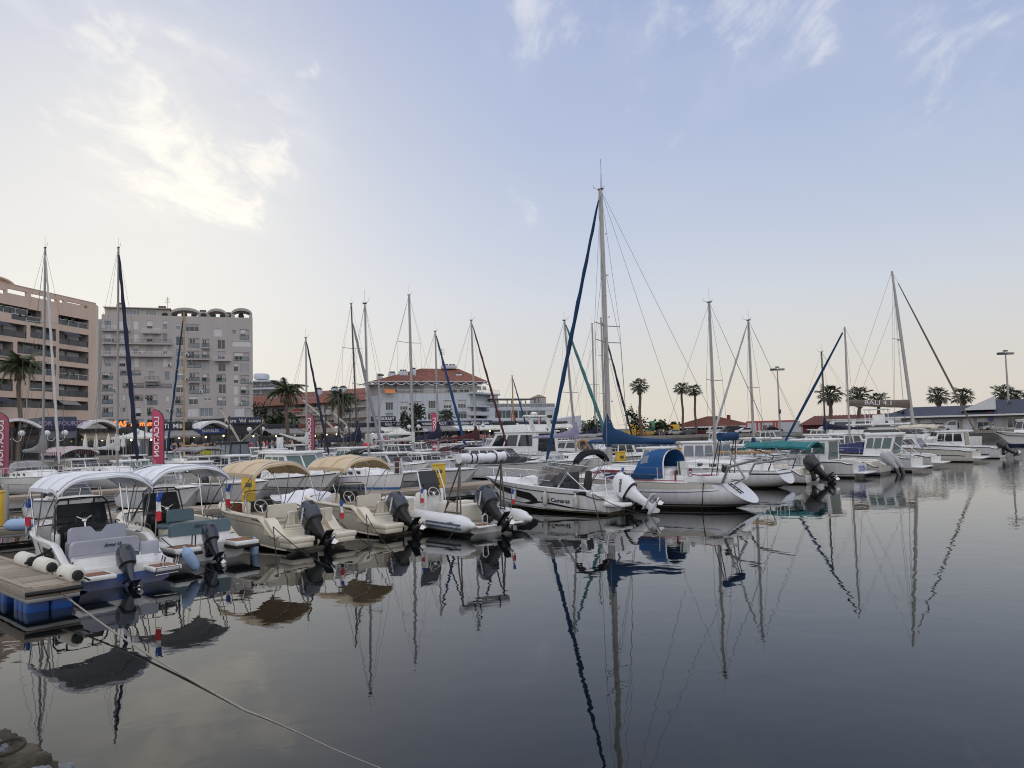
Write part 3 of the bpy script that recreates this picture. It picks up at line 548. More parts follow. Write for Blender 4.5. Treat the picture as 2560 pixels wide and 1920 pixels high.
a,b,c,d=F.rect(*c3(180,515,300,570)); mb=MB(); mb.add([(a,.1,d),(b,.1,d),(b,-2,c),(a,-2,c)],[(0,1,2,3)]); mb.out('awning',orange_aw,bE)
# right wing with the curved balcony
FW=Front(1172,176,1228,188); z=FW.uv(1200,986)[1]
mb=MB(); o=thing('corner_wing','pale stepped wing with balconies between the corner house and the roof terrace','building',FW.o,FW.rz); mb.box((FW.W/2,6,z/2+.3),(FW.W,12,z*1.0)); mb.out('wall',stucco_white,o)
for yy in(985,1017,1035,1052): slab(1168,1232,yy,2.,o,FF=FW,m=stucco_white,h=.9 if yy>1020 else .4,rail=yy<1040)
for r in((1240,480,1300,530),(1320,485,1360,530),(1195,775,1360,860)): a,b,c,d=FW.rect(*c3(*r)); window(o,a,b,c,d,-.05,3,.4)
# --- modern block with roof terrace
F=Front(1218,182,1390,192); zt=F.uv(1300,1019)[1]
bF=thing('restaurant_building','modern pale building with glazed first floor and roof terrace pergola','building',F.o,F.rz)
wins=[F.rect(*c3(x,765,x+w,855)) for x,w in((1465,80),(1548,40),(1590,60),(1660,70),(1740,45),(1790,40),(1836,60),(1900,70),(1975,70),(2050,75))]
mb=MB(); wallmesh(mb,0,F.W,0,zt,wins,.2); mb.box((F.W/2,7,zt/2),(F.W-.02,13,zt-.03)); mb.box((F.W/2,-.15,F.uv(1300,1047)[1]-.3),(F.W,.7,.35)); mb.out('wall',stucco_white,bF)
for i,(a,b,c,d) in enumerate(wins): window(bF,a,b,c,d,.14,1,.6 if i>8 else 0,frame_w,green_glass if i%3 else glass)
railing(bF,0,F.W,zt,1.,.1,frame_w,16,glass_mid)
mb=MB(); a,b,c,d=F.rect(*c3(1475,620,1960,650))
for x in(a,lerp(a,b,.33),lerp(a,b,.66),b): [mb.beam((x,y,zt),(x,y,c+.2),.18) for y in(1.5,6)]
mb.box(((a+b)/2,3.8,c+.4),(b-a+.4,5.4,.25)); mb.out('pergola',frame_d,bF)
mb=MB(); a,b,c,d=F.rect(*c3(1430,580,1710,640)); mb.prism([(a,9,zt),(b,9,zt),(b,9,d+.5),(a,9,d-2)],(0,4,0)); mb.box((F.W*.06,6,zt+.9),(F.W*.3,4,1.8)); mb.box((F.W*.94,6,zt+1),(F.W*.12,4,3.4)); mb.out('rooftop_block',stucco_grey,bF)
mb=MB(); u=F.uv(1355,1000)[0]; mb.tube([(u,1.5,zt),(u,1.5,zt+3)],.1,6); mb.lathe([(2.0,2.5),(.1,3.3)],10,0,Matrix.Translation((u,1.5,zt))); mb.out('thatched_parasol',awn_taupe,bF)
# ---------------------------------------------------------------- shop row along the promenade
class PFront(Front):
    def __init__(s,a,b): s.o=Vector((a.x,a.y,GZ)); e=Vector((b.x-a.x,b.y-a.y,0)); s.W=e.length; s.u=e.normalized(); s.rz=math.atan2(e.y,e.x); s.n=Vector((e.y,-e.x,0)).normalized()
SF=PFront(AB(-20,112),AB(140,112))
def shop(x0,x1,label,front,text=None,sign=None,tcol=None,aw=None,awh=2.7,h=4.1,signh=1.,size=.62,roofarch=False,lights=0,neon=None,y=-.35,bold=.01):
    u0=SF.uv(x0,1095)[0]; u1=SF.uv(x1,1095)[0]; o=SF.o+SF.u*u0; w=u1-u0
    t=thing('shop_front',label,'shop',o,SF.rz,'shop fronts along the promenade')
    n=max(2,int(w/2.4)); ops=[(w*(i+.08)/n,w*(i+.92)/n,.15,2.7) for i in range(n)]
    mb=MB(); wallmesh(mb,0,w-.05,0,h,ops,.3); mb.box((w/2-.02,5.2,h/2),(w-.08,9.7,h-.02)); mb.out('wall',front,t)
    for i,(a,b,c,d) in enumerate(ops): window(t,a,b,c,d,.2,2,0,frame_d,R.choice([glass,glass,glass_mid]))
    if sign:
        mb=MB(); mb.rbox((w/2,-.12,h-signh/2+.1),(w-.4,.22,signh),.04); s=mb.out('sign_board',sign,t)
        if text: txt(text,size,tcol or sign_white,s,(w/2,-.25,h-signh/2+.1),bold=bold)
    if aw:
        mb=MB(); rows=[[(lerp(.1,w-.15,i/16),-.3-k*2.8/4,awh+.75-.75*(k/4)-.04*math.sin(i*1.9)) for i in range(17)] for k in range(5)]
        mb.grid(rows); mb.grid([rows[-1],[(x,y_+.0,z-.28) for x,y_,z in rows[-1]]],sm=False); a=mb.out('awning',aw,t)
    if roofarch:
        mb=MB(); k=max(1,int(w/9))
        for j in range(k):
            a,b=w*j/k,w*(j+1)/k; up=[(lerp(a,b,i/10),-1.8,h+.1+1.1*math.sin(PI*i/10)) for i in range(11)]; dn=[(lerp(a+.3,b-.3,i/10),-1.8,h-.1+.95*math.sin(PI*i/10)) for i in range(10,-1,-1)]
            mb.prism(up+dn,(0,4,0))
        mb.out('roof_arch',shade_white,t)
    if lights:
        for i in range(lights): q=MB(); q.ell((w*(i+.5)/lights+R.uniform(-.5,.5),-2.2-R.random()*.6,2.2+R.random()*.35),(.13,.13,.13),6); q.out('lamp_globe',lamp_on,t)
    if neon: txt(neon,.95,lamp_neon,t,(w*.5,-.3,h+.55),bold=.03)
    return t
shop(-30,98,'dark shop front with a white arched roof at the left edge, below the pink block',mk('brown_shop_front',(.055,.035,.025),.6,var=.3),None,sign_black,None,None,roofarch=True)
shop(98,193,'grey clad kiosk with a tall navy sign board below the pink block',mk('grey_cladding',(.11,.13,.16),.6),'PA  A POR   FOURSSURES',sign_navy,mk('lilac_sign_paint',(.30,.26,.42),.5),None,h=5.4,signh=1.8,size=.8)
shop(193,292,'restaurant with taupe awnings and warm lamps left of the navy mast sail',dark_front,None,None,None,awn_taupe,2.6,h=3.9,roofarch=True,lights=6)
shop(292,378,'restaurant with an orange neon sign on its roof',dark_front,None,sign_black,None,None,h=3.9,lights=5,neon='CAS  A  mama')
shop(378,482,'dark bar front with white Mili lettering behind the pink flag',dark_front,'Ti  Mili',sign_black,None,awn_grey,h=4.6,signh=1.3,size=.95,lights=3)
shop(482,566,'dark shop front with a blue sign under a white arched roof',dark_front,'NAVALES',mk('blue_sign_board',(.03,.08,.26),.5),None,None,h=3.6,roofarch=True,signh=.8,size=.6,lights=2)
shop(566,652,'dark blue shop front with white rounded lettering right of the tan canopies',dark_front,'Phare  Vid  scooter',sign_navy,None,None,h=5.2,signh=1.1,size=.8,lights=1)
shop(652,742,'low dark restaurant with a red panel behind the twin lamp',mk('dark_blue_front',(.018,.028,.045),.5),None,sign_black,None,awn_grey,lights=2)
shop(742,842,'dark restaurant terrace with a reddish fascia behind the feathery palm',dark_front,'CAFE',mk('dull_red_board',(.14,.035,.03),.6),None,awn_taupe,lights=3)
shop(842,932,'brown fronted restaurant below the beige balconies',mk('brown_front',(.06,.04,.03),.6),None,sign_black,None,awn_grey,lights=3)
shop(932,1045,'ice cream restaurant with navy sign below the blue white house',dark_front,'Glacier  Bol  -  br',sign_navy,None,awn_white,h=4.2,signh=.8,size=.7,lights=1)
shop(1045,1122,'bar with purple blue neon strips below the blue white house',dark_front,'creations   HALUT',sign_navy,None,awn_grey,h=4.3,signh=1.,size=.75)
shop(1122,1232,'pizzeria with long navy fascia below the blue white house',dark_front,'Bar - Glacier - Pizzeria - Salade',sign_navy,None,awn_white,h=4.3,signh=1.,size=.72,lights=2)
shop(1232,1420,'open restaurant terrace with pale parasol roofs below the modern block',dark_front,None,sign_black,None,awn_white,h=3.9,lights=4)
o=thing('restaurant_sign','navy RESTAURANT board above the ice cream restaurant','sign',SF.o+SF.u*SF.uv(957,1095)[0]+Vector((0,0,4.3)),SF.rz)
mb=MB(); mb.rbox((0,-.3,.55),(5.2,.25,.9),.04); mb.box((-2,-.2,.05),(.1,.1,.3)); mb.box((2,-.2,.05),(.1,.1,.3)); b=mb.out('board',sign_navy,o); txt('RESTAURANT',.72,sign_white,b,(0,-.44,.55),bold=.02)
for px,w_ in ((1060,'leftmost'),(1098,'middle'),(1135,'rightmost')):
    o=thing('neon_strip',w_+' blue neon strip of the three glowing under the bar awnings','neon light',SF.o+SF.u*SF.uv(px,1095)[0]-SF.n*(-.9),SF.rz,'blue neon strips'); mb=MB(); mb.box((0,0,2.6),(2.4,.1,.12)); mb.out('tube',lamp_blue,o)
# ---------------------------------------------------------------- street lamps with twin globes
def lamp_mesh():
    r=[]
    p=MB(); p.tube([(0,0,0),(0,0,3.4)],[.09,.06],8); p.tube([(0,0,3.4),(0,0,4.1)],.03,6); p.lathe([(.16,0),(.16,.3),(.1,.5)],8); r.append(('pole',p,frame_d))
    for s in(-1,1):
        a=MB(); a.tube([(s*.05,0,2.7),(s*.35,0,2.35),(s*.75,0,2.45),(s*.85,0,2.9)],.035,6); r.append(('arm',a,frame_w))
        gl=MB(); gl.ell((s*.85,0,3.2),(.33,.33,.32),12); r.append(('globe',gl,mk('opal_glass',(.66,.67,.68),.2)))
    return [(n,m.mesh(n,x)) for n,m,x in r]
LM=lamp_mesh()
for i,(px,b,w) in enumerate([(30,93,'at the left edge by the pink flag'),(140,95,'in front of the navy kiosk sign'),(362,93,'right of the orange neon sign'),(640,93,'right of the grey block corner'),(855,96,'in front of the short palm'),(1035,95,'left of the pink flag with the navy sail'),(1198,95,'below the pizzeria sign'),(1285,97,'in front of the roof terrace block')]):
    F=PFront(AB(-60,b),AB(160,b)); t=thing('street_lamp','twin globe street lamp '+w,'street lamp',F.o+F.u*F.uv(px,1095)[0],SF.rz-.1,'twin globe lamps on the promenade')
    for n,m in LM: ob(n,m,t)
def lamppost(px,d,ytop,label,two=True):
    c=D(px,1090,d); h=D(px,ytop,d).z-GZ; t=thing('tall_street_light',label,'street light',(c.x,c.y,GZ),0)
    m=MB(); m.tube([(0,0,0),(0,0,h)],[.22,.12],8); m.out('pole',alu,t)
    if two:
        for s in(-1,1): q=MB(); q.rbox((s*.75,0,h+.05),(1.3,.7,.42),.15); q.tube([(0,0,h-.1),(s*.5,0,h)],.06,6); q.out('lamp_head',frame_d if s<0 else dull_alu,t)
        q=MB(); q.rbox((0,0,h+.5),(.7,.4,.25),.05); q.out('cap',frame_d,t)
        q=MB(); q.rbox((.05,-.2,h*.36),(.4,.4,.8),.05); q.out('control_box',frame_d,t)
    else: q=MB(); q.rbox((.35,0,h),(.9,.4,.25),.08); q.out('lamp_head',frame_d,t)
lamppost(2527,133,884,'tall twin headed light mast at the right edge in front of the navy roof')
lamppost(1951,150,924,'tall twin headed light mast behind the white container')
lamppost(949,118,938,'tall slim single head light left of the blue white house',False)
lamppost(365,96,995,'slim street light in front of the grey block',False)
# ---------------------------------------------------------------- palms
def frond_mesh(L,droop,m,seed,n=16):
    rr=random.Random(seed); mb=MB(); pts=[]
    for i in range(n+1):
        t=i/n; pts.append(Vector((L*(t-.18*t*t*droop),0,L*(.42*t-.75*droop*t*t))))
    mb.tube(pts,[.05*(1-t/n*.8) for t in range(n+1)],4)
    for i in range(2,n*2):
        t=i/(n*2); p=pts[int(t*n)].lerp(pts[min(n,int(t*n)+1)],t*n-int(t*n)); ll=L*.24*(math.sin(PI*min(1,t*.9+.12)))**.6
        for s in(-1,1):
            q=p+Vector((ll*.55,s*ll*.8,-ll*(.25+.35*rr.random()))); e=Vector((.016,0,0)); mb.add([p-e,p+e,q+e*.4,q-e*.4],[(0,1,2,3)])
    return mb.mesh('frond',m)
def fan_mesh(L,m,seed):
    rr=random.Random(seed); mb=MB(); c=Vector((L*.62,0,L*.06)); mb.tube([(0,0,0),tuple(c)],.035,4)
    for i in range(13):
        a=math.radians(-100+200*i/12); r=L*.5*(1-.12*abs(math.sin(a)))*rr.uniform(.85,1.05)
        q=c+Vector((r*math.cos(a),r*math.sin(a),-r*(.2+.3*rr.random()))); n=Vector((-math.sin(a),math.cos(a),0))*r*.10; mid=c.lerp(q,.6)+Vector((0,0,.03*L)); mb.add([c,mid+n*.8,q,mid-n*.8],[(0,1,2,3)])
    return mb.mesh('frond',m)
leafm=mk('palm_leaf',(.075,.09,.04),.6,var=.35,vs=1.5); leafd=mk('fan_palm_leaf',(.038,.050,.026),.65,var=.35,vs=1.5); deadm=mk('dry_palm_leaf',(.15,.11,.07),.85,var=.3); trunkm=mk('palm_trunk',(.12,.09,.07),.95,var=.35,vs=4,bump=.8,bs=18)
FR=[frond_mesh(1,.55+.25*k,leafm,k) for k in range(4)]; FN=[fan_mesh(1,leafd,k) for k in range(4)]; DEAD=fan_mesh(1,deadm,9)
def palm(px,d,yc,R_,tr,label,fan,skirt=0.,n=34):
    n=26 if fan else n
    p=D(px,yc,d); rr=random.Random(int(px)); h=p.z-GZ; t=thing('palm_tree',label,'palm tree',(p.x,p.y,GZ),rr.random()*6,'palms round the harbour')
    m=MB(); k=9; m.tube([(.12*math.sin(i*1.1),.1*math.cos(i),h*i/k) for i in range(k+1)],[tr*(1.2 if i==0 else 1+.1*((i%2))-.12*i/k+(.25 if i==k else 0)) for i in range(k+1)],10); m.out('trunk',trunkm,t)
    for i in range(n):
        el=lerp(1.3,-.75 if fan else -.15,((i+.5)/n)**.8); az=i*2.39996; o=ob('frond',R.choice(FN if fan else FR),t,(0,0,h-.1)); s=R_*rr.uniform(.85,1.1)*(.8 if el>1 else 1)
        o.scale=(s,s,s); o.rotation_euler=Euler((rr.uniform(-.3,.3),-el+(.0 if fan else .25),az),'XYZ')
    for i in range(int(skirt*26)):
        o=ob('dry_frond',DEAD,t,(0,0,h-.2-rr.random()*skirt*1.0)); s=R_*.6*rr.uniform(.7,1); o.scale=(s,s,s); o.rotation_euler=Euler((0,rr.uniform(1.0,1.4),i*2.4),'XYZ')
palm(50,96,915,3.3,.26,'tall feathery palm in front of the pink block',False,.3,40)
palm(717,112,977,3.4,.26,'slim feathery palm right of the grey block, dark against the sky',False,.25,30)
palm(853,118,1000,3.2,.24,'bushy feathery palm in front of the beige house',False,.5,46)
palm(1598,185,966,2.5,.34,'tall fan palm alone right of the big mast',True,.7)
palm(1704,205,971,2.3,.30,'left fan palm of the slim pair over the red roofed kiosk',True,.3)
palm(1736,208,976,2.3,.30,'right fan palm of the slim pair over the red roofed kiosk',True,.3)
palm(2074,150,985,2.7,.36,'big fan palm with dry skirt behind the thin dark mast',True,1.)
palm(2146,152,990,2.7,.36,'big fan palm left of the taupe sail cover',True,1.)
palm(2196,160,1000,2.2,.33,'smaller fan palm above the taupe sail cover',True,.2)
palm(2345,158,990,2.5,.5,'thick fan palm rising behind the navy roof, left of the mast stay',True,.4)
palm(2407,158,990,2.5,.5,'thick fan palm behind the navy roof, crossed by the furled stay',True,.4)
palm(2507,156,985,2.5,.5,'left fan palm of the pair over the navy roof by the right light mast',True,.3)
palm(2540,160,992,2.2,.45,'right fan palm of the pair over the navy roof at the right edge',True,.3)
palm(1115,150,1040,1.9,.2,'small fan palm beside the pizzeria terrace',True,.2,26)
def bush(px,d,y,rx,rz,label,m,cat='tree',n=420):
    rx*=.72
    p=D(px,y,d); t=thing('leafy_tree' if cat=='tree' else 'shrub',label,cat,(p.x,p.y,GZ)); rr=random.Random(int(px)+1); h=p.z-GZ
    q=MB(); q.tube([(0,0,0),(.1,0,h*.5),(0,.1,h)],[.16,.12,.05],6); [q.tube([(0,0,h*.5),(rx*.5*math.cos(a),rx*.5*math.sin(a),h)],[.07,.03],4) for a in(0,2,4)]; q.out('trunk',trunkm,t)
    q=MB()
    cl=[Vector((rr.uniform(-1,1)*rx*.75,rr.uniform(-1,1)*rx*.75,h+rr.uniform(-.8,.8)*rz)) for _ in range(14)]
    for i in range(n):
        c=rr.choice(cl)+Vector((rr.gauss(0,1)*rx*.2,rr.gauss(0,1)*rx*.2,rr.gauss(0,1)*rz*.25)); a=Vector((rr.uniform(-1,1),rr.uniform(-1,1),rr.uniform(-1,1))).normalized()*rx*.15; b=a.cross(Vector((rr.random(),rr.random(),1))).normalized()*rx*.09
        q.add([c-a,c+b,c+a,c-b],[(0,1,2,3)])
    o=q.out('crown',m,t); o['kind']='stuff'
bush(655,150,1035,2.4,2.2,'dark conifer like tree at the right foot of the grey block',foliage_d); bush(712,140,1052,4.,1.5,'rounded green tree behind the slim feathery palm',foliage); bush(1030,135,1050,3.6,2.4,'dark leafy tree behind the cream gazebo',foliage_d)
bush(1480,215,1060,4,2.2,'small green tree right of the white harbour building',foliage); bush(1660,215,1068,6,1.6,'low green tree by the yellow bouncy castles',foliage); bush(1590,195,1055,3.4,3.2,'dark tree at the foot of the lone tall fan palm',foliage_d); bush(2245,140,1058,3,2.,'dark shrub below the taupe sail cover at the navy roof end',foliage_d,'shrub')
# ---------------------------------------------------------------- buildings beyond the right hand quays
F=Front(1690,212,1862,205); b1=thing('harbour_kiosk','low maroon harbour kiosk with hipped terracotta roof behind the parked vans','building',F.o,F.rz)
ez=F.uv(1770,1066)[1]; rz_=F.uv(1770,1041)[1]; mb=MB(); wallmesh(mb,0,F.W,0,ez,[(2,4,.2,2.1),(6,8,.9,2.1),(12,15,.9,2.1)],.2); mb.box((F.W/2,5,ez/2),(F.W-.02,9.5,ez-.02)); mb.out('wall',maroon_wall,b1); [window(b1,a,b,c,d,.12,2) for a,b,c,d in((2,4,.2,2.1),(6,8,.9,2.1),(12,15,.9,2.1))]
x0,x1=-1.6,F.W+1.6; q0,q1=F.W*.44,F.W*.56
roofplane('roof',b1,(x0,-1.4,ez),(x1,-1.4,ez),(q1,5,rz_),(q0,5,rz_),mk('kiosk_tile',(.155,.052,.036),.85,var=.25,vs=.8),.8); roofplane('roof',b1,(x1,-1.4,ez),(x1,11,ez),(q1,5,rz_),(q1,5,rz_),MC['kiosk_tile'],.8); roofplane('roof',b1,(x0,11,ez),(x0,-1.4,ez),(q0,5,rz_),(q0,5,rz_),MC['kiosk_tile'],.8)
mb=MB(); mb.box((F.W/2,-1.45,ez-.15),(F.W+3.2,.12,.35)); mb.out('fascia',shade_white,b1); mb=MB(); mb.box((F.W*.75,5,rz_-.8),(.9,.9,2.2)); mb.out('chimney',maroon_wall,b1)
F=Front(1868,196,1992,190); b2=thing('exhibition_container','white cabin with red frame edges between the two low red buildings','building',F.o,F.rz); tz=F.uv(1930,1053)[1]
mb=MB(); mb.box((F.W/2,3,tz/2),(F.W,6,tz-.1)); mb.out('wall',mk('white_panel',(.50,.51,.53),.6),b2); mb=MB(); mb.box((F.W/2,-.05,tz),(F.W,.2,.3)); [mb.box((F.W*k,-.06,tz/2),(.32,.2,tz)) for k in(.0,.22,.3,.56,.62)]; mb.out('red_frame',red_paint,b2)
for k in(.33,.45): window(b2,F.W*k,F.W*(k+.1),.4,tz-.9,-.04,2)
F=Front(1355,224,1532,232); b3=thing('harbour_office','low white flat roofed building behind the teal furled sail','building',F.o,F.rz); tz=F.uv(1440,1052)[1]
mb=MB(); mb.box((F.W*.3,5,tz/2),(F.W*.6,10,tz)); mb.box((F.W*.78,5,tz*.42),(F.W*.44,10,tz*.84)); mb.prism([(0,-.02,tz),(F.W*.55,-.02,tz),(F.W*.55,-.02,tz+1.6)],(0,9,0)); mb.out('wall',stucco_white,b3); window(b3,F.W*.62,F.W*.95,.6,tz*.7,-.04,4,0,frame_w,glass_mid)
F=Front(2008,166,2245,150); b4=thing('boat_shed','long low maroon building with terracotta roof and grey shutters','building',F.o,F.rz); ez=F.uv(2120,1060)[1]; rz_=F.uv(2120,1042)[1]
ops=[(F.W*(.06+.115*k),F.W*(.06+.115*k)+F.W*.095,.1,ez-.7) for k in range(8)]; mb=MB(); wallmesh(mb,0,F.W,0,ez,ops,.3); mb.box((F.W/2,5,ez/2),(F.W-.02,9.3,ez-.02)); mb.out('wall',maroon_wall,b4)
for a,b,c,d in ops: window(b4,a,b,c,d,.2,1,0,frame_d,mk('grey_garage_shutter',(.09,.10,.11),.6))
roofplane('roof',b4,(-.6,-.8,ez-.1),(F.W+.6,-.8,ez-.1),(F.W+.6,6,rz_+.4),(-.6,6,rz_+.4),roof_maroon,.8)
F=Front(2218,139,2620,126); b5=thing('navy_roof_building','long low building with navy ribbed sheet roof at the right','building',F.o,F.rz)
e0=F.uv(2280,1043)[1]; e1=F.uv(2560,1031)[1]; ez=(e0+e1)/2; r0=F.uv(2330,1020)[1]; r1=F.uv(2560,1003)[1]
ops=[(F.W*(.05+.09*k),F.W*(.05+.09*k)+F.W*.07,.5,ez-.6) for k in range(10)]; mb=MB(); wallmesh(mb,0,F.W,0,ez,ops,.25); mb.box((F.W/2,6,ez/2),(F.W-.02,11.4,ez-.02)); mb.out('wall',mk('grey_beige_wall',(.34,.31,.28),.9),b5)
for i,(a,b,c,d) in enumerate(ops): window(b5,a,b,c,d,.15,2,R.choice([0,1,.4]),frame_d if i%2 else frame_w)
xm=F.uv(2455,1030)[0]; xa=F.uv(2330,1030)[0]
roofplane('roof',b5,(-1,-1.2,ez),(xm,-1.2,ez),(xm,6,r0+.3),(xa*.45,6,r0+.3),roof_navy,.55,.07); roofplane('roof',b5,(xm-4,-1.3,ez+.06),(F.W,-1.3,ez+.06),(F.W,7.5,r1+.5),(xm+2,7.5,r1+.5),roof_navy,.55,.07)
mb=MB(); mb.box((F.W/2,-1.3,ez-.12),(F.W+2,.1,.3)); mb.out('gutter',shade_white,b5); mb=MB(); mb.prism([(xm-3,-.5,r0-.6),(xm+2,-.5,r0+1.7),(xm+2,-.5,r0-.6)],(0,2.5,0)); mb.out('dormer',shade_white,b5)
# bouncy castles and awnings of the fun fair
def inflatable(px,y0,y1,d,w,m1,m2,label):
    c=D(px,y1,d); h=D(px,y0,d).z-GZ; t=thing('bouncy_castle',label,'inflatable',(c.x,c.y,GZ)); m=MB()
    m.rbox((0,0,h*.2),(w,4,h*.4),.4); [m.rbox((s*w*.42,k*1.6,h*.5),(w*.16,.9,h*.95),.3) for s in(-1,1) for k in(-1,1)]; m.out('body',m1,t); m=MB(); m.ring([[(0+w*.5*math.cos(a),k,h*.45+h*.5*math.sin(a)) for a in [PI*i/8 for i in range(9)]] for k in(-2,2)],closed=False,caps=False); m.out('arch',m2,t)
inflatable(1551,1060,1085,205,8,mk('yellow_pvc',(.6,.36,.03),.5),mk('orange_pvc',(.6,.18,.03),.5),'yellow and orange inflatable behind the blue sail cover'); inflatable(1608,1052,1085,212,6,mk('green_pvc',(.05,.24,.14),.5),MC['yellow_pvc'],'green inflatable beside the lone tall palm'); inflatable(1645,1062,1085,207,11,MC['yellow_pvc'],red_aw,'yellow inflatable with a red roof left of the maroon kiosk')
# ---------------------------------------------------------------- vehicles
tyre=rubber
def car(px,d,L,col,label,van=False,rz=0.,h=1.48):
    c=D(px,1085,d); t=thing('parked_van' if van else 'parked_car',label,'van' if van else 'car',(c.x,c.y,GZ),rz,'vehicles parked behind the quay'); W_=1.85; 
    if van: h=2.0; prof=[(-.5,.35),(-.5,1.2),(-.49,h-.1),(-.46,h),(.18,h),(.27,h-.15),(.38,1.12),(.49,.95),(.5,.35)]
    else: prof=[(-.5,.35),(-.5,.85),(-.46,.98),(-.36,h-.08),(-.25,h),(.02,h),(.1,h-.06),(.27,1.0),(.46,.85),(.5,.6),(.5,.35)]
    m=MB(); m.prism([(x*L,-W_/2,z) for x,z in prof],(0,W_,0)); m.out('body',col,t)
    g=MB()
    if van: g.prism([(.06*L,-W_/2-.012,1.2),(.33*L,-W_/2-.012,1.2),(.25*L,-W_/2-.012,h-.2),(.06*L,-W_/2-.012,h-.2)],(0,W_+.024,0)); g.prism([(-.4*L,-W_/2-.012,1.2),(.02*L,-W_/2-.012,1.2),(.02*L,-W_/2-.012,h-.2),(-.4*L,-W_/2-.012,h-.2)],(0,W_+.024,0)) if px<1800 else None
    else: g.prism([(-.34*L,-W_/2-.012,.98),(.22*L,-W_/2-.012,.98),(.06*L,-W_/2-.012,h-.1),(-.27*L,-W_/2-.012,h-.1)],(0,W_+.024,0))
    g.out('side_window',glass,t)
    for x in(-.31,.31):
        for s in(-1,1): q=MB(); q.lathe([(.2,-.1),(.33,-.1),(.33,.1),(.2,.1)],12,0,Matrix.Translation((x*L,s*(W_/2-.08),.33))@Matrix.Rotation(PI/2,4,'X')); q.out('wheel',tyre,t)
cw=mk('white_car_paint',(.62,.63,.65),.25,coat=.5); cd=mk('dark_car_paint',(.03,.032,.04),.25,coat=.5); cs=mk('silver_car_paint',(.36,.37,.39),.3,.4,coat=.4)
for px,d,L,m,lb,v,rz in [(1788,206,4.4,cw,'white van parked left of the big mast base line, before the maroon kiosk',True,PI),(1826,203,4.5,cd,'dark van parked right of the white one before the maroon kiosk',True,PI),(1862,196,4.6,cw,'white estate car in front of the kiosk corner',False,PI),(1932,190,4.6,cd,'dark car before the white cabin',False,0),(1555+100,204,4.2,cd,'dark car left of the kiosk, by the inflatables',False,0),(1690,202,4.2,cs,'silver car at the left corner of the kiosk',False,0),(1722,200,4.1,cd,'second dark car left of the white van',False,PI),(2075,158,4.4,cs,'silver car in front of the grey shutters',False,0),(2388,134,5.6,cw,'long white delivery van before the navy roofed building',True,PI),(2482,131,4.4,cs,'silver hatchback right of the long white van',False,PI),(1250,138,4.4,cd,'dark car on the quay before the modern block',False,.7)]: car(px,d,L,m,lb,v,rz)
c=D(955,1100,118); t=thing('parked_van','white van with a grey windscreen on the quay beside the cream gazebo','van',(c.x,c.y,GZ),.8,'vehicles parked behind the quay')
m=MB(); m.rbox((0,0,1.35),(5,2,1.9),.2); m.out('body',cw,t); m=MB(); m.rbox((1.,0,1.75),(3.2,2.03,.6),.1); m.out('windscreen',glass_mid,t)
for x in(-1.6,1.6):
    for s in(-1,1): q=MB(); q.lathe([(.2,-.1),(.35,-.1),(.35,.1),(.2,.1)],12,0,Matrix.Translation((x,s*.95,.35))@Matrix.Rotation(PI/2,4,'X')); q.out('wheel',tyre,t)
# no entry sign by the navy roofed building
c=D(2477,1062,130); t=thing('traffic_sign','red and blue round traffic signs on one post before the navy roof','traffic sign',(c.x,c.y,GZ)); m=MB(); m.tube([(0,0,0),(0,0,3.3)],.05,6); m.out('post',dull_alu,t)
for z,ma in((2.9,red_paint),(2.1,mk('sign_blue',(.03,.06,.3),.4))): m=MB(); m.lathe([(.4,0),(.4,.04)],16,0,Matrix.Translation((0,-.08,z))@Matrix.Rotation(PI/2,4,'X')); s=m.out('sign_disc',ma,t); m=MB(); m.box((0,-.14,z),(.55,.02,.13)); m.out('bar',sign_white if z>2.5 else red_paint,s)
# ---------------------------------------------------------------- gazebo, parasols, feather flags
def parasol(px,d,y,r,label,m,h=2.4):
    c=D(px,y,d); t=thing('market_parasol',label,'parasol',(c.x,c.y,GZ),R.random()); q=MB(); q.lathe([(r,h-.02),(r*.5,h+.3),(.06,h+.85)],4,0,Matrix.Rotation(PI/4,4,'Z')); q.lathe([(r,h-.24),(r,h-.02)],4,0,Matrix.Rotation(PI/4,4,'Z'),caps=False); q.out('canopy',m,t); q=MB()
    for a in range(4): b=PI/4+a*PI/2; q.tube([(r*.95*math.cos(b),r*.95*math.sin(b),0),(r*.95*math.cos(b),r*.95*math.sin(b),h)],.04,5)
    q.out('leg',frame_w,t)
parasol(999,112,1118,2.6,'cream pop up gazebo on the quay left of the mast with blue sail',awn_white,2.2)
parasol(350,96,1118,3.6,'big pale square parasol under the orange neon sign',awn_white,2.6)
for i,(px,d) in enumerate([(213,93),(240,94),(271,95),(290,96),(308,93),(345,94)]):
    c=D(px,1100,d); t=thing('closed_parasol',('first','second','third','fourth','fifth','sixth')[i]+' closed pale parasol from the left before the lit restaurants','parasol',(c.x,c.y,GZ),0,'closed parasols before the restaurants'); q=MB(); q.lathe([(.05,1.3),(.28,1.5),(.22,2.3),(.05,3.1)],8); q.out('canopy',awn_white,t); q=MB(); q.tube([(0,0,0),(0,0,1.4)],.03,5); q.out('pole',frame_w,t)
flagm=[mk('pink_flag_cloth',(.50,.07,.14),.8,var=.06),mk('faded_pink_flag_cloth',(.37,.10,.15),.8,var=.06)]
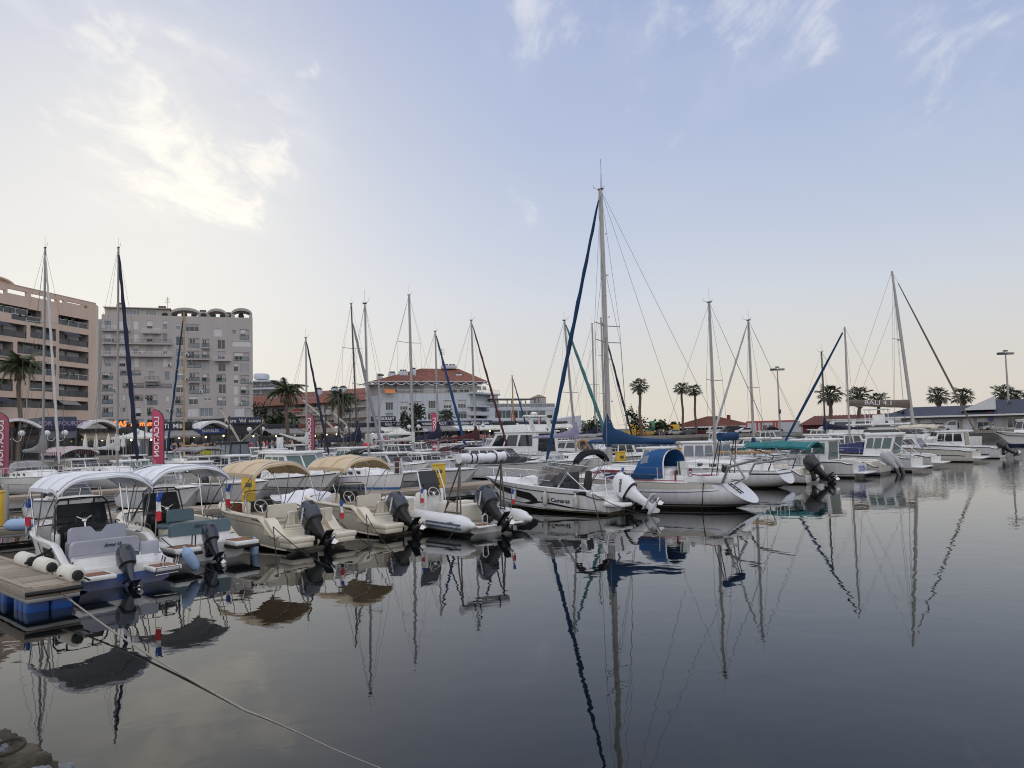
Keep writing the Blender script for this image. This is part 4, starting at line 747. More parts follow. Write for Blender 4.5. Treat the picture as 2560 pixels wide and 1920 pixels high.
def feather(px,d,y0,y1,w,label,fm,lean=0.,txs=True,zb=GZ,rz=0.):
    a=D(px,y1,d); b=D(px,y0,d); h=b.z-a.z; t=thing('feather_flag',label,'flag',(a.x,a.y,a.z),rz,'pink advertising flags'); n=14; rows=[]
    for i in range(n+1):
        z=h*i/n; k=i/n; wl=w*(1 if k<.8 else math.sqrt(max(.02,1-((k-.8)/.2)**2))); rows.append([(-w/2,.05*math.sin(k*5),z),(-w/2+wl*.5,.08*math.sin(k*5+1),z),(-w/2+wl,0,z)])
    m=MB(); m.grid(rows); m.out('banner',fm,t); m=MB(); m.tube([(w/2+.02,0,-(a.z-zb))]+[(w/2+.02-.0*i,0,h*i/10) for i in range(1,9)]+[(w/2-.12*w,0,h*.90),(w/2-.42*w,0,h*.97),(w/2-.80*w,0,h*1.0)],.035,6); m.out('pole',black,t)
    if txs:
        o=txt('LOCATION',w*.62,sign_white,t,(-.05*w,-.12,h*.50),rot=(PI/2,PI/2*-1,0),mirror=True,bold=.015,sx=h*.66/(w*.62*4.6))
    return t
feather(395,62,1023,1160,.93*1.0,'bright pink feather flag reading LOCATION seen from behind, left of the ochre mast',flagm[0])
feather(5,60,1030,1185,1.05,'pink feather flag cut by the left edge, LOCATION seen from behind',flagm[1])
feather(776,70,1030,1142,.75,'faded pink feather flag with mirrored LOCATION behind a mast in the middle of the quay',flagm[1])
feather(1089,92,1031,1130,.8,'pink feather flag behind the navy sail cover in the centre',flagm[0])
feather(1284,112,1031,1085,.6,'small pink feather flag left of the white motor cruiser',flagm[1])
feather(1349,116,1033,1090,.42,'narrowest pink feather flag above the white motor cruiser',flagm[1])
c=D(700,1125,95); t=thing('notice_board','white free standing notice board on the promenade among the people','sign',(c.x,c.y,GZ),.3); m=MB(); m.rbox((0,0,1.1),(.8,.06,2.),.02); m.out('board',sign_white,t)
c=D(515,1123,88); t=thing('yellow_placard','small yellow placard on the promenade before the dark bar','sign',(c.x,c.y,GZ),.3); m=MB(); m.rbox((0,0,.6),(1.3,.08,.9),.02); m.out('board',mk('yellow_green_paint',(.40,.38,.02),.5),t); m=MB(); m.box((-.5,0,.1),(.05,.05,.3)); m.box((.5,0,.1),(.05,.05,.3)); m.out('leg',frame_d,t)
# ---------------------------------------------------------------- people on the promenade
def person_mesh(pose):
    J={'pel':(0,0,.92),'ch':(0,0,1.28),'nk':(0,0,1.46),'hd':(0,.02,1.56),'ht':(0,.02,1.70)}
    st=pose.get('st',0.)
    E=[('pel','ch'),('ch','nk'),('nk','hd'),('hd','ht')]; RD={'pel':.15,'ch':.17,'nk':.06,'hd':.095,'ht':.08}
    for s,n in((-1,'l'),(1,'r')):
        sw=st*s
        J['hip'+n]=(s*.09,0,.86);J['kn'+n]=(s*.10,sw*.5+.02,.48);J['an'+n]=(s*.10,sw,.08);J['to'+n]=(s*.11,sw+.15,.04)
        J['sh'+n]=(s*.19,0,1.40);J['el'+n]=(s*.26,-sw*.5,1.12);J['ha'+n]=(s*.24,-sw*.8+pose.get('bend',.0),.88+pose.get('bend',0)*.5)
        E+=[('pel','hip'+n),('hip'+n,'kn'+n),('kn'+n,'an'+n),('an'+n,'to'+n),('ch','sh'+n),('sh'+n,'el'+n),('el'+n,'ha'+n)]
        RD.update({'hip'+n:.10,'kn'+n:.065,'an'+n:.045,'to'+n:.04,'sh'+n:.07,'el'+n:.045,'ha'+n:.035})
    ks=list(J); me=bpy.data.meshes.new('person'); me.from_pydata([J[k] for k in ks],[(ks.index(a),ks.index(b)) for a,b in E],[])
    o=bpy.data.objects.new('person',me); COL.objects.link(o); sk=o.modifiers.new('s','SKIN'); sub=o.modifiers.new('u','SUBSURF'); sub.levels=1
    for k,v in zip(ks,me.skin_vertices[0].data): v.radius=(RD[k],RD[k]*(.72 if k in('pel','ch') else 1)); v.use_root=(k=='pel')
    bpy.context.view_layer.update(); m2=bpy.data.meshes.new_from_object(o.evaluated_get(bpy.context.evaluated_depsgraph_get())); bpy.data.objects.remove(o); m2.name='person'
    for x in range(4): m2.materials.append(skin_m)
    for p in m2.polygons:
        c=p.center; p.use_smooth=True
        p.material_index=1 if (c.z>1.62 or (c.z>1.53 and c.y<-.02)) else 0 if (c.z>1.44 or (abs(c.x)>.21 and c.z<1.2)) else 2 if c.z>.92 else 3 if c.z>pose.get('hem',.5) else 0 if c.z>.09 else 3
    return m2
skin_m=mk('skin',(.42,.25,.17),.6)
PM=[person_mesh(dict(st=.0,hem=.5)),person_mesh(dict(st=.22,hem=.1)),person_mesh(dict(st=-.2,hem=.55)),person_mesh(dict(st=.05,bend=.2,hem=.1)),person_mesh(dict(st=.12,bend=.12,hem=.5))]
hairs=[mk('dark_hair',(.025,.018,.014),.7),mk('brown_hair',(.09,.05,.03),.7),mk('grey_hair',(.35,.34,.33),.7)]
cl=[('white',(.60,.60,.60)),('grey',(.22,.22,.23)),('navy',(.02,.03,.08)),('red',(.35,.04,.05)),('light blue',(.16,.30,.48)),('black',(.02,.02,.02)),('beige',(.40,.32,.24)),('pink',(.45,.20,.24)),('olive',(.10,.11,.05))]
cm=[mk(n.replace(' ','_')+'_cloth',c,.85) for n,c in cl]
spots=[]; seen=set()
for i in range(165):
    px=R.choice([R.uniform(430,560),R.uniform(560,900),R.uniform(590,830),R.uniform(1130,1330),R.uniform(905,1120)]); b=R.uniform(91.5,109); spots.append((px,b))
for i in range(10): spots.append((R.uniform(1600,1660),None))
for px,b in spots:
    if b is None: c=D(px,1085,R.uniform(196,203))
    else: F=PFront(AB(-60,b),AB(160,b)); c=F.o+F.u*F.uv(px,1100)[0]
    s,tq=R.randrange(9),R.choice([2,5,6,1,0,8,4,3])
    o=ob('person',R.choice(PM),None,(c.x,c.y,GZ),rot=(0,0,R.random()*6.28)); k=R.uniform(.93,1.06); o.scale=(k,k,k)
    zone='by the inflatables' if b is None else ('at waterside ' if b<97 else 'by the shops ' if b>104 else '')+('at the yellow placard' if px<535 else 'before the white arched roof' if px<590 else 'by the corner twin lamp' if px<665 else 'at the white notice board' if px<735 else 'by the faded pink flag' if px<800 else 'before the short palm' if px<900 else 'by the white van' if px<975 else 'by the cream gazebo' if px<1060 else 'at the neon bar' if px<1125 else 'below the pizzeria fascia' if px<1215 else 'under the terrace roofs')
    while (s,tq,zone) in seen: s,tq=R.randrange(9),R.randrange(9)
    seen.add((s,tq,zone))
    tag(o,f'person, {cl[s][0]} top, {cl[tq][0]} bottoms, {zone}','person','people on the promenade')
    for i,mm in enumerate((skin_m,R.choice(hairs),cm[s],cm[tq])): o.material_slots[i].link='OBJECT'; o.material_slots[i].material=mm
# low planters and walls along the quay
for px0,px1,lb in((505,640,'long pale planter wall on the quay edge before the dark bars'),(645,760,'weathered low wall on the quay edge before the notice board'),(770,880,'weathered low quay wall before the beige house'),(236,330,'pale planter wall on the quay before the lit restaurants')):
    F=PFront(AB(-60,91.2),AB(160,91.2)); u0,u1=F.uv(px0,1125)[0],F.uv(px1,1125)[0]; t=thing('planter_wall',lb,'wall',F.o+F.u*u0,F.rz); m=MB(); m.rbox(((u1-u0)/2,0,.3),(u1-u0,.5,.6),.04); m.out('body',concrete,t)
# ---------------------------------------------------------------- boat builders (local frame: +x bow, +y port, z=0 waterline)
from mathutils import noise as mnoise
def sm(a,b,x): t=min(1,max(0,(x-a)/(b-a))); return t*t*(3-2*t)
class Hull:
    def __init__(s,L,B,fs,fb,tw=.88,mx=.35,bp=2.3,ov=.5,drop=0.,dl=.12,sail=False,rs=0.,flare=.35,sp=1.5,draft=.3,lip=.2):
        s.__dict__.update(locals())
    def bg(s,t):
        if t<s.mx: k=s.tw+(1-s.tw)*math.sin(PI/2*t/s.mx)
        else: k=1-((t-s.mx)/(1-s.mx))**s.bp
        return max(.02,k*s.B/2)
    def sheer(s,t): return s.fs+(s.fb-s.fs)*t**s.sp-s.drop*(1-sm(s.dl*.35,s.dl*1.15,t))
    def pt(s,t,w,side=1):
        g,h=s.bg(t),s.sheer(t)
        if s.sail:
            zk=lerp(.04+s.lip*(1-t)**4,-s.draft,math.sin(PI*min(1,t*1.0)))+sm(.8,1,t)*(s.draft*.6); y=g*(1-(1-w)**2.6); z=zk+(h-zk)*(w**1.55)
        else:
            zk=-s.draft+(h+s.draft)*sm(.72,1.02,t)**2; bc=g*(.9-.42*t**2.5); zc=lerp(.06+.38*t**2.2,h*.93,sm(.86,1,t))
            if w<.3: q=w/.3; y=bc*q; z=zk+(zc-zk)*q
            else: q=(w-.3)/.7; y=bc+(g-bc)*q**(1+s.flare*t*2); z=zc+(h-zc)*q
        hz=min(1,max(0,(z+.3)/(h+.3))); x=t*s.L-(1-hz)*s.ov*t**5+s.rs*((hz-.42) if s.sail else hz)*(1-t)**(4 if s.sail else 7)
        return Vector((x,side*y,z))
    def nrm(s,t,w,side=1):
        a=s.pt(min(1,t+.01),w,side)-s.pt(max(0,t-.01),w,side); b=s.pt(t,min(1,w+.02),side)-s.pt(t,max(0,w-.02),side); n=a.cross(b).normalized()
        return n if n.y*side>0 else -n
    def shell(s,m,parent,name='hull',nt=26,nw=13,transom=True):
        mb=MB(); ws=[0]+[.15,.3-1e-4,.3+1e-4]+[.3+.7*i/(nw-4) for i in range(1,nw-3)] if not s.sail else [i/nw for i in range(nw+1)]
        ts=[(i/nt)**1.0 for i in range(nt+1)]; rows=[]
        for t in ts: rows.append([s.pt(t,w,-1) for w in ws[::-1]]+[s.pt(t,w,1) for w in ws[1:]])
        mb.grid(rows)
        if transom: mb.add(rows[0],[tuple(range(len(rows[0])))])
        return mb.out(name,m,parent)
    def strip(s,name,m,parent,w0,w1,t0=0.,t1=1.,off=.012,n=24,sides=(1,-1),wf=None):
        mb=MB()
        for sd in sides:
            rows=[]
            for i in range(n+1):
                t=lerp(t0,t1,i/n); a,b=(wf(i/n) if wf else (w0,w1)); rows.append([s.pt(t,a,sd)+s.nrm(t,a,sd)*off,s.pt(t,(a+b)/2,sd)+s.nrm(t,(a+b)/2,sd)*off,s.pt(t,b,sd)+s.nrm(t,b,sd)*off])
            mb.grid(rows)
        return mb.out(name,m,parent)
    def rub(s,name,m,parent,w=.98,r=.028,t0=0.,t1=.985,n=22,off=.0):
        mb=MB()
        for sd in(1,-1): mb.tube([s.pt(lerp(t0,t1,i/n),w,sd)+s.nrm(lerp(t0,t1,i/n),w,sd)*off for i in range(n+1)],r,6)
        return mb.out(name,m,parent)
    def text(s,st,size,m,parent,t,w,side=1,sx=1.,shear=0.,bold=.004):
        me=textmesh(st,size,m,sx=sx,bold=bold,shear=shear).copy(); dz=(s.pt(t,.98,side)-s.pt(t,.4,side)).length/.58
        for v in me.vertices:
            x,y=v.co.x,v.co.y; tt=t-x/s.L*side if side>0 else t+x/s.L; ww=w+y/dz; v.co=s.pt(min(.99,max(.0,tt)),ww,side)+s.nrm(min(.99,max(.0,tt)),ww,side)*.012
        return ob('lettering',me,parent)
    def deck(s,parent,t0,t1,m,camber=.06,n=14,name='deck',dz=0.):
        mb=MB(); rows=[]
        for i in range(n+1):
            t=lerp(t0,t1,i/n); g=s.pt(t,1,1); rows.append([Vector((g.x,g.y*k,g.z+dz+camber*(1-k*k)*min(1,g.y*1.5))) for k in(1,.75,.4,0,-.4,-.75,-1)])
        mb.grid(rows); return mb.out(name,m,parent)
    def well(s,parent,t0,t1,sole,m,ml,msole,rim=.15,n=16):
        """open cockpit between stations t0 and t1: rim, lining and sole"""
        r=MB(); l=MB(); f=MB(); inn={1:[],-1:[]}; low={1:[],-1:[]}
        for sd in(1,-1):
            ro=[]
            for i in range(n+1):
                t=lerp(t0,t1,i/n); g=s.pt(t,1,sd); y=max(.03,abs(g.y)-rim); a=Vector((g.x,sd*y,g.z)); ro.append([g,g+Vector((0,-sd*rim*.25,.025)),a+Vector((0,sd*rim*.25,.025)),a]); inn[sd].append(a); low[sd].append(Vector((g.x,sd*max(.03,y-.06),sole)))
            r.grid(ro); l.grid([[a,b] for a,b in zip(inn[sd],low[sd])])
        for k in(0,-1): l.add([inn[1][k],low[1][k],low[-1][k],inn[-1][k]],[(0,1,2,3)])
        f.grid([[a,b] for a,b in zip(low[1],low[-1])]); r.out('gunwale',m,parent); o=l.out('cockpit_lining',ml,parent); f.out('sole',msole,parent)
def outboard(parent,x,z,tilt,s,cm,leg=None,text=None,tc=None,y=0.,prop=None,seam=True):
    T=Matrix.Translation((x,y,z))@Matrix.Rotation(math.radians(tilt),4,'Y')@Matrix.Diagonal((s,s,s,1)); leg=leg or cm
    def sec(zz,xc,lx,wy,k=2.6,n=20):
        q=[]
        for i in range(n):
            a=2*PI*i/n; c,d=math.cos(a),math.sin(a); q.append(T@Vector((xc+lx*abs(c)**(2/k)*(1 if c>0 else -1),wy*abs(d)**(2/k)*(1 if d>0 else -1),zz)))
        return q
    r=MB(); r.ring([sec(-.42,-.32,.15,.10),sec(-.05,-.30,.2,.15),sec(.06,-.30,.27,.2)]); r.box((0,0,0),(.001,.001,.001)); r.f=r.f[:-6]; r.v=r.v[:-8]; r.m=r.m[:-6]; r.s=r.s[:-6]
    root_=r.out('outboard_engine',leg,parent)
    c=MB(); c.ring([sec(.07,-.30,.30,.21),sec(.10,-.30,.345,.245),sec(.26,-.31,.365,.262),sec(.44,-.33,.36,.262),sec(.58,-.345,.325,.245),sec(.69,-.355,.27,.21),sec(.755,-.36,.19,.15),sec(.785,-.36,.08,.06)]); c.out('cowling',cm,root_)
    if seam: c=MB(); c.ring([sec(.055,-.30,.31,.22),sec(.105,-.30,.352,.252)]); c.out('cowling_base',black,root_); c=MB(); c.ring([sec(.47,-.56,.14,.10),sec(.60,-.60,.10,.09)]); c.out('rear_vent',black,root_)
    if text:
        for sd in(1,-1):
            o=txt(text,.115,tc or sign_white,root_,(0,0,0),bold=.006); o.matrix_local=T@Matrix.Translation((-.36,sd*.269,.36))@Matrix.Rotation(0 if sd<0 else PI,4,'Z')@Matrix.Rotation(-PI/2*0-.5,4,'Y')@Matrix.Rotation(PI/2,4,'X')
    l=MB(); l.ring([sec(-.40,-.33,.145,.095),sec(-.62,-.36,.13,.065),sec(-.80,-.36,.12,.05)]); l.rbox((0,0,0),(.62,.26,.035),.016,M=T@Matrix.Translation((-.46,0,-.63))); 
    l.ring([[T@Vector((xx,rr*math.cos(2*PI*j/10),-.86+rr*math.sin(2*PI*j/10))) for j in range(10)] for xx,rr in((-.08,.01),(-.14,.06),(-.3,.085),(-.5,.08),(-.62,.06))])
    l.prism([T@Vector(p) for p in((-.2,-.012,-.9),(-.46,-.012,-.9),(-.5,-.012,-1.1),(-.4,-.012,-1.12))],T.to_3x3()@Vector((0,.024,0))); l.out('lower_unit',leg,root_)
    p=MB(); pm=T@Matrix.Translation((-.68,0,-.86)); p.ring([[pm@Vector((xx,rr*math.cos(2*PI*j/8),rr*math.sin(2*PI*j/8))) for j in range(8)] for xx,rr in((.06,.06),(-.06,.055),(-.12,.02))])
    for k in range(3):
        a=k*2*PI/3+.4; u=Vector((0,math.cos(a),math.sin(a))); v=Vector((0,-math.sin(a),math.cos(a))); p.add([pm@(u*.05+Vector((.05,0,0))),pm@(u*.12+v*.1+Vector((.05,0,0))),pm@(u*.21+v*.04),pm@(u*.19-v*.07+Vector((-.06,0,0))),pm@(u*.05+Vector((-.06,0,0)))],[(0,1,2,3,4)])
    p.out('propeller',prop or steel,root_)
    b=MB(); b.rbox((x-.05*s,y,z-.12*s),(.16*s,.3*s,.5*s),.03); b.rbox((x-.02*s,y,z+.0),(.2*s,.36*s,.12*s),.03); b.tube([(x-.08*s,y+.1*s,z-.32*s),tuple(T@Vector((-.22,.08,-.36)))],.035*s,6); b.out('bracket',black,root_)
    return root_
def bimini(parent,xa,xf,w,zc,drop,m,mf=None,pivot=None,zp=.9,p=2.6,sag=.05,valance=.12,fronts=.0,legs=True,yw=None):
    mb=MB(); rows=[]; n=12; k=18
    for i in range(n+1):
        t=i/n; x=lerp(xa,xf,t); row=[]
        for j in range(k+1):
            v=-1+2*j/k; ww=w/2*(1-fronts*t); row.append(Vector((x+.05*(1-abs(v)**3)*(1 if t>.5 else -1)*abs(2*t-1),ww*v,zc-drop*abs(v)**p-sag*math.sin(PI*((t*2)%1))*(1-v*v)-.10*abs(2*t-1)**6-.012*math.sin(t*19+v*7)+.035*mnoise.noise(Vector((x*2.3+xa*7,ww*1.6,w)))+.02*mnoise.noise(Vector((x*6,ww*5,xa))))))
        rows.append(row)
    mb.grid(rows); und=[[q+Vector((0,0,-.015)) for q in r] for r in rows]; mb.grid(und)
    for e,f in((rows[0],und[0]),(rows[-1],und[-1])): mb.grid([e,[q+Vector((0,0,-valance*.6)) for q in e]],sm=False)
    for j in(0,-1): mb.grid([[r[j] for r in rows],[r[j]+Vector((0,0,-valance)) for r in rows]],sm=False)
    root_=mb.out('bimini',m,parent); f=MB()
    for t_ in(.34,.67):
        e=rows[int(n*t_)]; f.grid([[q+Vector((-.02,0,.012)) for q in e],[q+Vector((.02,0,.012)) for q in e]],sm=True); f.out('seam',mk(m.name+'_seam',tuple(c*.72 for c in m.node_tree.nodes['Vector Math'].inputs[0].default_value[:3]),.9),root_); f=MB(); xm=pivot if pivot is not None else (xa+xf)/2; yw=yw or w/2*.97
    for x in(xa+.08,(xa+xf)/2,xf-.08):
        f.tube([Vector((x,w/2*.985*(-1+2*j/12)*(1-fronts*(x-xa)/(xf-xa)),zc-drop*abs(-1+2*j/12)**p-.03)) for j in range(13)],.016,6)
        if legs:
            for s in(-1,1): f.tube([(xm,s*yw,zp),(x,s*w/2*.985*(1-fronts*(x-xa)/(xf-xa)),zc-drop-.02)],.017,6)
    if legs:
        for s in(-1,1): f.tube([(xm-1.,s*yw,zp-.05),(xa+.08,s*w/2*.985,zc-drop-.02)],.012,5)
    f.out('frame',mf or steel,root_); return root_
def wheel(parent,x,y,z,r,m,tilt=25,spokes=3,mc=None):
    T=Matrix.Translation((x,y,z))@Matrix.Rotation(math.radians(-90+tilt),4,'Y'); mb=MB(); n=20
    mb.ring([[T@Vector(((r+.016*math.cos(b))*math.cos(2*PI*i/n),(r+.016*math.cos(b))*math.sin(2*PI*i/n),.016*math.sin(b))) for b in [2*PI*j/6 for j in range(6)]] for i in range(n+1)],caps=False)
    o=mb.out('steering_wheel',m,parent); q=MB(); q.lathe([(.05,-.02),(.06,.01),(.03,.03)],10,0,T)
    for k in range(spokes): a=2*PI*k/spokes+PI; q.beam(T@Vector((0,0,0)),T@Vector((r*math.cos(a),r*math.sin(a),0)),.035,.02)
    q.tube([tuple(T@Vector((0,0,0))),tuple(T@Vector((0,0,-.12)))],.03,6); q.out('spoke',mc or steel,o)
def flag(parent,x,y,z0,h,L=.42,lean=-.12,seed=0,ly=0.):
    rr=random.Random(seed); p=MB(); top=Vector((x+lean*h,y+ly*h,z0+h)); p.tube([(x,y,z0),top],.016,6); o=p.out('flag_staff',steel,parent); d=Vector((-.25,rr.uniform(-.3,.3),-1)).normalized(); e=Vector((-.7,.35,-.25)).normalized()
    base=Vector((x,y,z0)); hh=.36
    for k,mm in enumerate((flag_blue,flag_white,flag_red)):
        m=MB(); rows=[]
        for i in range(4):
            u=(k+i/3)/3; wd=L*(.36-.07*math.sin(u*3)); rows.append([top+Vector((-.05*u-.30*(v-.25)*wd+.03*math.sin(u*9+v*5),-(v-.15)*wd*.9+.10*math.sin(u*2.4)*L,-.02-u*L*1.65-.10*v*L-.05*L*math.sin(v*6))) for v in(0,.25,.5,.75,1)])
        m.grid(rows); m.out('flag_band',mm,o)
    return o
def tubepart(parent,name,m,paths,r=.014,n=6):
    mb=MB(); [mb.tube(p,r,n) for p in paths]; return mb.out(name,m,parent)
def fender(loc,m,label,L=.55,r=.11,rot=None,cord=None,group='fenders on the boats'):
    t=thing('fender',label,'fender',loc,0,group); b=MB(); T=Matrix(rot.to_matrix().to_4x4()) if rot else Matrix.Identity(4)
    b.lathe([(.02,-L/2-.05),(.035,-L/2-.03),(.05,-L/2),(r*.8,-L/2+r*.35),(r,-L/2+r),(r,L/2-r),(r*.8,L/2-r*.35),(.05,L/2),(.035,L/2+.04),(.02,L/2+.06)],14,0,T); b.out('body',m,t)
    if cord: c=MB(); c.tube([(0,0,L/2+.05),tuple(Vector(cord)-Vector(loc))],.008,5); c.out('cord',rope_grey,t)
    return t
def line(pts,label,r=.013,m=None,sag=0.,group='mooring lines',n=14,name='mooring_line'):
    q=[]
    for a,b in zip(pts[:-1],pts[1:]):
        a,b=Vector(a),Vector(b); q+=[a.lerp(b,i/n)+Vector((0,0,-sag*4*(i/n)*(1-i/n)*(b-a).length)) for i in range(n)]
    q.append(Vector(pts[-1])); mb=MB(); mb.tube(q,r,6); o=mb.out(name,m or rope_dark); return tag(o,label,'rope',group)
# ---- sailing boat
def sailboat(name,label,stern,head,L,B,fs,fb,mx,mh,hm,jib=None,sail=None,mast=None,spr=(.5,),rs=.35,mr=.075,boom=True,boomz=1.9,boomlen=None,cabin=True,dodger=None,rail=True,lean=0.,jr=.09,rake=0.,deckm=None,lazy=False,backstay=True,stemtext=None,trunkh=.42,portm=None,wind=True,cabx=None,frac=1.,boomup=0.,sailr=.2):
    t=thing(name,label,'sailing boat',(stern[0],stern[1],0),head); H_=Hull(L,B,fs,fb,tw=.62,mx=.42,bp=2.2,ov=L*.10,sail=True,rs=rs,sp=1.4,draft=.35); t['rz']=head
    H_.shell(hm,t); dm=deckm or white; H_.deck(t,0,1,dm,.05); H_.rub('toe_rail',alu,t,1.,.022)
    c0,c1=cabx or(L*.34,L*.74); dz=lambda x: H_.sheer(x/L)
    if cabin:
        mb=MB(); secs=[]
        for i in range(11):
            u=i/10; x=lerp(c0,c1,u); hh=trunkh*(1 if u<.75 else 1-((u-.75)/.25)**1.5*.92); w=min(H_.bg(x/L)*.68,B*.36)*(1-.15*u); z=dz(x)
            secs.append([(x,w*1.04,z-.03),(x+.03,w,z+hh*.75),(x,w*.84,z+hh),(x,0,z+hh*1.1),(x,-w*.84,z+hh),(x+.03,-w,z+hh*.75),(x,-w*1.04,z-.03)])
        mb.grid(secs); mb.add(secs[0],[tuple(range(7))]); cb=mb.out('cabin_trunk',dm,t)
        for sd in(1,-1):
            for k in range(3):
                u=.15+.22*k; x=lerp(c0,c1,u); w=min(H_.bg(x/L)*.68,B*.36)*(1-.15*u); q=MB(); q.rbox((x,sd*(w*1.02),dz(x)+trunkh*.42),(.55-.1*k,.03,.17),.012,M=Matrix.Rotation(sd*-.07,4,'X')); q.out('cabin_window',portm or glass,cb)
        q=MB(); q.rbox((c0-.25,B*.22,dz(c0)+.12),(L*.3-.2,.22,.3),.05); q.rbox((c0-.25-0.,-B*.22,dz(c0)+.12),(L*.3-.2,.22,.3),.05); q.s=q.s; q.out('cockpit_coaming',dm,t)
    z0=dz(mx)+(trunkh if cabin and c0<mx<c1 else 0); mm=mast or alu; tip=Vector((mx-rake*(mh-z0),lean*(mh-z0),mh)); base=Vector((mx,0,z0))
    mb=MB(); secs=[]
    for u in(0,.7,.9,1): 
        k=1-.28*max(0,(u-.6)/.4); c=base.lerp(tip,u); secs.append([c+Vector((mr*1.25*k*math.cos(a),mr*.85*k*math.sin(a),0)) for a in [2*PI*j/10 for j in range(10)]])
    mb.ring(secs); ms=mb.out('mast',mm,t)
    wires=[]; chx=mx-.25; fl=base.lerp(tip,frac)
    for u in spr:
        c=base.lerp(tip,u); sw=B*.36*(1-.25*(u-.4)); q=MB(); [q.tube([c,c+Vector((-.12,s*sw,.06))],.022,5) for s in(-1,1)]; q.out('spreader',mm,ms)
        for s in(-1,1): wires+= [[(chx,s*B*.44,dz(chx)),c+Vector((-.12,s*sw,.06)),tip if u==spr[-1] else base.lerp(tip,min(1,u+.3))],[(chx+.3*0-.35,s*B*.42,dz(chx)),base.lerp(tip,u*.97)]]
    bow=H_.pt(.985,1,1); bow.y=0; bow.z+=.05
    wires.append([bow,fl]); 
    if backstay: wires.append([Vector((.35,0,dz(.1))),tip])
    for k in(-.03,.04): wires.append([base+Vector((mr*1.6,k,0)),tip+Vector((mr*1.1,k,0))])
    if boom: wires.append([Vector((mx-(boomlen or mx*.8),0,z0+boomz-trunkh*0)),tip])
    tubepart(t,'standing_rigging',wire,wires,.0085,4)
    if jib:
        a,b=bow.lerp(fl,.045),bow.lerp(fl,.965); q=MB(); n=26; q.tube([a.lerp(b,i/n)+Vector((0,.015*math.sin(i*2.1),-.05*math.sin(PI*i/n)*0)) for i in range(n+1)],[jr*(.55+.6*math.sin(PI*min(1,(i/n)*.75+.22))) *(1+.12*math.sin(i*1.7)) if 0<i<n else jr*.4 for i in range(n+1)],8); q.out('furled_jib',jib,t); q=MB(); q.lathe([(.1,0),(.13,.05),(.13,.12),(.1,.17)],10,0,Matrix.Translation(bow+Vector((-.02,0,.12)))); q.out('furling_drum',black,t)
    if boom:
        bl=boomlen or mx*.8; zb=z0+boomz-(trunkh if cabin else 0)-.3; b0=Vector((mx-.1,0,zb)); b1=Vector((mx-bl,0,zb+boomup)); q=MB(); q.tube([b0,b1],.065,8); bo=q.out('boom',mm,t)
        if sail:
            q=MB(); secs=[]; n=16
            for i in range(n+1):
                u=i/n; c=b0.lerp(b1,u*.97)+Vector((.22*(1-u)*0+.1,0,0)); hh=sailr*(2.4*(1-u)**3.2+1.15-.35*u)*(1+.05*math.sin(i*2.3)); ww=sailr*(.62+.12*math.sin(i*1.3))*(1-.25*u); secs.append([c+Vector((.03*math.sin(i),ww*math.cos(a)*(.8 if math.sin(a)>0 else 1),-.05+hh*(.5+.5*math.sin(a)))) for a in [2*PI*j/12 for j in range(12)]])
            q.ring(secs); q.ring([[Vector((mx+.02,0,zb))+Vector((rr*1.1*math.cos(a),rr*math.sin(a),zz)) for a in [2*PI*j/10 for j in range(10)]] for zz,rr in((-.12,.13),(.3,.2*sailr/.2),(.7,.17*sailr/.2),(1.0*sailr/.24,.11),(1.2*sailr/.24,.09))]); q.out('sail_cover',sail,bo)
    if rail:
        pts=[]; r1=[];r2=[]
        for sd in(1,-1):
            for k in range(7): tt=.06+.13*k; p=H_.pt(tt,1,sd); p.y*=.97; pts.append([p,p+Vector((0,0,.6))])
            pp=[H_.pt(.02+.88*i/12,1,sd) for i in range(13)]; r1.append([Vector((p.x,p.y*.97,p.z+.6)) for p in pp]); r2.append([Vector((p.x,p.y*.97,p.z+.32)) for p in pp])
        tubepart(t,'stanchion',steel,pts,.013,5); tubepart(t,'lifeline',wire,r1+r2,.006,4)
        def bowp(dz_): return [H_.pt(.86,1,1)+Vector((0,-.03,dz_)),H_.pt(.94,1,1)+Vector((0,0,dz_)),Vector((L+.05,.12,H_.fb+dz_)),Vector((L+.05,-.12,H_.fb+dz_)),H_.pt(.94,1,-1)+Vector((0,0,dz_)),H_.pt(.86,1,-1)+Vector((0,.03,dz_))]
        P1=bowp(.62); tubepart(t,'pulpit',steel,[P1,bowp(.32)]+[[P1[i],P1[i]-Vector((.0,0,.6))] for i in range(6)],.016,6)
        sp_=[H_.pt(.10,1,1)+Vector((0,0,.62)),H_.pt(.015,1,1)+Vector((0,-.1,.62)),H_.pt(.015,1,-1)+Vector((0,.1,.62)),H_.pt(.10,1,-1)+Vector((0,0,.62))]; tubepart(t,'pushpit',steel,[sp_]+[[p,p-Vector((0,0,.62))] for p in sp_],.016,6)
    if dodger:
        q=MB(); rows=[]; xd=c0-.1
        for i in range(6):
            u=i/5; x=lerp(xd-.75,xd+.6,u); h_=.62*math.sin(PI*(.5-.42*max(0,u-.35)/.65)) if u>.35 else .62; w=B*.33; zz_=dz(c0)+.28; rows.append([Vector((x,w*math.cos(PI*j/10)*(1.0),zz_+h_*math.sin(PI*j/10)**.6+(.18 if 0<j<10 else -.05))) for j in range(11)])
        q.grid(rows); q.out('sprayhood',dodger,t)
    if wind:
        q=MB(); q.tube([tip,tip+Vector((.0,0,.75))],.007,4); q.tube([tip,tip+Vector((.35,.02,.12)),tip+Vector((.38,.02,.3))],.009,4); q.tube([tip,tip+Vector((-.2,-.02,.15))],.009,4); q.box(tip+Vector((-.0,0,.02)),(.26,.1,.06)); q.out('masthead_fitting',black,ms)
    return t,H_
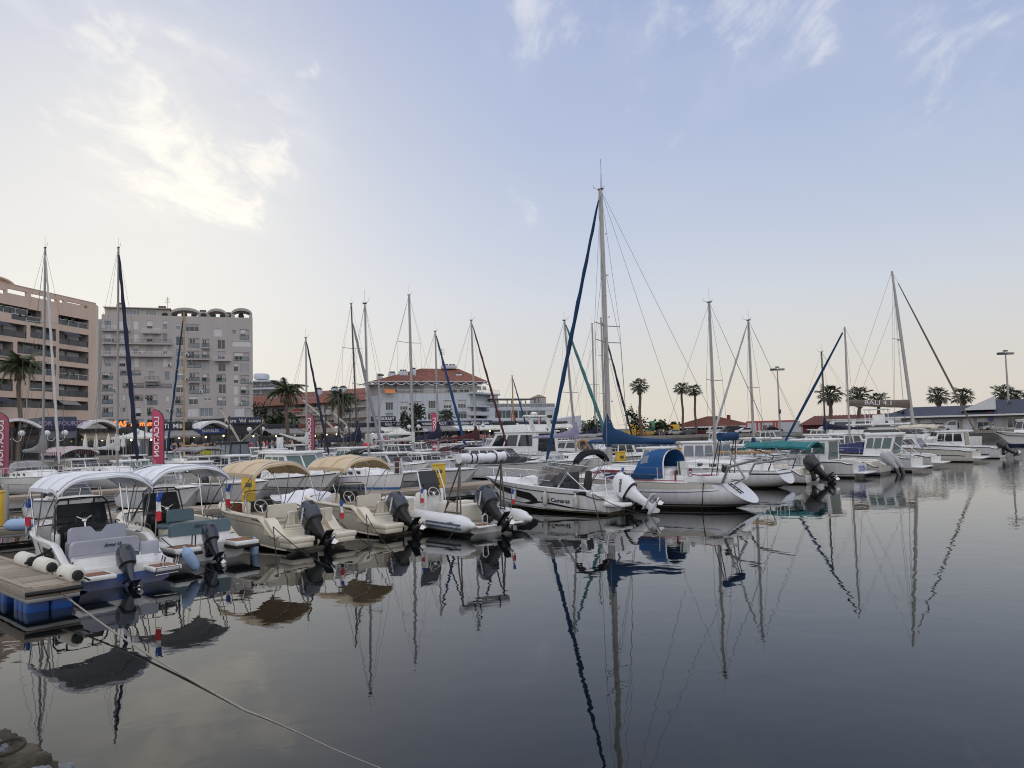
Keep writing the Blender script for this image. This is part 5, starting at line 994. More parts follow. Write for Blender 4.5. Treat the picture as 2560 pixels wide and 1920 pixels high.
# ---- cabin motor boat
def cruiser(label,stern,head,L,B,fs,fb,hm,cab=(.25,.62),ch=1.05,roof=True,win=None,rail=True,fly=False,eng=None,engc=None,top=None,name='motor_cruiser',cw=.72,rake=.55,slope=.25,rooft=.08,hullwin=False,dm=None,cat='motor boat',open_back=False,tilt=30,rubm=None,winm=None):
    t=thing(name,label,cat,(stern[0],stern[1],0),head); H_=Hull(L,B,fs,fb,tw=.9,mx=.35,bp=2.5,ov=L*.09,drop=.12,dl=.08); dm=dm or white; wm=winm or win or glass
    H_.shell(hm,t); H_.well(t,.03,cab[0]+.02,.35,dm,grey_white,dm,.14,6); H_.deck(t,cab[0],1,dm,.1); H_.rub('rub_rail',rubm or black,t,.97,.028)
    x0,x1=cab[0]*L,cab[1]*L; z0=H_.sheer(.4); w0=B*cw/2; w1=w0*.86
    a=[(x0,z0-.05),(x1+rake,z0-.02),(x1,z0+ch),(x0+slope,z0+ch)]
    def side(sd): return [Vector((x,sd*(w0 if z<z0+.3 else w1),z)) for x,z in a]
    mb=MB(); L_,R_=side(1),side(-1); mb.add(L_+R_,[(0,1,2,3),(4,7,6,5),(1,5,6,2),(3,2,6,7),(0,3,7,4)]); cb=mb.out('cabin',dm,t)
    def ip(u,v,sd): p=L_[0].lerp(L_[1],u).lerp(L_[3].lerp(L_[2],u),v); return Vector((p.x,sd*(abs(p.y)+.012),p.z))
    for sd in(1,-1):
        for u0,u1 in((.06,.36),(.40,.66),(.69,.93)):
            q=MB(); v0=.36; p=[ip(u0,v0,sd),ip(u1,v0,sd),ip(u1-.01,.88,sd),ip(u0+.02,.88,sd)]; q.prism(p,(0,sd*.012,0)); q.out('window',wm,cb)
    for k in(-.32,.32):
        f=lambda u,v:(L_[1].lerp(R_[1],u)).lerp(L_[2].lerp(R_[2],u),v)+Vector((.016,0,.01)); q=MB(); q.prism([f(.5+k-.155 if k<0 else .53,.34),f(.47 if k<0 else .5+k+.155,.34),f(.47 if k<0 else .96,.9),f(.04 if k<0 else .53,.9)],(.012,0,0)); q.out('windscreen',wm,cb)
    q=MB(); f=lambda u,v:(L_[0].lerp(R_[0],u)).lerp(L_[3].lerp(R_[3],u),v)+Vector((-.02,0,0)); q.prism([f(.12,.08),f(.88,.08),f(.86,.92),f(.14,.92)],(-.01,0,0)); q.out('cabin_door',wm,cb)
    if roof: q=MB(); q.rbox(((x0+x1)/2+slope*.3-.1,0,z0+ch+rooft/2),(x1-x0+.5,w1*2+.22,rooft+.04),.05); q.out('roof',dm,cb)
    if fly:
        q=MB(); q.rbox(((x0+x1)/2+.3,0,z0+ch+.35),((x1-x0)*.75,w1*1.8,.6),.12,tx=.9); q.out('flybridge',dm,t); q=MB(); 
        for sd in(1,-1): q.ring([[Vector((x+dx,sd*w1*.85,z+dz_)) for dx,dz_ in((0,0),(.45,0),(.45,.1),(0,.1))] for x,z in((x0+.2,z0+ch),(x0+.5,z0+ch+.9),(x0+.95,z0+ch+1.3))],sm=False)
        q.rbox((x0+1.2,0,z0+ch+1.38),(.6,w1*1.9,.14),.05); q.lathe([(.05,0),(.3,.05),(.32,.16),(.2,.26)],12,0,Matrix.Translation((x0+1.3,0,z0+ch+1.45))); q.out('radar_arch',dm,t)
        q=MB(); q.prism([(x1-.3,-w1*.7,z0+ch+.62),(x1-.3,w1*.7,z0+ch+.62),(x1-.55,w1*.6,z0+ch+1.),(x1-.55,-w1*.6,z0+ch+1.)],(.03,0,0)); q.out('flybridge_screen',smoked,t)
    if rail:
        ps=[]
        for sd in(1,-1):
            top_=[H_.pt(tt,1,sd)+Vector((0,-sd*.06,.5*sm(cab[1]-.25,cab[1]-.05,tt))) for tt in [lerp(cab[1]-.25,.985,i/10) for i in range(11)]]; ps.append(top_)
            for i in(3,5,7,9): b=H_.pt(lerp(cab[1]-.25,.985,i/10),1,sd); ps.append([top_[i],b+Vector((0,-sd*.06,0))])
        ps.append([H_.pt(.985,1,1)+Vector((0,-.06,.5)),H_.pt(.985,1,-1)+Vector((0,.06,.5))]); tubepart(t,'bow_rail',steel,ps,.014,5)
    if top: bimini(t,top[1],top[2],B*.8,top[3],.22,top[0],zp=z0,pivot=(top[1]+top[2])/2)
    if eng: outboard(t,-.05,.62,tilt,1.,eng,engc or eng_black)
    else: q=MB(); q.rbox((-.32,0,.3),(.7,B*.78,.1),.04); q.out('swim_platform',dm,t)
    if hullwin: H_.strip('hull_window',glass,t,.6,.78,.35,.75)
    return t,H_
# ---------------------------------------------------------------- pontoons
HD=math.atan2(.68,-.73)
planks={}
def pontoon(label,o,rz,Lp,Wp,pw=.14,fl=True,z=.52,stuff=False,name='pontoon',indiv=300):
    t=thing(name,label,'pontoon',(o.x,o.y,0),rz); n=int(Lp/(pw+.016)); me=None; g=MB(); st=MB()
    p=MB(); p.rbox((0,0,0),(pw,Wp-.2,.035),.006)
    me=p.mesh('plank',wood_grey)
    for i in range(n):
        x=(i+.5)*(pw+.016)
        if i<indiv: q=ob('plank',me,t,(x,0,z-.018+R.uniform(-.003,.003))); q.rotation_euler=(0,0,R.uniform(-.004,.004)); q.scale=(1,1,R.uniform(.9,1.1))
        else: st.box((x,0,z-.018),(pw,Wp-.2,.035))
    if n>indiv: st.out('plank_run',wood_grey,t,kind='stuff')
    for s in(1,-1): q=MB(); q.rbox((Lp/2,s*(Wp/2-.05),z-.012),(Lp,.1,.05),.008); q.rbox((Lp/2,s*(Wp/2-.0),z-.12),(Lp,.045,.17),.008); q.out('side_board',wood_grey,t)
    q=MB(); q.rbox((-.03,0,z-.12),(.05,Wp,.19),.008); q.out('end_board',wood_grey,t); q=MB(); q.tube([(-.07,-Wp/2-.03,z-.12),(-.10,0,z-.12),(-.07,Wp/2+.03,z-.12)],.045,8); q.out('end_fender',rubber,t)
    q=MB(); q.rbox((-.02,0,z-.26),(.06,Wp*.98,.08),.01); q.rbox((Lp/2,Wp/2-.03,z-.26),(Lp,.05,.08),.01); q.rbox((Lp/2,-Wp/2+.03,z-.26),(Lp,.05,.08),.01); q.out('frame',dull_alu,t)
    if fl:
        k=int(Lp/1.5)
        for i in range(min(k,24)):
            q=MB()
            for a in range(3):
                for b in range(2): q.rbox((.3+i*1.5+a*.3,(b-.5)*Wp*.44,.1),(.285,Wp*.42,.62),.05)
            q.out('float',blue_float,t)
    return t
e=Vector((math.cos(HD),math.sin(HD),0)); s_=Vector((e.y,-e.x,0))
c0=(P(65,1467,.52)+P(201,1454,.52))/2
fing=pontoon('grey planked finger pontoon on blue floats in the left foreground',c0,math.atan2(.67,-.74),16,.96)
main_o=AB(-30,31.4); pontoon('long grey walkway pontoon running behind the bows of the front boats',main_o,PI/4,104,2.2,pw=.2,z=.5,fl=True)
def lf(t,x,y,z): return t.matrix_world@Vector((x,y,z)) if 0 else Vector(t.location)+Matrix.Rotation(t.rotation_euler.z,3,'Z')@Vector((x,y,z))
for x,y,lb in((.35,-.43,'ribbed white dock fender on the finger pontoon corner'),(1.95,-.45,'ribbed white dock fender further along the finger pontoon edge'),(3.3,-.45,'ribbed white dock fender on the finger pontoon, cut by the left picture edge')):
    p=lf(fing,x,y,.52); t=thing('dock_fender',lb,'fender',p,fing.rotation_euler.z,'dock fenders on the finger pontoon'); T=Matrix.Translation((0,0,.11))@Matrix.Rotation(PI/2,4,'Y')@Matrix.Rotation(0,4,'Z')
    b=MB(); pr=[(.02,-.38),(.10,-.34)]; 
    for k in range(5): z=-.3+k*.13; pr+=[(.165,z),(.17,z+.05),(.15,z+.065)]
    b.lathe(pr+[(.17,.34),(.14,.40),(.05,.45)],16,0,T); b.out('body',fender_cream,t); q=MB(); q.lathe([(.02,-.46),(.09,-.45),(.11,-.36),(.05,-.33)],10,0,T); q.out('end_cap',rubber,t); q=MB(); q.tube([(-.5,-.18,.0),(0,-.2,.01),(.5,-.18,0)],.02,5); q.out('base_strip',rubber,t)
# ---------------------------------------------------------------- boat A: white hull, blue antifouling
wA=banded('white_blue_hull',[(.27,(.015,.10,.40)),(9,(.78,.78,.77))])
def start(label,loc,hd=HD,name='motor_boat'): return thing(name,label,'motor boat',(loc[0],loc[1],0),hd)
t=start('white open boat with blue bottom, white canopy and dark windscreen beside the finger pontoon',(-8.94,17.84)); A=t
H_=Hull(5.8,2.3,.93,1.15,tw=.93,drop=.46,dl=.24,ov=.4,flare=.3); H_.shell(wA,t); H_.deck(t,0,.13,white,.0,6,'aft_deck'); H_.well(t,.13,.8,.26,white,mk('pale_liner',(.62,.61,.57),.35),mk('pale_sole',(.50,.49,.46),.5),.17); H_.deck(t,.8,1,white,.05); H_.rub('rub_rail',mk('grey_rub_rail',(.30,.29,.28),.5),t,.62,.022,.0,.9)
H_.strip('hull_patch',black,t,.66,.9,.22,.36,sides=(1,-1)); o=H_.text('PV L83',.13,sign_white,t,.285,.78)
for s in(1,-1):
    q=MB(); q.rbox((-.18,s*.72,.34),(.72,.66,.10),.03); p_=q.out('swim_platform',white,t); q=MB()
    for k in range(6): q.box((-.18,s*.72-.2+k*.08*1.0,.397),(.52,.07,.012))
    q.out('teak_pad',teak,p_)
q=MB(); q.rbox((.78,0,.42),(.34,1.8,.5),.05); q.rbox((.55,.45,.2),(.5,.8,.35),.05); q.rbox((.55,-.5,.2),(.5,.7,.35),.05); q.out('transom_seat_base',white,t)
def panel(par,x,th,pts,m,name,lean=0.): 
    q=MB(); f=[Vector((x+lean*(z-pts[0][1]),y,z)) for y,z in pts]; k=[Vector((p.x+th*.15,p.y*.985,p.z)) for p in f]
    n=len(f); cen=Vector((0,sum(p.y for p in f)/n,sum(p.z for p in f)/n))
    def inset(p,d,dx): v=Vector((0,p.y-cen.y,p.z-cen.z)); return Vector((p.x+dx,cen.y+v.y*(1-d/max(.1,abs(v.y)+.3)),cen.z+v.z*(1-d/max(.1,abs(v.z)+.2))))
    q.ring([[inset(p,.03,-th/2) for p in f],[inset(p,.008,-th/2+.02) for p in f],[inset(p,0,-th/4) for p in f],[inset(p,0,th/2) for p in f]],sm=False); return q.out(name,m,par)
def rr_(y0,y1,z0,z1,r,notch=None):
    p=[(y0,z0),(y1,z0)]+[(y1-r+r*math.cos(a),z1-r+r*math.sin(a)) for a in [0,.4,.8,1.2,PI/2]]
    if notch: p+=[(notch[0],z1),(notch[0]-.12,z1-notch[2]),(notch[1]+.12,z1-notch[2]),(notch[1],z1)]
    return p+[(y0+r-r*math.sin(a),z1-r+r*math.cos(a)) for a in [0,.4,.8,1.2,PI/2]]
b1=panel(t,.62,.12,rr_(-.50,1.0,.72,1.05,.11),grey_seat,'aft_backrest',-.08); txt('Arvor 15',.10,sign_navy,b1,(.50,.12,.91),rot=(PI/2,0,-PI/2),bold=.006,shear=.25)
txt('5 PLACES',.115,sign_black,t,(.598,-.28,.63),rot=(PI/2,0,-PI/2),bold=.006); q=MB(); q.rbox((.66,-.76,.72),(.12,.46,.32),.04); q.out('locker_panel',grey_seat,t); q=MB(); q.box((.603,.25,.26),(.02,.12,.12)); q.out('vent_grille',dull_alu,t)
panel(t,1.55,.12,rr_(-.55,.75,.9,1.28,.1,(.28,-.12,.15)),grey_seat,'helm_backrest',-.05); q=MB(); q.rbox((1.75,.1,.6),(.45,1.2,.68),.06); q.out('helm_seat',grey_seat,t); q=MB(); q.rbox((1.0,0,.58),(.5,1.7,.12),.05); q.out('aft_cushion',grey_seat,t)
q=MB(); q.rbox((3.05,0,.66),(.6,1.2,.85),.08,tx=.95); q.rbox((2.9,.62,.66),(.5,.1,.8),.04); q.out('console',white,t)
q=MB(); q.prism([(2.70,y,z) for y,z in((-.62,.35),(.62,.35),(.62,1.15),(.52,1.22),(-.52,1.22),(-.62,1.15))],(.06,0,0)); q.rbox((2.72,0,.95),(.14,1.0,.3),.05); q.out('dashboard',black,t)
q=MB(); q.prism([(2.80,-.60,1.15),(2.80,.60,1.15),(3.02,.55,1.74),(3.02,-.55,1.74)],(.02,0,0)); [q.prism([(2.80,s*.605,1.1),(3.3,s*.58,1.1),(3.25,s*.55,1.5),(3.02,s*.55,1.72)],(0,.015,0)) for s in(1,-1)]; q.out('windscreen',smoked,t)
tubepart(t,'windscreen_rail',black,[[(2.8,s*.66,.5),(2.77,s*.67,1.1),(2.96,s*.62,1.74),(3.0,s*.5,1.87),(3.0,0,1.89)] for s in(1,-1)]+[[(3.0,s*.3,1.88),(3.01,s*.3,1.72)] for s in(1,-1)],.022)
wheel(t,2.52,.08,1.36,.2,black,20,3,mk('polished_spoke',(.8,.8,.8),.25,.8))
tubepart(t,'grab_rail',black,[[(x,1.02*s,.86),(x+.06,1.02*s,.98),(x+.32,1.0*s,1.0),(x+.4,1.0*s,.9)] for s in(1,-1) for x in(1.75,3.3)]+[[(4.0,.85,1.0),(4.1,.85,1.17),(4.9,.45,1.25),(5.4,.1,1.25),(5.4,-.1,1.25),(4.9,-.45,1.25),(4.1,-.85,1.17),(4.0,-.85,1.0)]],.018)
q=MB(); q.rbox((3.9,0,.5),(1.1,1.3,.42),.06); q.out('bow_cushion',grey_seat,t)
tubepart(t,'swim_ladder',steel,[[(-.5,y,.38),(-.62,y,.62),(-.5,y,.66),(-.35,y,.40)] for y in(-.95,-.62)]+[[(-.55,-.95,.24),(-.62,-.95,.40),(-.62,-.42,.40),(-.55,-.42,.22),(-.55,-.95,.24)]],.018)
outboard(t,.1,.28,34,.72,eng_blue,eng_blue,None)
bimini(t,1.2,3.45,2.15,2.58,.36,canvas_white,pivot=2.9,zp=.95,p=3.6,valance=.09); flag(t,1.0,-1.05,.9,1.15,seed=1)
flag(t,3.9,1.0,1.0,.95,seed=9)
# ---- boat B: teal cushions
t=start('white open boat with teal cushions and white canopy, second from the finger pontoon',(-8.42,21.26)); Bt=t
H_=Hull(5.8,2.4,.86,1.08,tw=.93,drop=.40,dl=.22,ov=.4,flare=.3); H_.shell(grey_white,t); H_.deck(t,0,.13,white,.0,6,'aft_deck'); H_.well(t,.13,.84,.26,cream,MC['pale_liner'],MC['pale_sole'],.17); H_.deck(t,.84,1,cream,.05); H_.rub('rub_rail',cream,t,.97,.035)
for s in(1,-1):
    q=MB(); q.rbox((-.2,s*.82,.42),(.85,.7,.12),.03); p_=q.out('swim_platform',white,t); q=MB(); [q.box((-.2,s*.82-.24+k*.08,.487),(.62,.07,.012)) for k in range(7)]; q.out('teak_pad',teak,p_); q=MB(); q.rbox((-.24,s*.82,.33),(.84,.76,.09),.04); q.out('platform_fender',rubber,p_)
q=MB(); q.rbox((.8,0,.42),(.36,1.9,.5),.05); q.rbox((.5,0,.2),(.35,1.9,.42),.05); q.out('transom_seat_base',white,t); q=MB(); q.box((.315,.25,.32),(.02,.13,.1)); q.out('vent_grille',dull_alu,t)
b1=panel(t,.64,.13,rr_(-.95,.80,.66,1.02,.13),teal_seat,'aft_backrest',-.06); txt('allegra',.12,sign_navy,b1,(.53,-.02,.9),rot=(PI/2,0,-PI/2),bold=.004); q=MB(); q.rbox((1.05,0,.6),(.55,1.8,.12),.05); q.out('aft_cushion',teal_seat,t)
panel(t,1.75,.14,rr_(-.38,.38,.95,1.3,.09),teal_seat,'helm_backrest',-.05); q=MB(); q.rbox((1.95,.05,.83),(.5,.95,.13),.05); q.out('helm_seat',teal_seat,t); q=MB(); q.rbox((1.95,.05,.53),(.42,.85,.5),.05); q.out('helm_seat_base',cream,t)
q=MB(); q.rbox((2.9,.1,.68),(.6,1.0,.85),.08,tx=.95); q.out('console',cream,t); q=MB(); q.prism([(2.56,y+.1,z) for y,z in((-.52,.4),(.52,.4),(.52,1.15),(-.52,1.15))],(.06,0,0)); q.rbox((2.58,.1,.95),(.14,.85,.3),.05); q.out('dashboard',black,t)
q=MB(); q.prism([(2.68,-.45,1.12),(2.68,.65,1.12),(2.9,.58,1.74),(2.9,-.38,1.74)],(.02,0,0)); q.out('windscreen',smoked,t); tubepart(t,'windscreen_rail',black,[[(2.66,.1+s*.57,.6),(2.65,.1+s*.58,1.15),(2.84,.1+s*.53,1.75),(2.88,.1+s*.4,1.87),(2.88,.1,1.88)] for s in(1,-1)]+[[(2.88,.1+s*.2,1.87),(2.9,.1+s*.2,1.72)] for s in(1,-1)],.022)
wheel(t,2.42,.1,1.3,.2,black,20,3,mk('polished_spoke',(.8,.8,.8),.25,.8))
for s in(1,-1): q=MB(); q.rbox((4.1,s*.74,.72),(1.3,.12,.42),.05); q.out('bow_side_cushion',teal_seat,t)
tubepart(t,'grab_rail',black,[[(x,1.06*s,.87),(x+.05,1.06*s,.99),(x+.32,1.05*s,1.0),(x+.4,1.05*s,.9)] for s in(1,-1) for x in(1.2,1.9,3.4)]+[[(-.3,.5,.48),(-.32,.5,.75),(-.12,.5,.75),(-.1,.5,.48)]],.018)
outboard(t,-.05,.36,34,.72,eng_blue,eng_blue,None); bimini(t,.95,3.0,2.2,2.60,.34,canvas_white,pivot=2.6,zp=.9,p=3.6,valance=.09)
# ---- boats C and D: cream hulls, tan canopies
hC=banded('cream_hull_dark_bottom',[(.10,(.012,.012,.014)),(9,(.70,.645,.53))])
def creamboat(loc,label,reg,flagside,sd):
    t=start(label,loc); H_=Hull(5.9,2.3,.93,1.1,tw=.95,drop=.50,dl=.2,ov=.4,flare=.3); H_.shell(hC,t); H_.deck(t,0,.13,cream,.0,6,'aft_deck'); H_.well(t,.13,.86,.26,cream,mk('mahogany_lining',(.20,.075,.045),.4,var=.2),cream,.20); H_.deck(t,.86,1,cream,.05); H_.rub('rub_rail',mk('tan_rub_rail',(.40,.32,.22),.5),t,.84,.02,.07,.97); H_.rub('chine_rail',cream,t,.34,.03,0,.9); H_.rub('gunwale_roll',cream,t,.985,.045,.05,.97)
    H_.text(reg,.10,sign_black,t,.24,.925,1)
    for s in(1,-1):
        q=MB(); q.rbox((-.12,s*.72,.37),(.75,.78,.16),.05); q.rbox((-.12,s*.72,.24),(.70,.72,.2),.06); p_=q.out('swim_platform',cream,t); q=MB(); q.box((-.44,s*.62,.40),(.06,.5,.02)); q.box((-.44,s*.62,.35),(.07,.5,.02)); q.out('ladder_slot',black,p_)
        q=MB(); q.ring([[Vector((lerp(.25,1.0,u),s*1.12,.45+.48*sm(0,1,u)*k)) for k in(0,1)]+[Vector((lerp(.25,1.0,u),s*.78,.45+.48*sm(0,1,u)*k)) for k in(1,0)] for u in(0,.25,.5,.75,1)],sm=True); q.out('quarter_fairing',cream,t)
    q=MB(); q.rbox((.85,0,.4),(.35,1.5,.35),.05); q.rbox((.5,0,.25),(.5,.7,.35),.05); q.out('transom_seat_base',cream,t)
    for y0,y1 in((-.98,-.12),(.02,.56)):
        p_=panel(t,.66,.09,rr_(y0,y1,.70,1.10,.05),cream_seat,'aft_backrest',-.12); q=MB(); [q.box((.60-.05*0,lerp(y0,y1,k),.86),(.10,.008,.34)) for k in(.35,.65)]; q.out('piping',cream,p_)
    tubepart(t,'backrest_frame',steel,[[(1.05,y,.5),(.8,y,.62),(.62,y,1.0)] for y in(-1.0,-.06,.58)],.02)
    q=MB(); q.rbox((1.05,0,.58),(.5,1.7,.13),.05); q.out('aft_cushion',cream_seat,t)
    panel(t,1.75,.10,rr_(-.40,.60,.82,1.24,.06),cream_seat,'helm_backrest',-.12); q=MB(); q.rbox((2.0,0,.72),(.5,1.1,.14),.05); q.rbox((2.0,0,.45),(.42,1.0,.42),.05); q.out('helm_seat',cream_seat,t); tubepart(t,'helm_seat_frame',steel,[[(2.1,y,.6),(1.85,y,.72),(1.68,y,1.2)] for y in(-.6,.6)],.018)
    q=MB(); q.rbox((2.95,.25,.66),(.55,1.0,.85),.1,tx=.85); q.rbox((2.85,.68,.85),(.4,.14,.9),.06); q.out('console',cream,t); q=MB(); q.prism([(2.60,-.2,1.0),(2.60,.65,1.0),(2.78,.6,1.3),(2.78,-.15,1.3)],(.2,0,0)); q.out('dashboard',black,t)
    q=MB(); rows=[[(2.95-.35*abs(y)**2+.0*z,.25+y*.62,z) for y in [-1+2*j/10 for j in range(11)]] for z in(1.05,1.55)]; q.grid(rows); q.out('windscreen',mk('smoked_brown_screen',(.06,.045,.035),.08) if 0 else smoked if sd else clear,t); tubepart(t,'windscreen_rail',steel,[[(2.55,.25+s*.62,.75),(2.58,.25+s*.63,1.4),(2.75,.25+s*.6,1.6),(3.0,.25+s*.3,1.62),(3.02,.25,1.62)] for s in(1,-1)],.02)
    wheel(t,2.42,.42,1.16,.22,mk('cream_wheel_rim',(.62,.58,.5),.4),25,3); q=MB(); q.rbox((4.2,0,.45),(1.1,1.2,.35),.06); q.out('bow_cushion',cream_seat,t)
    tubepart(t,'cleat',steel,[[(x,1.03*s,.95),(x+.03,1.03*s,1.0),(x+.22,1.02*s,1.02),(x+.25,1.02*s,.95)] for s in(1,-1) for x in(3.0,)],.016)
    outboard(t,.12,.48,47,1.02,eng_blue,black,'YAMAHA',y=.1); bimini(t,1.85,4.25,1.95,2.58,.38,canvas_tan,pivot=3.5,zp=.95,p=3.0,valance=.12,sag=.08,legs=True,yw=1.0)
    flag(t,.35,-1.05,.6,.75,seed=11,L=.34) if flagside>0 else None; flag(t,3.5 if flagside>0 else .35,1.05*flagside,.9,1.0 if flagside>0 else .55,seed=sd+5,L=.42 if flagside>0 else .3); return t
Cb=creamboat((-5.89,22.91),'cream open boat with tan canopy and mahogany lining, third from the finger pontoon','PV G94884',1,0); Db=creamboat((-3.72,25.66),'cream open boat with tan canopy next to the white inflatable','PV G94883',-1,1)
# ---- boat E: rigid inflatable
t=start('white rigid inflatable with blue stripes and a rolled canopy on dark posts',(-.8,25.6),math.atan2(.75,-.66),'rigid_inflatable'); Eb=t
def tubepath(s): return [(-.45,s*1.22,.36),(-.25,s*1.23,.36),(0,s*1.23,.37),(1.7,s*1.24,.40),(3.8,s*1.15,.46),(5.2,s*.85,.56),(6.0,s*.45,.64),(6.4,0.0,.68)]
wt=mk('white_hypalon',(.70,.71,.72),.5); st_=mk('slate_blue_stripe',(.07,.11,.17),.5)
for s in(1,-1):
    rad=[.12,.24,.28,.29,.28,.27,.25,.23]; q=MB(); q.tube(tubepath(s),rad,18); o=q.out('side_tube',wt,t)
    for off in(.02,-.10):
        q=MB(); pa=[Vector(p)+Vector((0,s*math.sqrt(max(.0004,(r+.006)**2-off*off)) if i<6 else s*(r*.9 if i<7 else .02),off)) for i,(p,r) in enumerate(zip(tubepath(s),rad))]; q.tube(pa[1:7],.028,6); q.out('stripe',st_,o)
    q=MB(); q.lathe([(.02,0),(.10,.06),(.13,.2)],14,0,Matrix.Translation((-.64,s*1.22,.36))@Matrix.Rotation(PI/2,4,'Y')); q.out('tube_cone',wt,o)
    q=MB(); q.rbox((-.15,s*.58,.28),(.75,.78,.07),.02); p_=q.out('swim_platform',white,t); q=MB(); [q.box((-.15,s*.58-.24+k*.08,.32),(.6,.07,.012)) for k in range(7)]; q.out('teak_pad',teak,p_)
    o=txt('CAPELLI',.09,sign_black,o,(.0,0,0),bold=.004); o.matrix_local=Matrix.Translation((.2,s*1.535,.42))@Matrix.Rotation(0 if s<0 else PI,4,'Z')@Matrix.Rotation(PI/2,4,'X')
q=MB(); H2=Hull(6.2,2.0,.35,.55,tw=.95,ov=.4); H2.shell(white,t); q.rbox((2.6,0,.30),(4.8,1.9,.08),.02); q.out('sole',mk('taupe_sole',(.30,.26,.22),.6),t)
q=MB(); q.rbox((1.0,-.1,.6),(.5,1.45,.55),.06); q.rbox((1.9,.35,.62),(.5,.55,.6),.06); q.rbox((1.9,-.35,.62),(.5,.55,.6),.06); q.out('seat_block',cream_seat,t)
q=MB(); q.rbox((2.9,.5,.75),(.75,.85,.95),.1,tx=.85); q.rbox((2.65,.85,.85),(.35,.12,1.0),.05); q.rbox((2.65,.15,.85),(.35,.12,1.0),.05); q.out('console',white,t); q=MB(); q.prism([(2.5,.15,1.15),(2.5,.85,1.15),(2.72,.8,1.55),(2.72,.2,1.55)],(.12,0,0)); q.out('dashboard',black,t)
q=MB(); q.prism([(2.72,.07,1.45),(2.72,.93,1.45),(2.9,.85,1.98),(2.9,.15,1.98)],(.02,0,0)); q.out('windscreen',smoked,t); tubepart(t,'windscreen_rail',steel,[[(2.5,.5+s*.5,.8),(2.6,.5+s*.5,1.4),(2.85,.5+s*.46,1.98),(2.9,.5+s*.3,2.05),(2.9,.5,2.05)] for s in(1,-1)],.022)
wheel(t,2.34,.62,1.22,.22,mk('cream_wheel_rim',(.62,.58,.5),.4),25,3)
tubepart(t,'canopy_post',mk('bronze_tube',(.13,.115,.10),.35,.6),[[(.5+dx,s*.95-.08,.62),(.55+dx*.6,s*.93-.08,1.3),(.6-dx*.1,s*.88-.1,2.38)] for s in(1,-1) for dx in(0,.22,.9)]+[[(.5,s*.95-.08,.66),(1.4,s*.95-.08,.66),(1.15,s*.93-.08,1.0),(.72,s*.94-.08,1.02)] for s in(1,-1)],.027)
q=MB(); n=16; q.ring([[Vector((.55+.02*math.sin(i),lerp(.88,-1.08,i/n),2.45))+Vector(((.17+.018*math.sin(i*1.9+a*2))*math.cos(a),0,(.155+.02*math.cos(i*2.3))*math.sin(a)-.03*math.sin(PI*i/n))) for a in [2*PI*j/14 for j in range(14)]] for i in range(n+1)]); fo=q.out('rolled_canopy',canvas_white,t); q=MB(); [q.ring([[Vector((.55+.19*math.cos(a),y+dy,2.43+.18*math.sin(a))) for a in [2*PI*j/14 for j in range(14)]] for dy in(0,.05)],caps=False) for y in(.4,.2,-.65)]; q.out('strap',canvas_black,fo)
outboard(t,.2,.58,47,1.05,eng_blue,black,'YAMAHA'); tubepart(t,'boarding_ladder',steel,[[(-.45,.75,.3),(-.47,.75,.62),(-.45,.63,.68),(-.45,.52,.62),(-.43,.52,.3)]],.02); flag(t,.1,-.95,.62,.75,seed=6,L=.3)
# ---- boat F: white day cruiser
hF=banded('white_black_boot_hull',[(.12,(.015,.015,.017)),(9,(.76,.76,.75))])
t=start('white day cruiser with black hull window and white outboard beside the big yacht',(4.13,30.25),math.atan2(.65,-.76)); Fb=t
H_=Hull(7.1,2.5,.92,1.30,tw=.9,mx=.3,bp=2.4,ov=.75,drop=.18,dl=.12,flare=.5); H_.shell(hF,t); H_.deck(t,0,.1,white,0,6,'aft_deck'); H_.well(t,.1,.52,.32,white,grey_white,grey_white,.2); H_.deck(t,.5,1,white,.12); H_.rub('rub_rail',black,t,.86,.022,.0,.98)
H_.strip('hull_window',black,t,.5,.7,.47,.95,.014,20,wf=lambda u:(lerp(.50,.70,u),lerp(.76,.86,u)) if u>.1 else (lerp(.54,.50,u/.1),lerp(.60,.76,u/.1)))
H_.strip('side_stripe',black,t,.3,.4,.03,.95,.013,26,wf=lambda u:(.40+.10*sm(.12,.45,u)*(1-sm(.45,.56,u))-.02*u,.425+.12*sm(.10,.4,u)*(1-sm(.5,.62,u))-.02*u)); H_.strip('lower_stripe',black,t,.33,.345,.08,.6,.013,20)
H_.text('Cap Camarat',.24,sign_black,t,.335,.62,1,sx=1.15,shear=.2,bold=.006); H_.text('PV K 83107',.10,sign_black,t,.16,.93,1); H_.text('Cap Camarat',.24,sign_black,t,.335,.62,-1,sx=1.15,shear=.2,bold=.006)
q=MB(); secs=[]
for i in range(9):
    u=i/8; x=lerp(3.4,5.0,u); hh=.34*(1-u**2.2)+.02; w=.95-.35*u; z=H_.sheer(x/7.1)+.03; secs.append([(x,w,z),(x,w*.95,z+hh*.8),(x,w*.7,z+hh),(x,0,z+hh*1.06),(x,-w*.7,z+hh),(x,-w*.95,z+hh*.8),(x,-w,z)])
q.grid(secs); q.add(secs[0],[tuple(range(7))]); q.out('foredeck_cabin',white,t)
q=MB(); rows=[]
for j in range(15):
    a=-1+2*j/14; x=4.05-1.35*abs(a)**2.4; y=.98*math.sin(a*PI/2)*.99; z=H_.sheer(x/7.1)+.26-.10*abs(a); z+=.08; rows.append([Vector((x,y,z)),Vector((x-.3,y*.93,z+.28)),Vector((x-.65,y*.85,z+.52-.04*abs(a)))])
q.grid(rows); q.out('windscreen',glassy('warm_windscreen',(.16,.13,.11),.55),t); tubepart(t,'windscreen_frame',steel,[[r[2] for r in rows],[r[0] for r in rows],rows[4],rows[10]],.02)
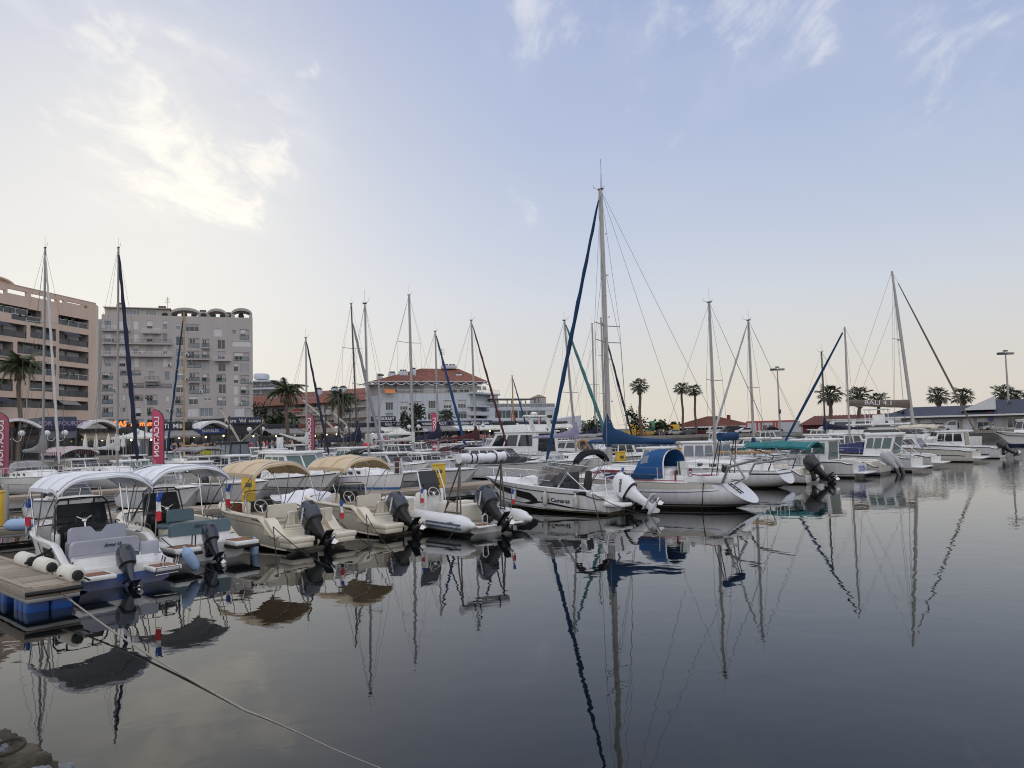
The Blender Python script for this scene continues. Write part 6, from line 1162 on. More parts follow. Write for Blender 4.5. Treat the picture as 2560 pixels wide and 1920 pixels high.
q=MB(); q.rbox((3.0,.0,.85),(.7,1.9,.75),.12,tx=.9); q.rbox((2.9,-.35,1.35),(.5,.75,.4),.1,tx=.8); q.rbox((2.85,.62,1.25),(1.0,.35,.5),.12,tx=.75); q.out('console',mk('charcoal_moulding',(.075,.075,.08),.5),t); wheel(t,2.45,-.35,1.38,.19,black,30,3)
for y in(-.45,.45): q=MB(); q.rbox((1.85,y,1.15),(.16,.55,.9),.08,tx=.75,M=Matrix.Rotation(-.12,4,'Y')); q.rbox((2.1,y,.75),(.5,.55,.16),.06); q.rbox((2.1,y,.5),(.25,.25,.4),.04); q.out('helm_seat',mk('charcoal_seat_vinyl',(.035,.036,.04),.6),t)
q=MB(); q.rbox((.95,0,.65),(.5,1.7,.5),.08); q.rbox((.75,0,.95),(.14,1.7,.3),.06); q.out('aft_bench',mk('pale_bench_vinyl',(.55,.55,.55),.6),t)
q=MB(); [q.rbox((-.35,s*.78,.42),(.9,.75,.14),.05) for s in(1,-1)]; q.rbox((.12,0,.35),(.35,1.9,.5),.05); q.out('swim_platform',white,t); q=MB(); q.rbox((1.05,1.19,.83),(.5,.03,.14),.012); q.out('side_vent',black,t)
tubepart(t,'bow_rail',steel,[[H_.pt(tt,1,s)+Vector((0,-s*.08,.42*sm(.42,.62,tt))) for tt in [lerp(.42,.99,i/12) for i in range(13)]] for s in(1,-1)]+[[H_.pt(tt,1,s)+Vector((0,-s*.08,.42*sm(.42,.62,tt))),H_.pt(tt-.02,1,s)+Vector((0,-s*.06,0))] for tt in(.6,.75,.9) for s in(1,-1)],.015)
o=bimini(t,1.2,1.45,2.2,2.48,.36,canvas_black,legs=False,valance=.15,p=2.6,sag=.0); tubepart(t,'canopy_leg',steel,[[(2.3,s*1.1,.95),(1.38,s*1.05,2.1)] for s in(1,-1)]+[[(2.24,s*1.12,.95),(1.28,s*1.06,2.08)] for s in(1,-1)]+[[(.85,s*1.12,.95),(1.75,s*1.1,1.6)] for s in(1,-1)],.02)
tubepart(t,'ski_pole',steel,[[(.15,s*.62,.55),(.3,s*.6,1.15),(.36,s*.5,1.42),(.36,0,1.46)] for s in(1,-1)],.025)
for s in(.0,): outboard(t,-.3,.5,54,1.2,eng_white,eng_white,'HONDA',sign_black)
flag(t,.6,-.95,.9,.85,seed=8,L=.34)
# ---- boat G: the big yacht
hG=banded('yacht_hull_paint',[(.11,(.008,.008,.010)),(.14,(.62,.62,.64)),(.20,(.02,.025,.06)),(9,(.66,.66,.68))],.2)
t,H_=sailboat('yacht','white yacht with tallest mast, blue furled genoa and blue sail cover',(9.5,30.6),math.atan2(.58,-.81),10.1,3.3,1.02,1.28,6.45,14.15,hG,jib=canvas_blue,sail=canvas_blue,spr=(.44,.5),rs=1.75,mr=.098,boomz=1.76,boomlen=3.35,jr=.084,trunkh=.52,cabx=(3.1,7.6),portm=red_brown,sailr=.27); Gb=t; t['label']='white yacht with the tallest mast, blue furled genoa and blue sail cover'
H_.strip('sheer_stripe',sign_navy,t,.80,.815,.05,.98,.012); H_.strip('rubbing_band',mk('aged_gunwale',(.46,.43,.38),.5),t,.88,.99,.06,.99,.014); H_.rub('transom_lip',white,t,.5,.0001) if 0 else None
rows=[[H_.pt(.0,w,1)+Vector((-.02,0,0)) for w in (.35,.5,.65,.8,.9,1)],[H_.pt(.0,w,-1)+Vector((-.02,0,0)) for w in(.35,.5,.65,.8,.9,1)]]
tp=lambda w,y:H_.pt(0,w,1)+Vector((-.03,y-H_.pt(0,w,1).y,0))
tubepart(t,'transom_ladder',black,[[tp(.98,y),tp(.8,y),tp(.62,y)] for y in(.05,.35)]+[[tp(w,.05),tp(w,.35)] for w in(.95,.86,.77,.68)],.018)
tubepart(t,'transom_rim',white,[[H_.pt(0,w,1) for w in [1-.05*i for i in range(20)]]+[H_.pt(0,w,-1) for w in [.05*i for i in range(1,21)]]],.03)
q=MB()
for s in(1,-1):
    u=[Vector((x,s*(min(H_.bg(x/10.1)*.68,1.19)*(1-.15*(x-3.1)/4.5)+.035),H_.sheer(x/10.1)+z)) for x,z in((3.5,.12),(7.0,.2),(6.4,.38),(3.5,.42))]; q.prism(u,(0,s*.02,0))
q.out('cabin_band',red_brown,t); q=MB(); T=Matrix.Translation((5.1,1.13,H_.sheer(.5)+.22))@Matrix.Rotation(PI/2,4,'X'); q.ring([[T@Vector(((.085+.02*math.cos(b))*math.cos(a),(.085+.02*math.cos(b))*math.sin(a),.02*math.sin(b))) for b in [2*PI*j/6 for j in range(6)]] for a in [2*PI*i/16 for i in range(17)]],caps=False); q.out('porthole_ring',cream,t)
q=MB(); rows=[]; x0=3.9
for i in range(9):
    u=i/8; x=lerp(x0-.5,x0+.85,u); hh=.92*(1 if u<.5 else math.cos((u-.5)/.5*PI/2)**.45)+.02; z=H_.sheer(.3)+.36; rows.append([Vector((x,1.15*math.cos(PI*j/14),z+hh*math.sin(PI*j/14)**.55-(.2 if j in(0,14) else 0))) for j in range(15)])
q.grid(rows); dg=q.out('sprayhood',canvas_sky,t); tubepart(t,'sprayhood_hoop',steel,[[p+Vector((-.02,0,.01)) for p in rows[0]]],.03); q=MB()
for s in(1,-1): q.grid([[rows[i][j if s>0 else 14-j]+Vector((0,s*.02,0)) for i in(4,5,6)] for j in(1,2,3)],sm=False)
q.out('sprayhood_window',vinyl_clear,dg); q=MB(); q.prism([(3.02,-.5,H_.sheer(.3)-.1),(3.02,.5,H_.sheer(.3)-.1),(3.02,.42,H_.sheer(.3)+.8),(3.02,-.42,H_.sheer(.3)+.8)],(.05,0,0)); q.out('companionway',grey_white,t); q=MB(); q.box((2.98,.75,H_.sheer(.3)+.25),(.06,.25,.4)); q.box((2.98,-.72,H_.sheer(.3)+.25),(.06,.25,.4)); q.out('rope_bag',mk('red_rope_bag',(.14,.02,.025),.8),t)
q=MB(); [q.tube([(2.9,.62+.05*k,.5+1.4),(2.85,.6+.05*k,1.2),(2.9,.5+.05*k,1.05)],.02,5) for k in range(3)]; q.out('green_rope_coil',mk('green_rope',(.05,.15,.06),.8),t)
tubepart(t,'stern_davit',dull_alu,[[(.9,1.2,1.05),(.55,1.35,1.7),(-.6,1.5,2.0)],[(.75,-1.2,1.05),(.4,-1.25,1.7),(-1.1,-1.2,1.95)],[(.6,.6,1.0),(.2,.6,1.25),(.9,.4,2.3)]],.05); q=MB(); q.lathe([(.13,-.07),(.13,.07)],14,0,Matrix.Translation((.75,1.2,1.6))@Matrix.Rotation(PI/2,4,'X')); q.out('line_reel',black,t)
q=MB(); q.rbox((1.5,1.05,1.2),(1.8,.3,.28),.06); q.rbox((1.5,-1.05,1.2),(1.8,.3,.28),.06); q.out('cockpit_bench',white,t); q=MB(); q.lathe([(.09,0),(.07,.1),(.09,.14),(.03,.18)],10,0,Matrix.Translation((2.2,1.15,1.34))); q.out('winch',steel,t); tubepart(t,'red_sheet',mk('red_rope',(.3,.03,.04),.8),[[(2.2,1.15,1.4),(1.7,1.2,1.36),(1.2,1.1,1.38),(1.8,.95,1.37)],[(2.4,1.4,1.14),(4.6,1.5,1.16),(6.2,1.35,1.25)]],.018)
tubepart(t,'mast_step',alu,[[(6.45-.1,y,z),(6.45-.16,y*1.9,z+.02),(6.45-.1,y*1.9,z+.05)] for i,z in enumerate([2.6+.95*k for k in range(11)]) for y in((.09,) if i%2 else (-.09,))],.016)
tubepart(t,'vhf_aerial',wire,[[(6.4,0,14.15),(6.4,0,15.55)]],.012,5)
q=MB(); q.rbox((4.9,1.25,1.28),(2.3,.1,.22),.04); q.out('rolled_side_cloth',canvas_blue,t)
# ---------------------------------------------------------------- fenders and lines of the front row
def wl(t,x,y,z): return lf(t,x,y,z)
for x,z,lb in((4.55,.62,'stained white fender under the black hull window of the day cruiser'),(2.75,.55,'stained white fender hiding the first letter of the day cruiser name'),(1.25,.5,'largest stained fender near the stern of the day cruiser')):
    y=1.33 if x<4 else 1.2; r_=Hull(7.1,2.5,.92,1.22,tw=.9,mx=.3,bp=2.4,ov=.75,drop=.18,dl=.12,flare=.5).pt(x/7.1,.97,1); p=wl(Fb,x,r_.y+.06,z); fender(p,fender_dirty,lb,.5,.095,cord=wl(Fb,x,r_.y-.06,r_.z+.1))
fender(wl(A,-.15,-1.42,.42),fender_blue,'blue white fender hanging tilted at the right stern quarter of the blue bottomed boat',.62,.13,Euler((0,-.5,.9)),cord=wl(A,.35,-1.1,.62))
p=wl(A,1.25,1.2,.32); fender(p,fender_blue,'small round blue fender between the finger pontoon and the blue bottomed boat',.26,.12,cord=wl(A,1.3,1.02,.9))
fender(wl(Bt,-.1,-1.3,.18),fender_blue,'pale blue fender hanging below the right platform of the teal cushioned boat',.5,.12,cord=wl(Bt,.2,-1.1,.5))
for i,(x,y,lb) in enumerate(((5.9,1.0,'large pale blue fender lying at the far left beyond the dock fenders'),(5.2,-.1,'second pale blue fender beyond the dock fenders, partly hidden by the console'))):
    p=P(50,1312,.75) if i==0 else P(128,1325,.6); fender(p,fender_blue,lb,.85,.19,Euler((0,PI/2,.25)))
def cl(t,x,y,z=.93): return wl(t,x,y,z)
line([cl(Cb,.55,1.08,.72),P(697,1452,-.05)],'black mooring line dropping straight from the port quarter of the third boat',sag=.0); line([cl(Cb,.55,1.08,.72),P(850,1430,-.05)],'black mooring line slanting across the port platform of the third boat',sag=.03); line([cl(Cb,.55,-1.08,.72),P(938,1372,-.05)],'black mooring line from the starboard quarter of the third boat',sag=.03)
line([cl(Db,.55,1.08,.72),P(925,1395,-.05)],'black mooring line dropping from the port quarter of the fourth boat'); line([cl(Db,.55,1.08,.72),P(1000,1395,-.05)],'black mooring line slanting across the port platform of the fourth boat',sag=.03)
line([cl(Eb,.4,1.2,.62),cl(Eb,-.1,1.36,.45),P(1112,1360,-.05)],'black line wrapped over the port tube of the inflatable',sag=.0); line([cl(Eb,.4,-.85,.6),P(1326,1322,-.05)],'black line from the starboard tube of the inflatable',sag=.04)
line([cl(Bt,.4,1.1,.7),P(560,1438,-.05)],'black mooring line from the port platform of the teal cushioned boat',sag=.04); line([cl(A,1.4,1.05,.9),lf(fing,2.9,-.3,.6)],'thick black mooring line from the blue bottomed boat to the dock fender',.028); line([cl(A,2.6,1.1,.95),lf(fing,1.2,-.35,.55)],'thin black mooring line from the blue bottomed boat down to the finger pontoon',.01,sag=.03)
line([cl(A,.4,1.0,.62),lf(fing,.3,-.2,.62)],'short black mooring line at the pontoon corner fender',.018,sag=.05); line([cl(Fb,.5,1.2,.8),P(1512,1360,-.05)],'black mooring line hanging from the stern quarter of the day cruiser',.018); line([cl(Fb,.5,1.2,.85),P(1640,1290,.3)],'black line along the stern of the day cruiser',.014,sag=.04)
line([cl(Gb,1.6,1.35,1.05),P(1755,1278,-.05)],'first of two black lines dropping from the big yacht port quarter',.018); line([cl(Gb,1.6,1.35,1.05),P(1792,1268,-.05)],'slanting one of two black lines from the big yacht port quarter',.018)
# chain and ground rope at the finger pontoon
a=P(138,1470,.38); b=P(185,1512,.02*0+.30); w0=P(613,1776,.0)
dirc=(w0-a); ch=MB()
def chainpt(u): return a.lerp(w0,u)+Vector((0,0,-.10*math.sin(PI*min(1,u))))
for i in range(15):
    u=i*.0085*1.0; p,q=chainpt(u),chainpt(u+.0105); d=(q-p).normalized(); sd=d.cross(Vector((0,0,1))).normalized() if i%2 else d.cross(d.cross(Vector((0,0,1)))).normalized(); c=(p+q)/2; n=12
    ch.tube([c+d*(.045*math.cos(2*PI*k/n))+sd*(.026*math.sin(2*PI*k/n)) for k in range(n+1)],.008,5)
tag(ch.out('mooring_chain',mk('rusty_chain',(.20,.16,.13),.7,.5,var=.3)),'short chain between the finger pontoon and the long grey rope','chain')
pts=[chainpt(.125+(1-.125)*i/20) for i in range(21)]; e2=P(1010,1945,.0); pts+=[w0.lerp(e2,i/8)+Vector((.02*math.sin(i*.9),0,.005-.009*i/8)) for i in range(1,9)]
mb=MB(); mb.tube(pts,[.015]*21+[.010,.008,.007,.007,.006,.006,.006,.006],8); tag(mb.out('mooring_line',rope_grey),'long weathered rope running from the finger pontoon chain into the water at bottom','rope','mooring lines')
# ---------------------------------------------------------------- the other boats of the front row, towards the right
BD=Vector((.73,-.68,0)); HB=math.atan2(-.68,.73)
hW=banded('white_hull_dark_bottom',[(.08,(.012,.014,.02)),(9,(.70,.70,.70))],.25); hN=banded('white_hull_navy_bottom',[(.12,(.012,.018,.05)),(.18,(.6,.6,.6)),(.22,(.015,.02,.06)),(9,(.68,.68,.68))],.25); hG2=banded('white_hull_grey_topsides',[(.1,(.02,.02,.022)),(.62,(.36,.36,.37)),(.66,(.03,.03,.03)),(9,(.72,.72,.71))],.3); hK=banded('cream_hull_navy_bottom',[(.16,(.012,.025,.10)),(9,(.62,.60,.55))],.3); hB2=banded('white_hull_blue_band',[(.28,(.02,.10,.34)),(9,(.70,.69,.67))],.3)
hS=banded('white_hull_black_sheer',[(.10,(.01,.01,.013)),(.70,(.68,.68,.69)),(.78,(.015,.018,.03)),(9,(.70,.70,.70))],.22)
# folded blue canopy over the stern of the big yacht
q=MB(); n=14; q.ring([[Vector((1.0+.03*math.sin(i*2),lerp(.95,-1.0,i/n),2.86))+Vector((.14*math.cos(a)*(1+.12*math.sin(i*1.7)),0,.17*math.sin(a)*(1+.1*math.cos(i*2.1)))) for a in [2*PI*j/10 for j in range(10)]] for i in range(n+1)]); fo=q.out('folded_canopy',canvas_blue,Gb); tubepart(Gb,'canopy_post',black,[[(1.2+dx,s*1.05,1.05),(1.0+dx*.3,s*.85,2.8)] for s in(1,-1) for dx in(0,.25)],.02)
t,H_=sailboat('sailing_boat','white sailing boat with black sheer band and bare ochre boom right of the big yacht',(14.3,39.9),math.atan2(.66,-.75),8.2,2.75,.92,1.12,4.2,10.2,hS,jib=None,sail=None,rs=.75,mr=.07,boomz=1.15,boomlen=3.2,cabx=(2.6,6.2)); 
for o in t.children:
    if o.name.startswith('boom'): o.data.materials.clear(); o.data.materials.append(ochre_mast)
tp=lambda w,y:H_.pt(0,w,1)+Vector((-.03,y-H_.pt(0,w,1).y,0)); txt('Claudel',.22,sign_navy,t,tuple(tp(.8,.1)+Vector((.05,0,0))),rot=(PI/2-.5,0,-PI/2)); tubepart(t,'stern_davit',black,[[(.8,1.0,.95),(.5,1.0,1.7),(1.9,.9,2.15)],[(.3,-.9,.95),(.1,-.9,1.5)]],.03)
def motorboat(label,loc,hd,L,B,hm,fs=.85,fb=1.1,eng=None,es=1.,etilt=40,screen=None,cover=None,top=None,ins=None,name='motor_boat',drop=.3,text=None,rail=True):
    t=thing(name,label,'motor boat',(loc[0],loc[1],0),hd); H_=Hull(L,B,fs,fb,tw=.92,drop=drop,dl=.12,ov=L*.07); H_.shell(hm,t); H_.deck(t,.58,1,white,.1); H_.rub('rub_rail',black,t,.93,.02)
    if cover:
        q=MB(); rows=[]
        for i in range(13):
            u=i/12; tt=lerp(.1,.72,u); g=H_.pt(tt,1,1); hh=.42*math.sin(PI*u)**.6+.05*math.sin(u*23); rows.append([Vector((g.x,g.y*k*1.02,g.z+.02+hh*(1-abs(k)**1.8)+.03*math.sin(k*9+u*17))) for k in [1-2*j/12 for j in range(13)]])
        q.grid(rows); q.out('boat_cover',cover,t); H_.deck(t,0,.12,white,0,3,'aft_deck')
    else:
        H_.well(t,.04,.6,.3,white,ins or grey_white,grey_white,.14)
        q=MB(); q.rbox((L*.12,0,.6),(.5,B*.7,.5),.06); q.rbox((L*.33,0,.7),(.4,B*.55,.6),.06); q.out('seat',cream_seat,t); q=MB(); q.rbox((L*.5,0,.8),(.6,B*.5,.8),.1,tx=.85); q.out('console',white,t); wheel(t,L*.43,.1,1.15,.2,black)
    if screen:
        q=MB(); rows=[]
        for j in range(11):
            a=-1+2*j/10; x=L*.62-.7*abs(a)**2.2; y=B*.38*math.sin(a*PI/2); z=H_.sheer(.6)+.08; rows.append([Vector((x,y,z)),Vector((x-.25,y*.95,z+.25)),Vector((x-.5,y*.88,z+.46))])
        q.grid(rows); q.out('windscreen',screen,t); tubepart(t,'windscreen_frame',steel,[[r[2] for r in rows]],.018)
    if rail: tubepart(t,'bow_rail',steel,[[H_.pt(lerp(.6,.99,i/8),1,s)+Vector((0,-s*.06,.38*sm(0,.3,i/8))) for i in range(9)] for s in(1,-1)]+[[H_.pt(lerp(.6,.99,i/8),1,s)+Vector((0,-s*.06,.38)),H_.pt(lerp(.6,.99,i/8),1,s)] for i in(3,6) for s in(1,-1)],.013,5)
    if top: bimini(t,top[1],top[2],B*.82,top[3],.3,top[0],pivot=(top[1]+top[2])/2,zp=fs)
    if eng: outboard(t,0,.55,etilt,es,eng,black)
    if text: H_.text(text[0],text[1],sign_black,t,text[2],.75,1)
    return t,H_
def at(a,b): v=AB(a,b); return (v.x,v.y)
motorboat('small white motor boat with big black tilted outboard right of the black banded sailing boat',at(41.9,18.6),HD,5.4,2.2,hW,.8,1.0,eng_black,1.15,44,clear,text=('PV G83787',.13,.2))
t,H_=sailboat('sailing_boat','white sailing boat under a teal awning, with pale furled jib',at(44.9,19.4),HD,7.6,2.4,.85,1.05,4.1,9.9,hW,jib=canvas_light,sail=canvas_blue,boomz=1.15,boomlen=3.2,mr=.065,rs=.3,jr=.07,sailr=.14); bimini(t,.2,4.4,2.1,2.32,.34,canvas_teal,legs=True,zp=1.,pivot=1.6,p=1.8,sag=.1)
t,H_=cruiser('white pilothouse boat with DUN lettered on its stern',at(47.6,18.2),HD,7.2,2.6,.95,1.25,hN,cab=(.22,.52),ch=1.22,cw=.78,rake=.45,slope=-.1,winm=green_glass,tilt=30); txt('DUN',.5,mk('blue_letter_paint',(.03,.08,.35),.5),t,(-.03,-.3,.5),rot=(PI/2,0,-PI/2),bold=.005)
q=MB(); q.ring([[Vector((1.2+.5*math.cos(a)*k,.55+.0,2.4)) for a in(0,1)] for k in(0,1)],closed=False,caps=False); q.v=[];q.f=[];q.m=[];q.s=[]
t,H_=motorboat('cream boat with two cloth wrapped outboards right of the pilothouse boat',at(50.6,17.8),HD,6.4,2.5,hK,.85,1.1,None,screen=clear)
for y in(.5,-.5):
    T=Matrix.Translation((-.35,y,.95))@Matrix.Rotation(.75,4,'Y'); q=MB(); q.ring([[T@Vector((.28*rx*math.cos(a)*(1+.1*math.sin(3*a+z*6)),.24*rx*math.sin(a),z)) for a in [2*PI*j/14 for j in range(14)]] for z,rx in((-.75,.45),(-.5,.5),(-.2,.9),(.15,1.05),(.4,.95),(.55,.5))]); o=q.out('outboard_engine',mk('wrapped_cloth_white',(.40,.40,.42),.85,bump=.8,bs=6),t); q=MB(); q.tube([(-.75,y,.45),(-.95,y,-.1)],[.14,.1],8); q.out('lower_unit',eng_black,o)
t,H_=cruiser('white motor sailer with blue wrap windows, round wheelhouse and blue furled jib',at(54.6,17.2),HD,9.4,3.,1.0,1.35,hN,cab=(.14,.30),ch=1.28,cw=.72,rake=.2,slope=-.35,winm=green_glass,name='motor_sailer',cat='motor boat',rooft=.16)
q=MB(); q.prism([(2.9,1.03,1.25),(5.6,1.0,1.3),(5.2,.9,1.75),(3.1,.95,1.95)],(0,-2.0,0)); q.out('blue_windscreen_cover',mk('navy_window_cover',(.02,.03,.12),.5),t)
mb=MB(); mb.tube([(4.2,0,1.3),(4.15,0,10.0)],[.075,.055],10); ms=mb.out('mast',alu,t); tubepart(t,'standing_rigging',wire,[[(3.9,s*1.35,1.1),(4.1,s*.55,5.6),(4.15,0,9.9)] for s in(1,-1)]+[[(9.2,0,1.45),(4.2,0,9.9)],[(.3,0,1.1),(4.15,0,9.95)]],.009,4); mb=MB(); a_,b_=Vector((9.0,0,1.75)),Vector((4.3,0,9.6)); mb.tube([a_.lerp(b_,i/14) for i in range(15)],[.085*(.6+.6*math.sin(PI*min(1,i/14*.8+.2))) for i in range(15)],8); mb.out('furled_jib',canvas_blue,t); tubepart(t,'stern_gantry',steel,[[(.1,s*1.1,1.0),(-.2,s*1.1,1.75),(-.2,0,1.8)] for s in(1,-1)]+[[(.0,s*.9,1.0),(1.6,s*.95,2.4)] for s in(1,-1)],.025)
t,H_=cruiser('white cruiser with D69589 on its side, between the motor sailer and the long cream cruiser',at(60.6,17.8),HD,8.2,2.9,.85,1.3,hW,cab=(.3,.55),ch=.95,cw=.7,rake=1.1); H_.text('PV-D69589',.32,sign_black,t,.2,.6,1,bold=.012)
t,H_=cruiser('long cream sports cruiser with raked screen and beige bimini at the right',at(68.5,17.2),HD,10.2,3.3,.95,1.6,banded('cream_sports_hull',[(.08,(.02,.02,.022)),(9,(.66,.63,.56))],.22),cab=(.36,.62),ch=.8,cw=.75,rake=1.5,slope=.5,top=(mk('beige_canvas',(.55,.50,.40),.8),2.4,5.4,3.0),roof=False); H_.strip('hull_line',black,t,.62,.66,.05,.9)
t,H_=cruiser('white fishing cabin boat with black outboard at the right end of the row',at(74.5,16.8),HD,7.4,2.8,.95,1.35,hW,cab=(.34,.62),ch=1.2,cw=.75,rake=.3,slope=.1,eng=eng_black,engc=eng_black,tilt=50); H_.strip('hull_line',black,t,.5,.56,.1,.85)
t,H_=cruiser('white launch with blue bottom band entering from the right edge',(P(2490,1117).x+9.8,P(2490,1117).y+1.5),math.atan2(-.15,-1),10.,3.2,1.3,1.75,hB2,cab=(.2,.6),ch=1.6,cw=.72,rake=.5,slope=.1); H_.rub('navy_rub',sign_navy,t,.8,.05)
# catamaran
hc=banded('catamaran_hull',[(.12,(.03,.03,.05)),(9,(.70,.70,.70))],.25); mp_=D(2285,1085,76); cd=Vector((.80,-.60,0)); st=mp_-cd*6.6; t=thing('catamaran','white catamaran with raked mast and taupe sail cover lettered BALI 4.1','sailing boat',(st.x,st.y,0),math.atan2(cd.y,cd.x))
for s in(1,-1):
    Hc=Hull(12.1,1.5,1.35,1.65,tw=.7,mx=.4,bp=2.2,ov=.2,sail=True,rs=.8); h_=Hc.shell(hc,t,name='hull'); h_.location=(0,s*2.6,0); d_=Hc.deck(t,0,1,white); d_.location=(0,s*2.6,0)
q=MB(); q.rbox((5.2,0,1.45),(8.4,5.4,.5),.15); q.rbox((5.0,0,2.2),(5.6,4.6,1.3),.4,tx=.85); q.rbox((3.6,0,3.05),(5.6,4.4,.18),.08); q.out('bridge_deck',white,t); q=MB(); q.rbox((5.0,0,2.25),(5.64,4.64,.55),.25,tx=.94); q.out('saloon_window',glass,t)
q=MB(); q.rbox((3.2,1.4,3.6),(1.0,1.2,.9),.1); q.rbox((3.0,1.4,4.55),(2.2,2.2,.1),.04); q.out('helm_station',white,t); tubepart(t,'hardtop_post',white,[[(2.1+1.8*k,1.4+s*.95,3.1),(2.1+1.8*k,1.4+s*.95,4.5)] for k in(0,1) for s in(1,-1)],.04)
base=Vector((6.6,0,2.8)); tip=Vector((6.6-1.15,0,18.4)); mb=MB(); mb.tube([base,base.lerp(tip,.7),tip],[.17,.15,.10],10); ms=mb.out('mast',alu,t); mb=MB(); [mb.tube([base.lerp(tip,.55),base.lerp(tip,.55)+Vector((-.6,s*1.3,.1))],.035,5) for s in(1,-1)]; mb.out('spreader',alu,ms)
bow=Vector((11.9,0,1.9)); mb=MB(); mb.tube([bow.lerp(tip,.02+.9*i/16) for i in range(17)],[.085*(.5+.6*math.sin(PI*min(1,i/16*.8+.2))) for i in range(17)],8); mb.out('furled_jib',canvas_taupe,t); tubepart(t,'standing_rigging',wire,[[(5.4,s*2.9,1.6),base.lerp(tip,.55)+Vector((-.6,s*1.3,.1)),base.lerp(tip,.95)] for s in(1,-1)]+[[(5.4,s*2.9,1.6),base.lerp(tip,.9)] for s in(1,-1)]+[[bow,tip],[(.6,0,5.2),tip],[(1.5,0,5.2),base.lerp(tip,.8)]],.012,4)
b0,b1=Vector((6.4,0,4.75)),Vector((.6,0,5.1)); mb=MB(); mb.tube([b0,b1],.12,8); bo=mb.out('boom',alu,t); mb=MB(); mb.ring([[b0.lerp(b1,i/12)+Vector((0,.30*math.cos(a)*(1-.2*i/12),.22+.42*(1-.3*i/12)*math.sin(a)*(1+.04*math.sin(i*2)))) for a in [2*PI*j/12 for j in range(12)]] for i in range(13)]); sc_=mb.out('sail_cover',canvas_taupe,bo); txt('BALI 4.1',.62,sign_white,sc_,(3.6,-.31,5.2),rot=(PI/2,.06,0),bold=.0,sx=1.25); tubepart(t,'bow_rail',steel,[[(7.,s*3.2,2.2),(11.8,s*2.7,2.35)] for s in(1,-1)],.02)
# ---------------------------------------------------------------- boats beyond the walkway pontoon (bows towards the photographer)
def bowat(px,b,L):                       # stern position of a boat whose bow stands at pixel column px on row b
    F=PFront(AB(-90,b),AB(200,b)); u=F.uv(px,1200)[0]; p=F.o+F.u*u; return p-BD*L
def mastat(px,d,mx,hd): p=D(px,1120,d); return (p.x-mx*math.cos(hd),p.y-mx*math.sin(hd))
L=6.; s0=bowat(238,34.2,L); motorboat('small white motor boat with smoked curved windscreen behind the first canopy',s0,HB,L,2.3,hW,.85,1.1,eng_black,.9,30,smoked)
s0=bowat(500,34.5,7.); motorboat('white motor boat with raised black canvas hood seen between the two white canopies',s0,HB,7.,2.5,hW,.95,1.2,None,screen=clear,top=(canvas_black,1.8,3.3,2.15))
s0=bowat(672,34.5,6.8); motorboat('white motor boat with tall clear windscreen behind the French flag',s0,HB,6.8,2.5,hW,1.0,1.25,eng_black,1.,30,vinyl_clear)
s0=bowat(846,34.3,7.6); t,H_=cruiser('white cabin boat with green tinted windows and grey topsides between the two tan canopies',s0,HB,7.6,2.75,1.0,1.4,hG2,cab=(.22,.52),ch=1.3,cw=.78,rake=.9,winm=green_glass,eng=eng_black,tilt=20); H_.text('PV 794WN',.22,sign_black,t,.72,.55,-1)
motorboat('small white boat under a white cover beside the inflatable console',at(15.6,24.6),HD,5.,2.0,hW,.75,.95,None,cover=canvas_white,rail=False)
s0=bowat(1062,34.,6.2); motorboat('white motor boat with dark hull window left of the yellow power box',s0,HB,6.2,2.4,hG2,.95,1.2,eng_black,.9,30,vinyl_clear)
s0=bowat(1195,34.,6.4); motorboat('white boat with clear plastic tent screen behind the rolled canopy',s0,HB,6.4,2.4,hW,.95,1.15,None,screen=vinyl_clear)
s0=bowat(1395,34.2,7.4); t,H_=motorboat('white motor boat with a black canvas tent left of the day cruiser screen',s0,HB,7.4,2.6,hW,1.,1.3,None,cover=canvas_black)
def sb(label,px,d,hd,L,B,mx,top,hm=None,z1=None,**k):
    p=D(px,1100,d); ztop=D(px,top,d).z; s0=mastat(px,d,mx,hd); return sailboat('sailing_boat',label,s0,hd,L,B,1.0+.02*L*.3,1.3,mx,ztop,hm or R.choice([hW,hN]),**k)
sb('white sailing boat with grey sail cover and pale dodger at the left edge',107,49.4,HB,9.4,3.1,5.9,620,hm=banded('white_hull_grey_line',[(.1,(.02,.02,.022)),(.72,(.62,.61,.58)),(.76,(.12,.11,.10)),(9,(.64,.63,.60))],.3),sail=canvas_grey,dodger=vinyl_clear,spr=(.36,.66),boomz=1.9,boomlen=4.2,sailr=.26,mr=.085,jib=canvas_light,jr=.075)
sb('white sailing boat with navy furled jib in front of the grey block',293,53,HB,10.2,3.2,6.4,620,sail=canvas_light,jib=canvas_navy,spr=(.33,.62),jr=.13,mr=.085)
sb('sailing boat with slim mast and navy furled jib left of the feathery palm crown',767,62,HB,8.6,2.8,5.2,845,sail=canvas_light,jib=canvas_navy,boomup=.8,jr=.085,sailr=.18)
t,_=sb('sailing boat with dark raked mast, grey furled jib and navy sail cover',895,66,HB,10.,3.1,6.3,757,sail=canvas_navy,jib=mk('grey_sailcloth',(.20,.21,.23),.85),mast=dark_alu,spr=(.4,.7),rake=.055,jr=.12,sailr=.34,frac=.9,boomlen=4.2)
sb('small sailing boat with slim white mast behind the second tan canopy',922,41,HB,6.8,2.4,3.9,758,spr=(.5,),boom=False,mr=.06,rake=.02,hm=banded('white_hull_blue_pattern',[(.2,(.05,.22,.42)),(.5,(.55,.58,.62)),(.62,(.05,.16,.38)),(9,(.68,.68,.69))],.3))
sb('large white sailing boat with double spreader mast left of the short pink flag',1033,60,HB,11.2,3.4,6.6,737,sail=canvas_light,spr=(.4,.7),rake=.015,mr=.10,boomlen=5.,sailr=.14)
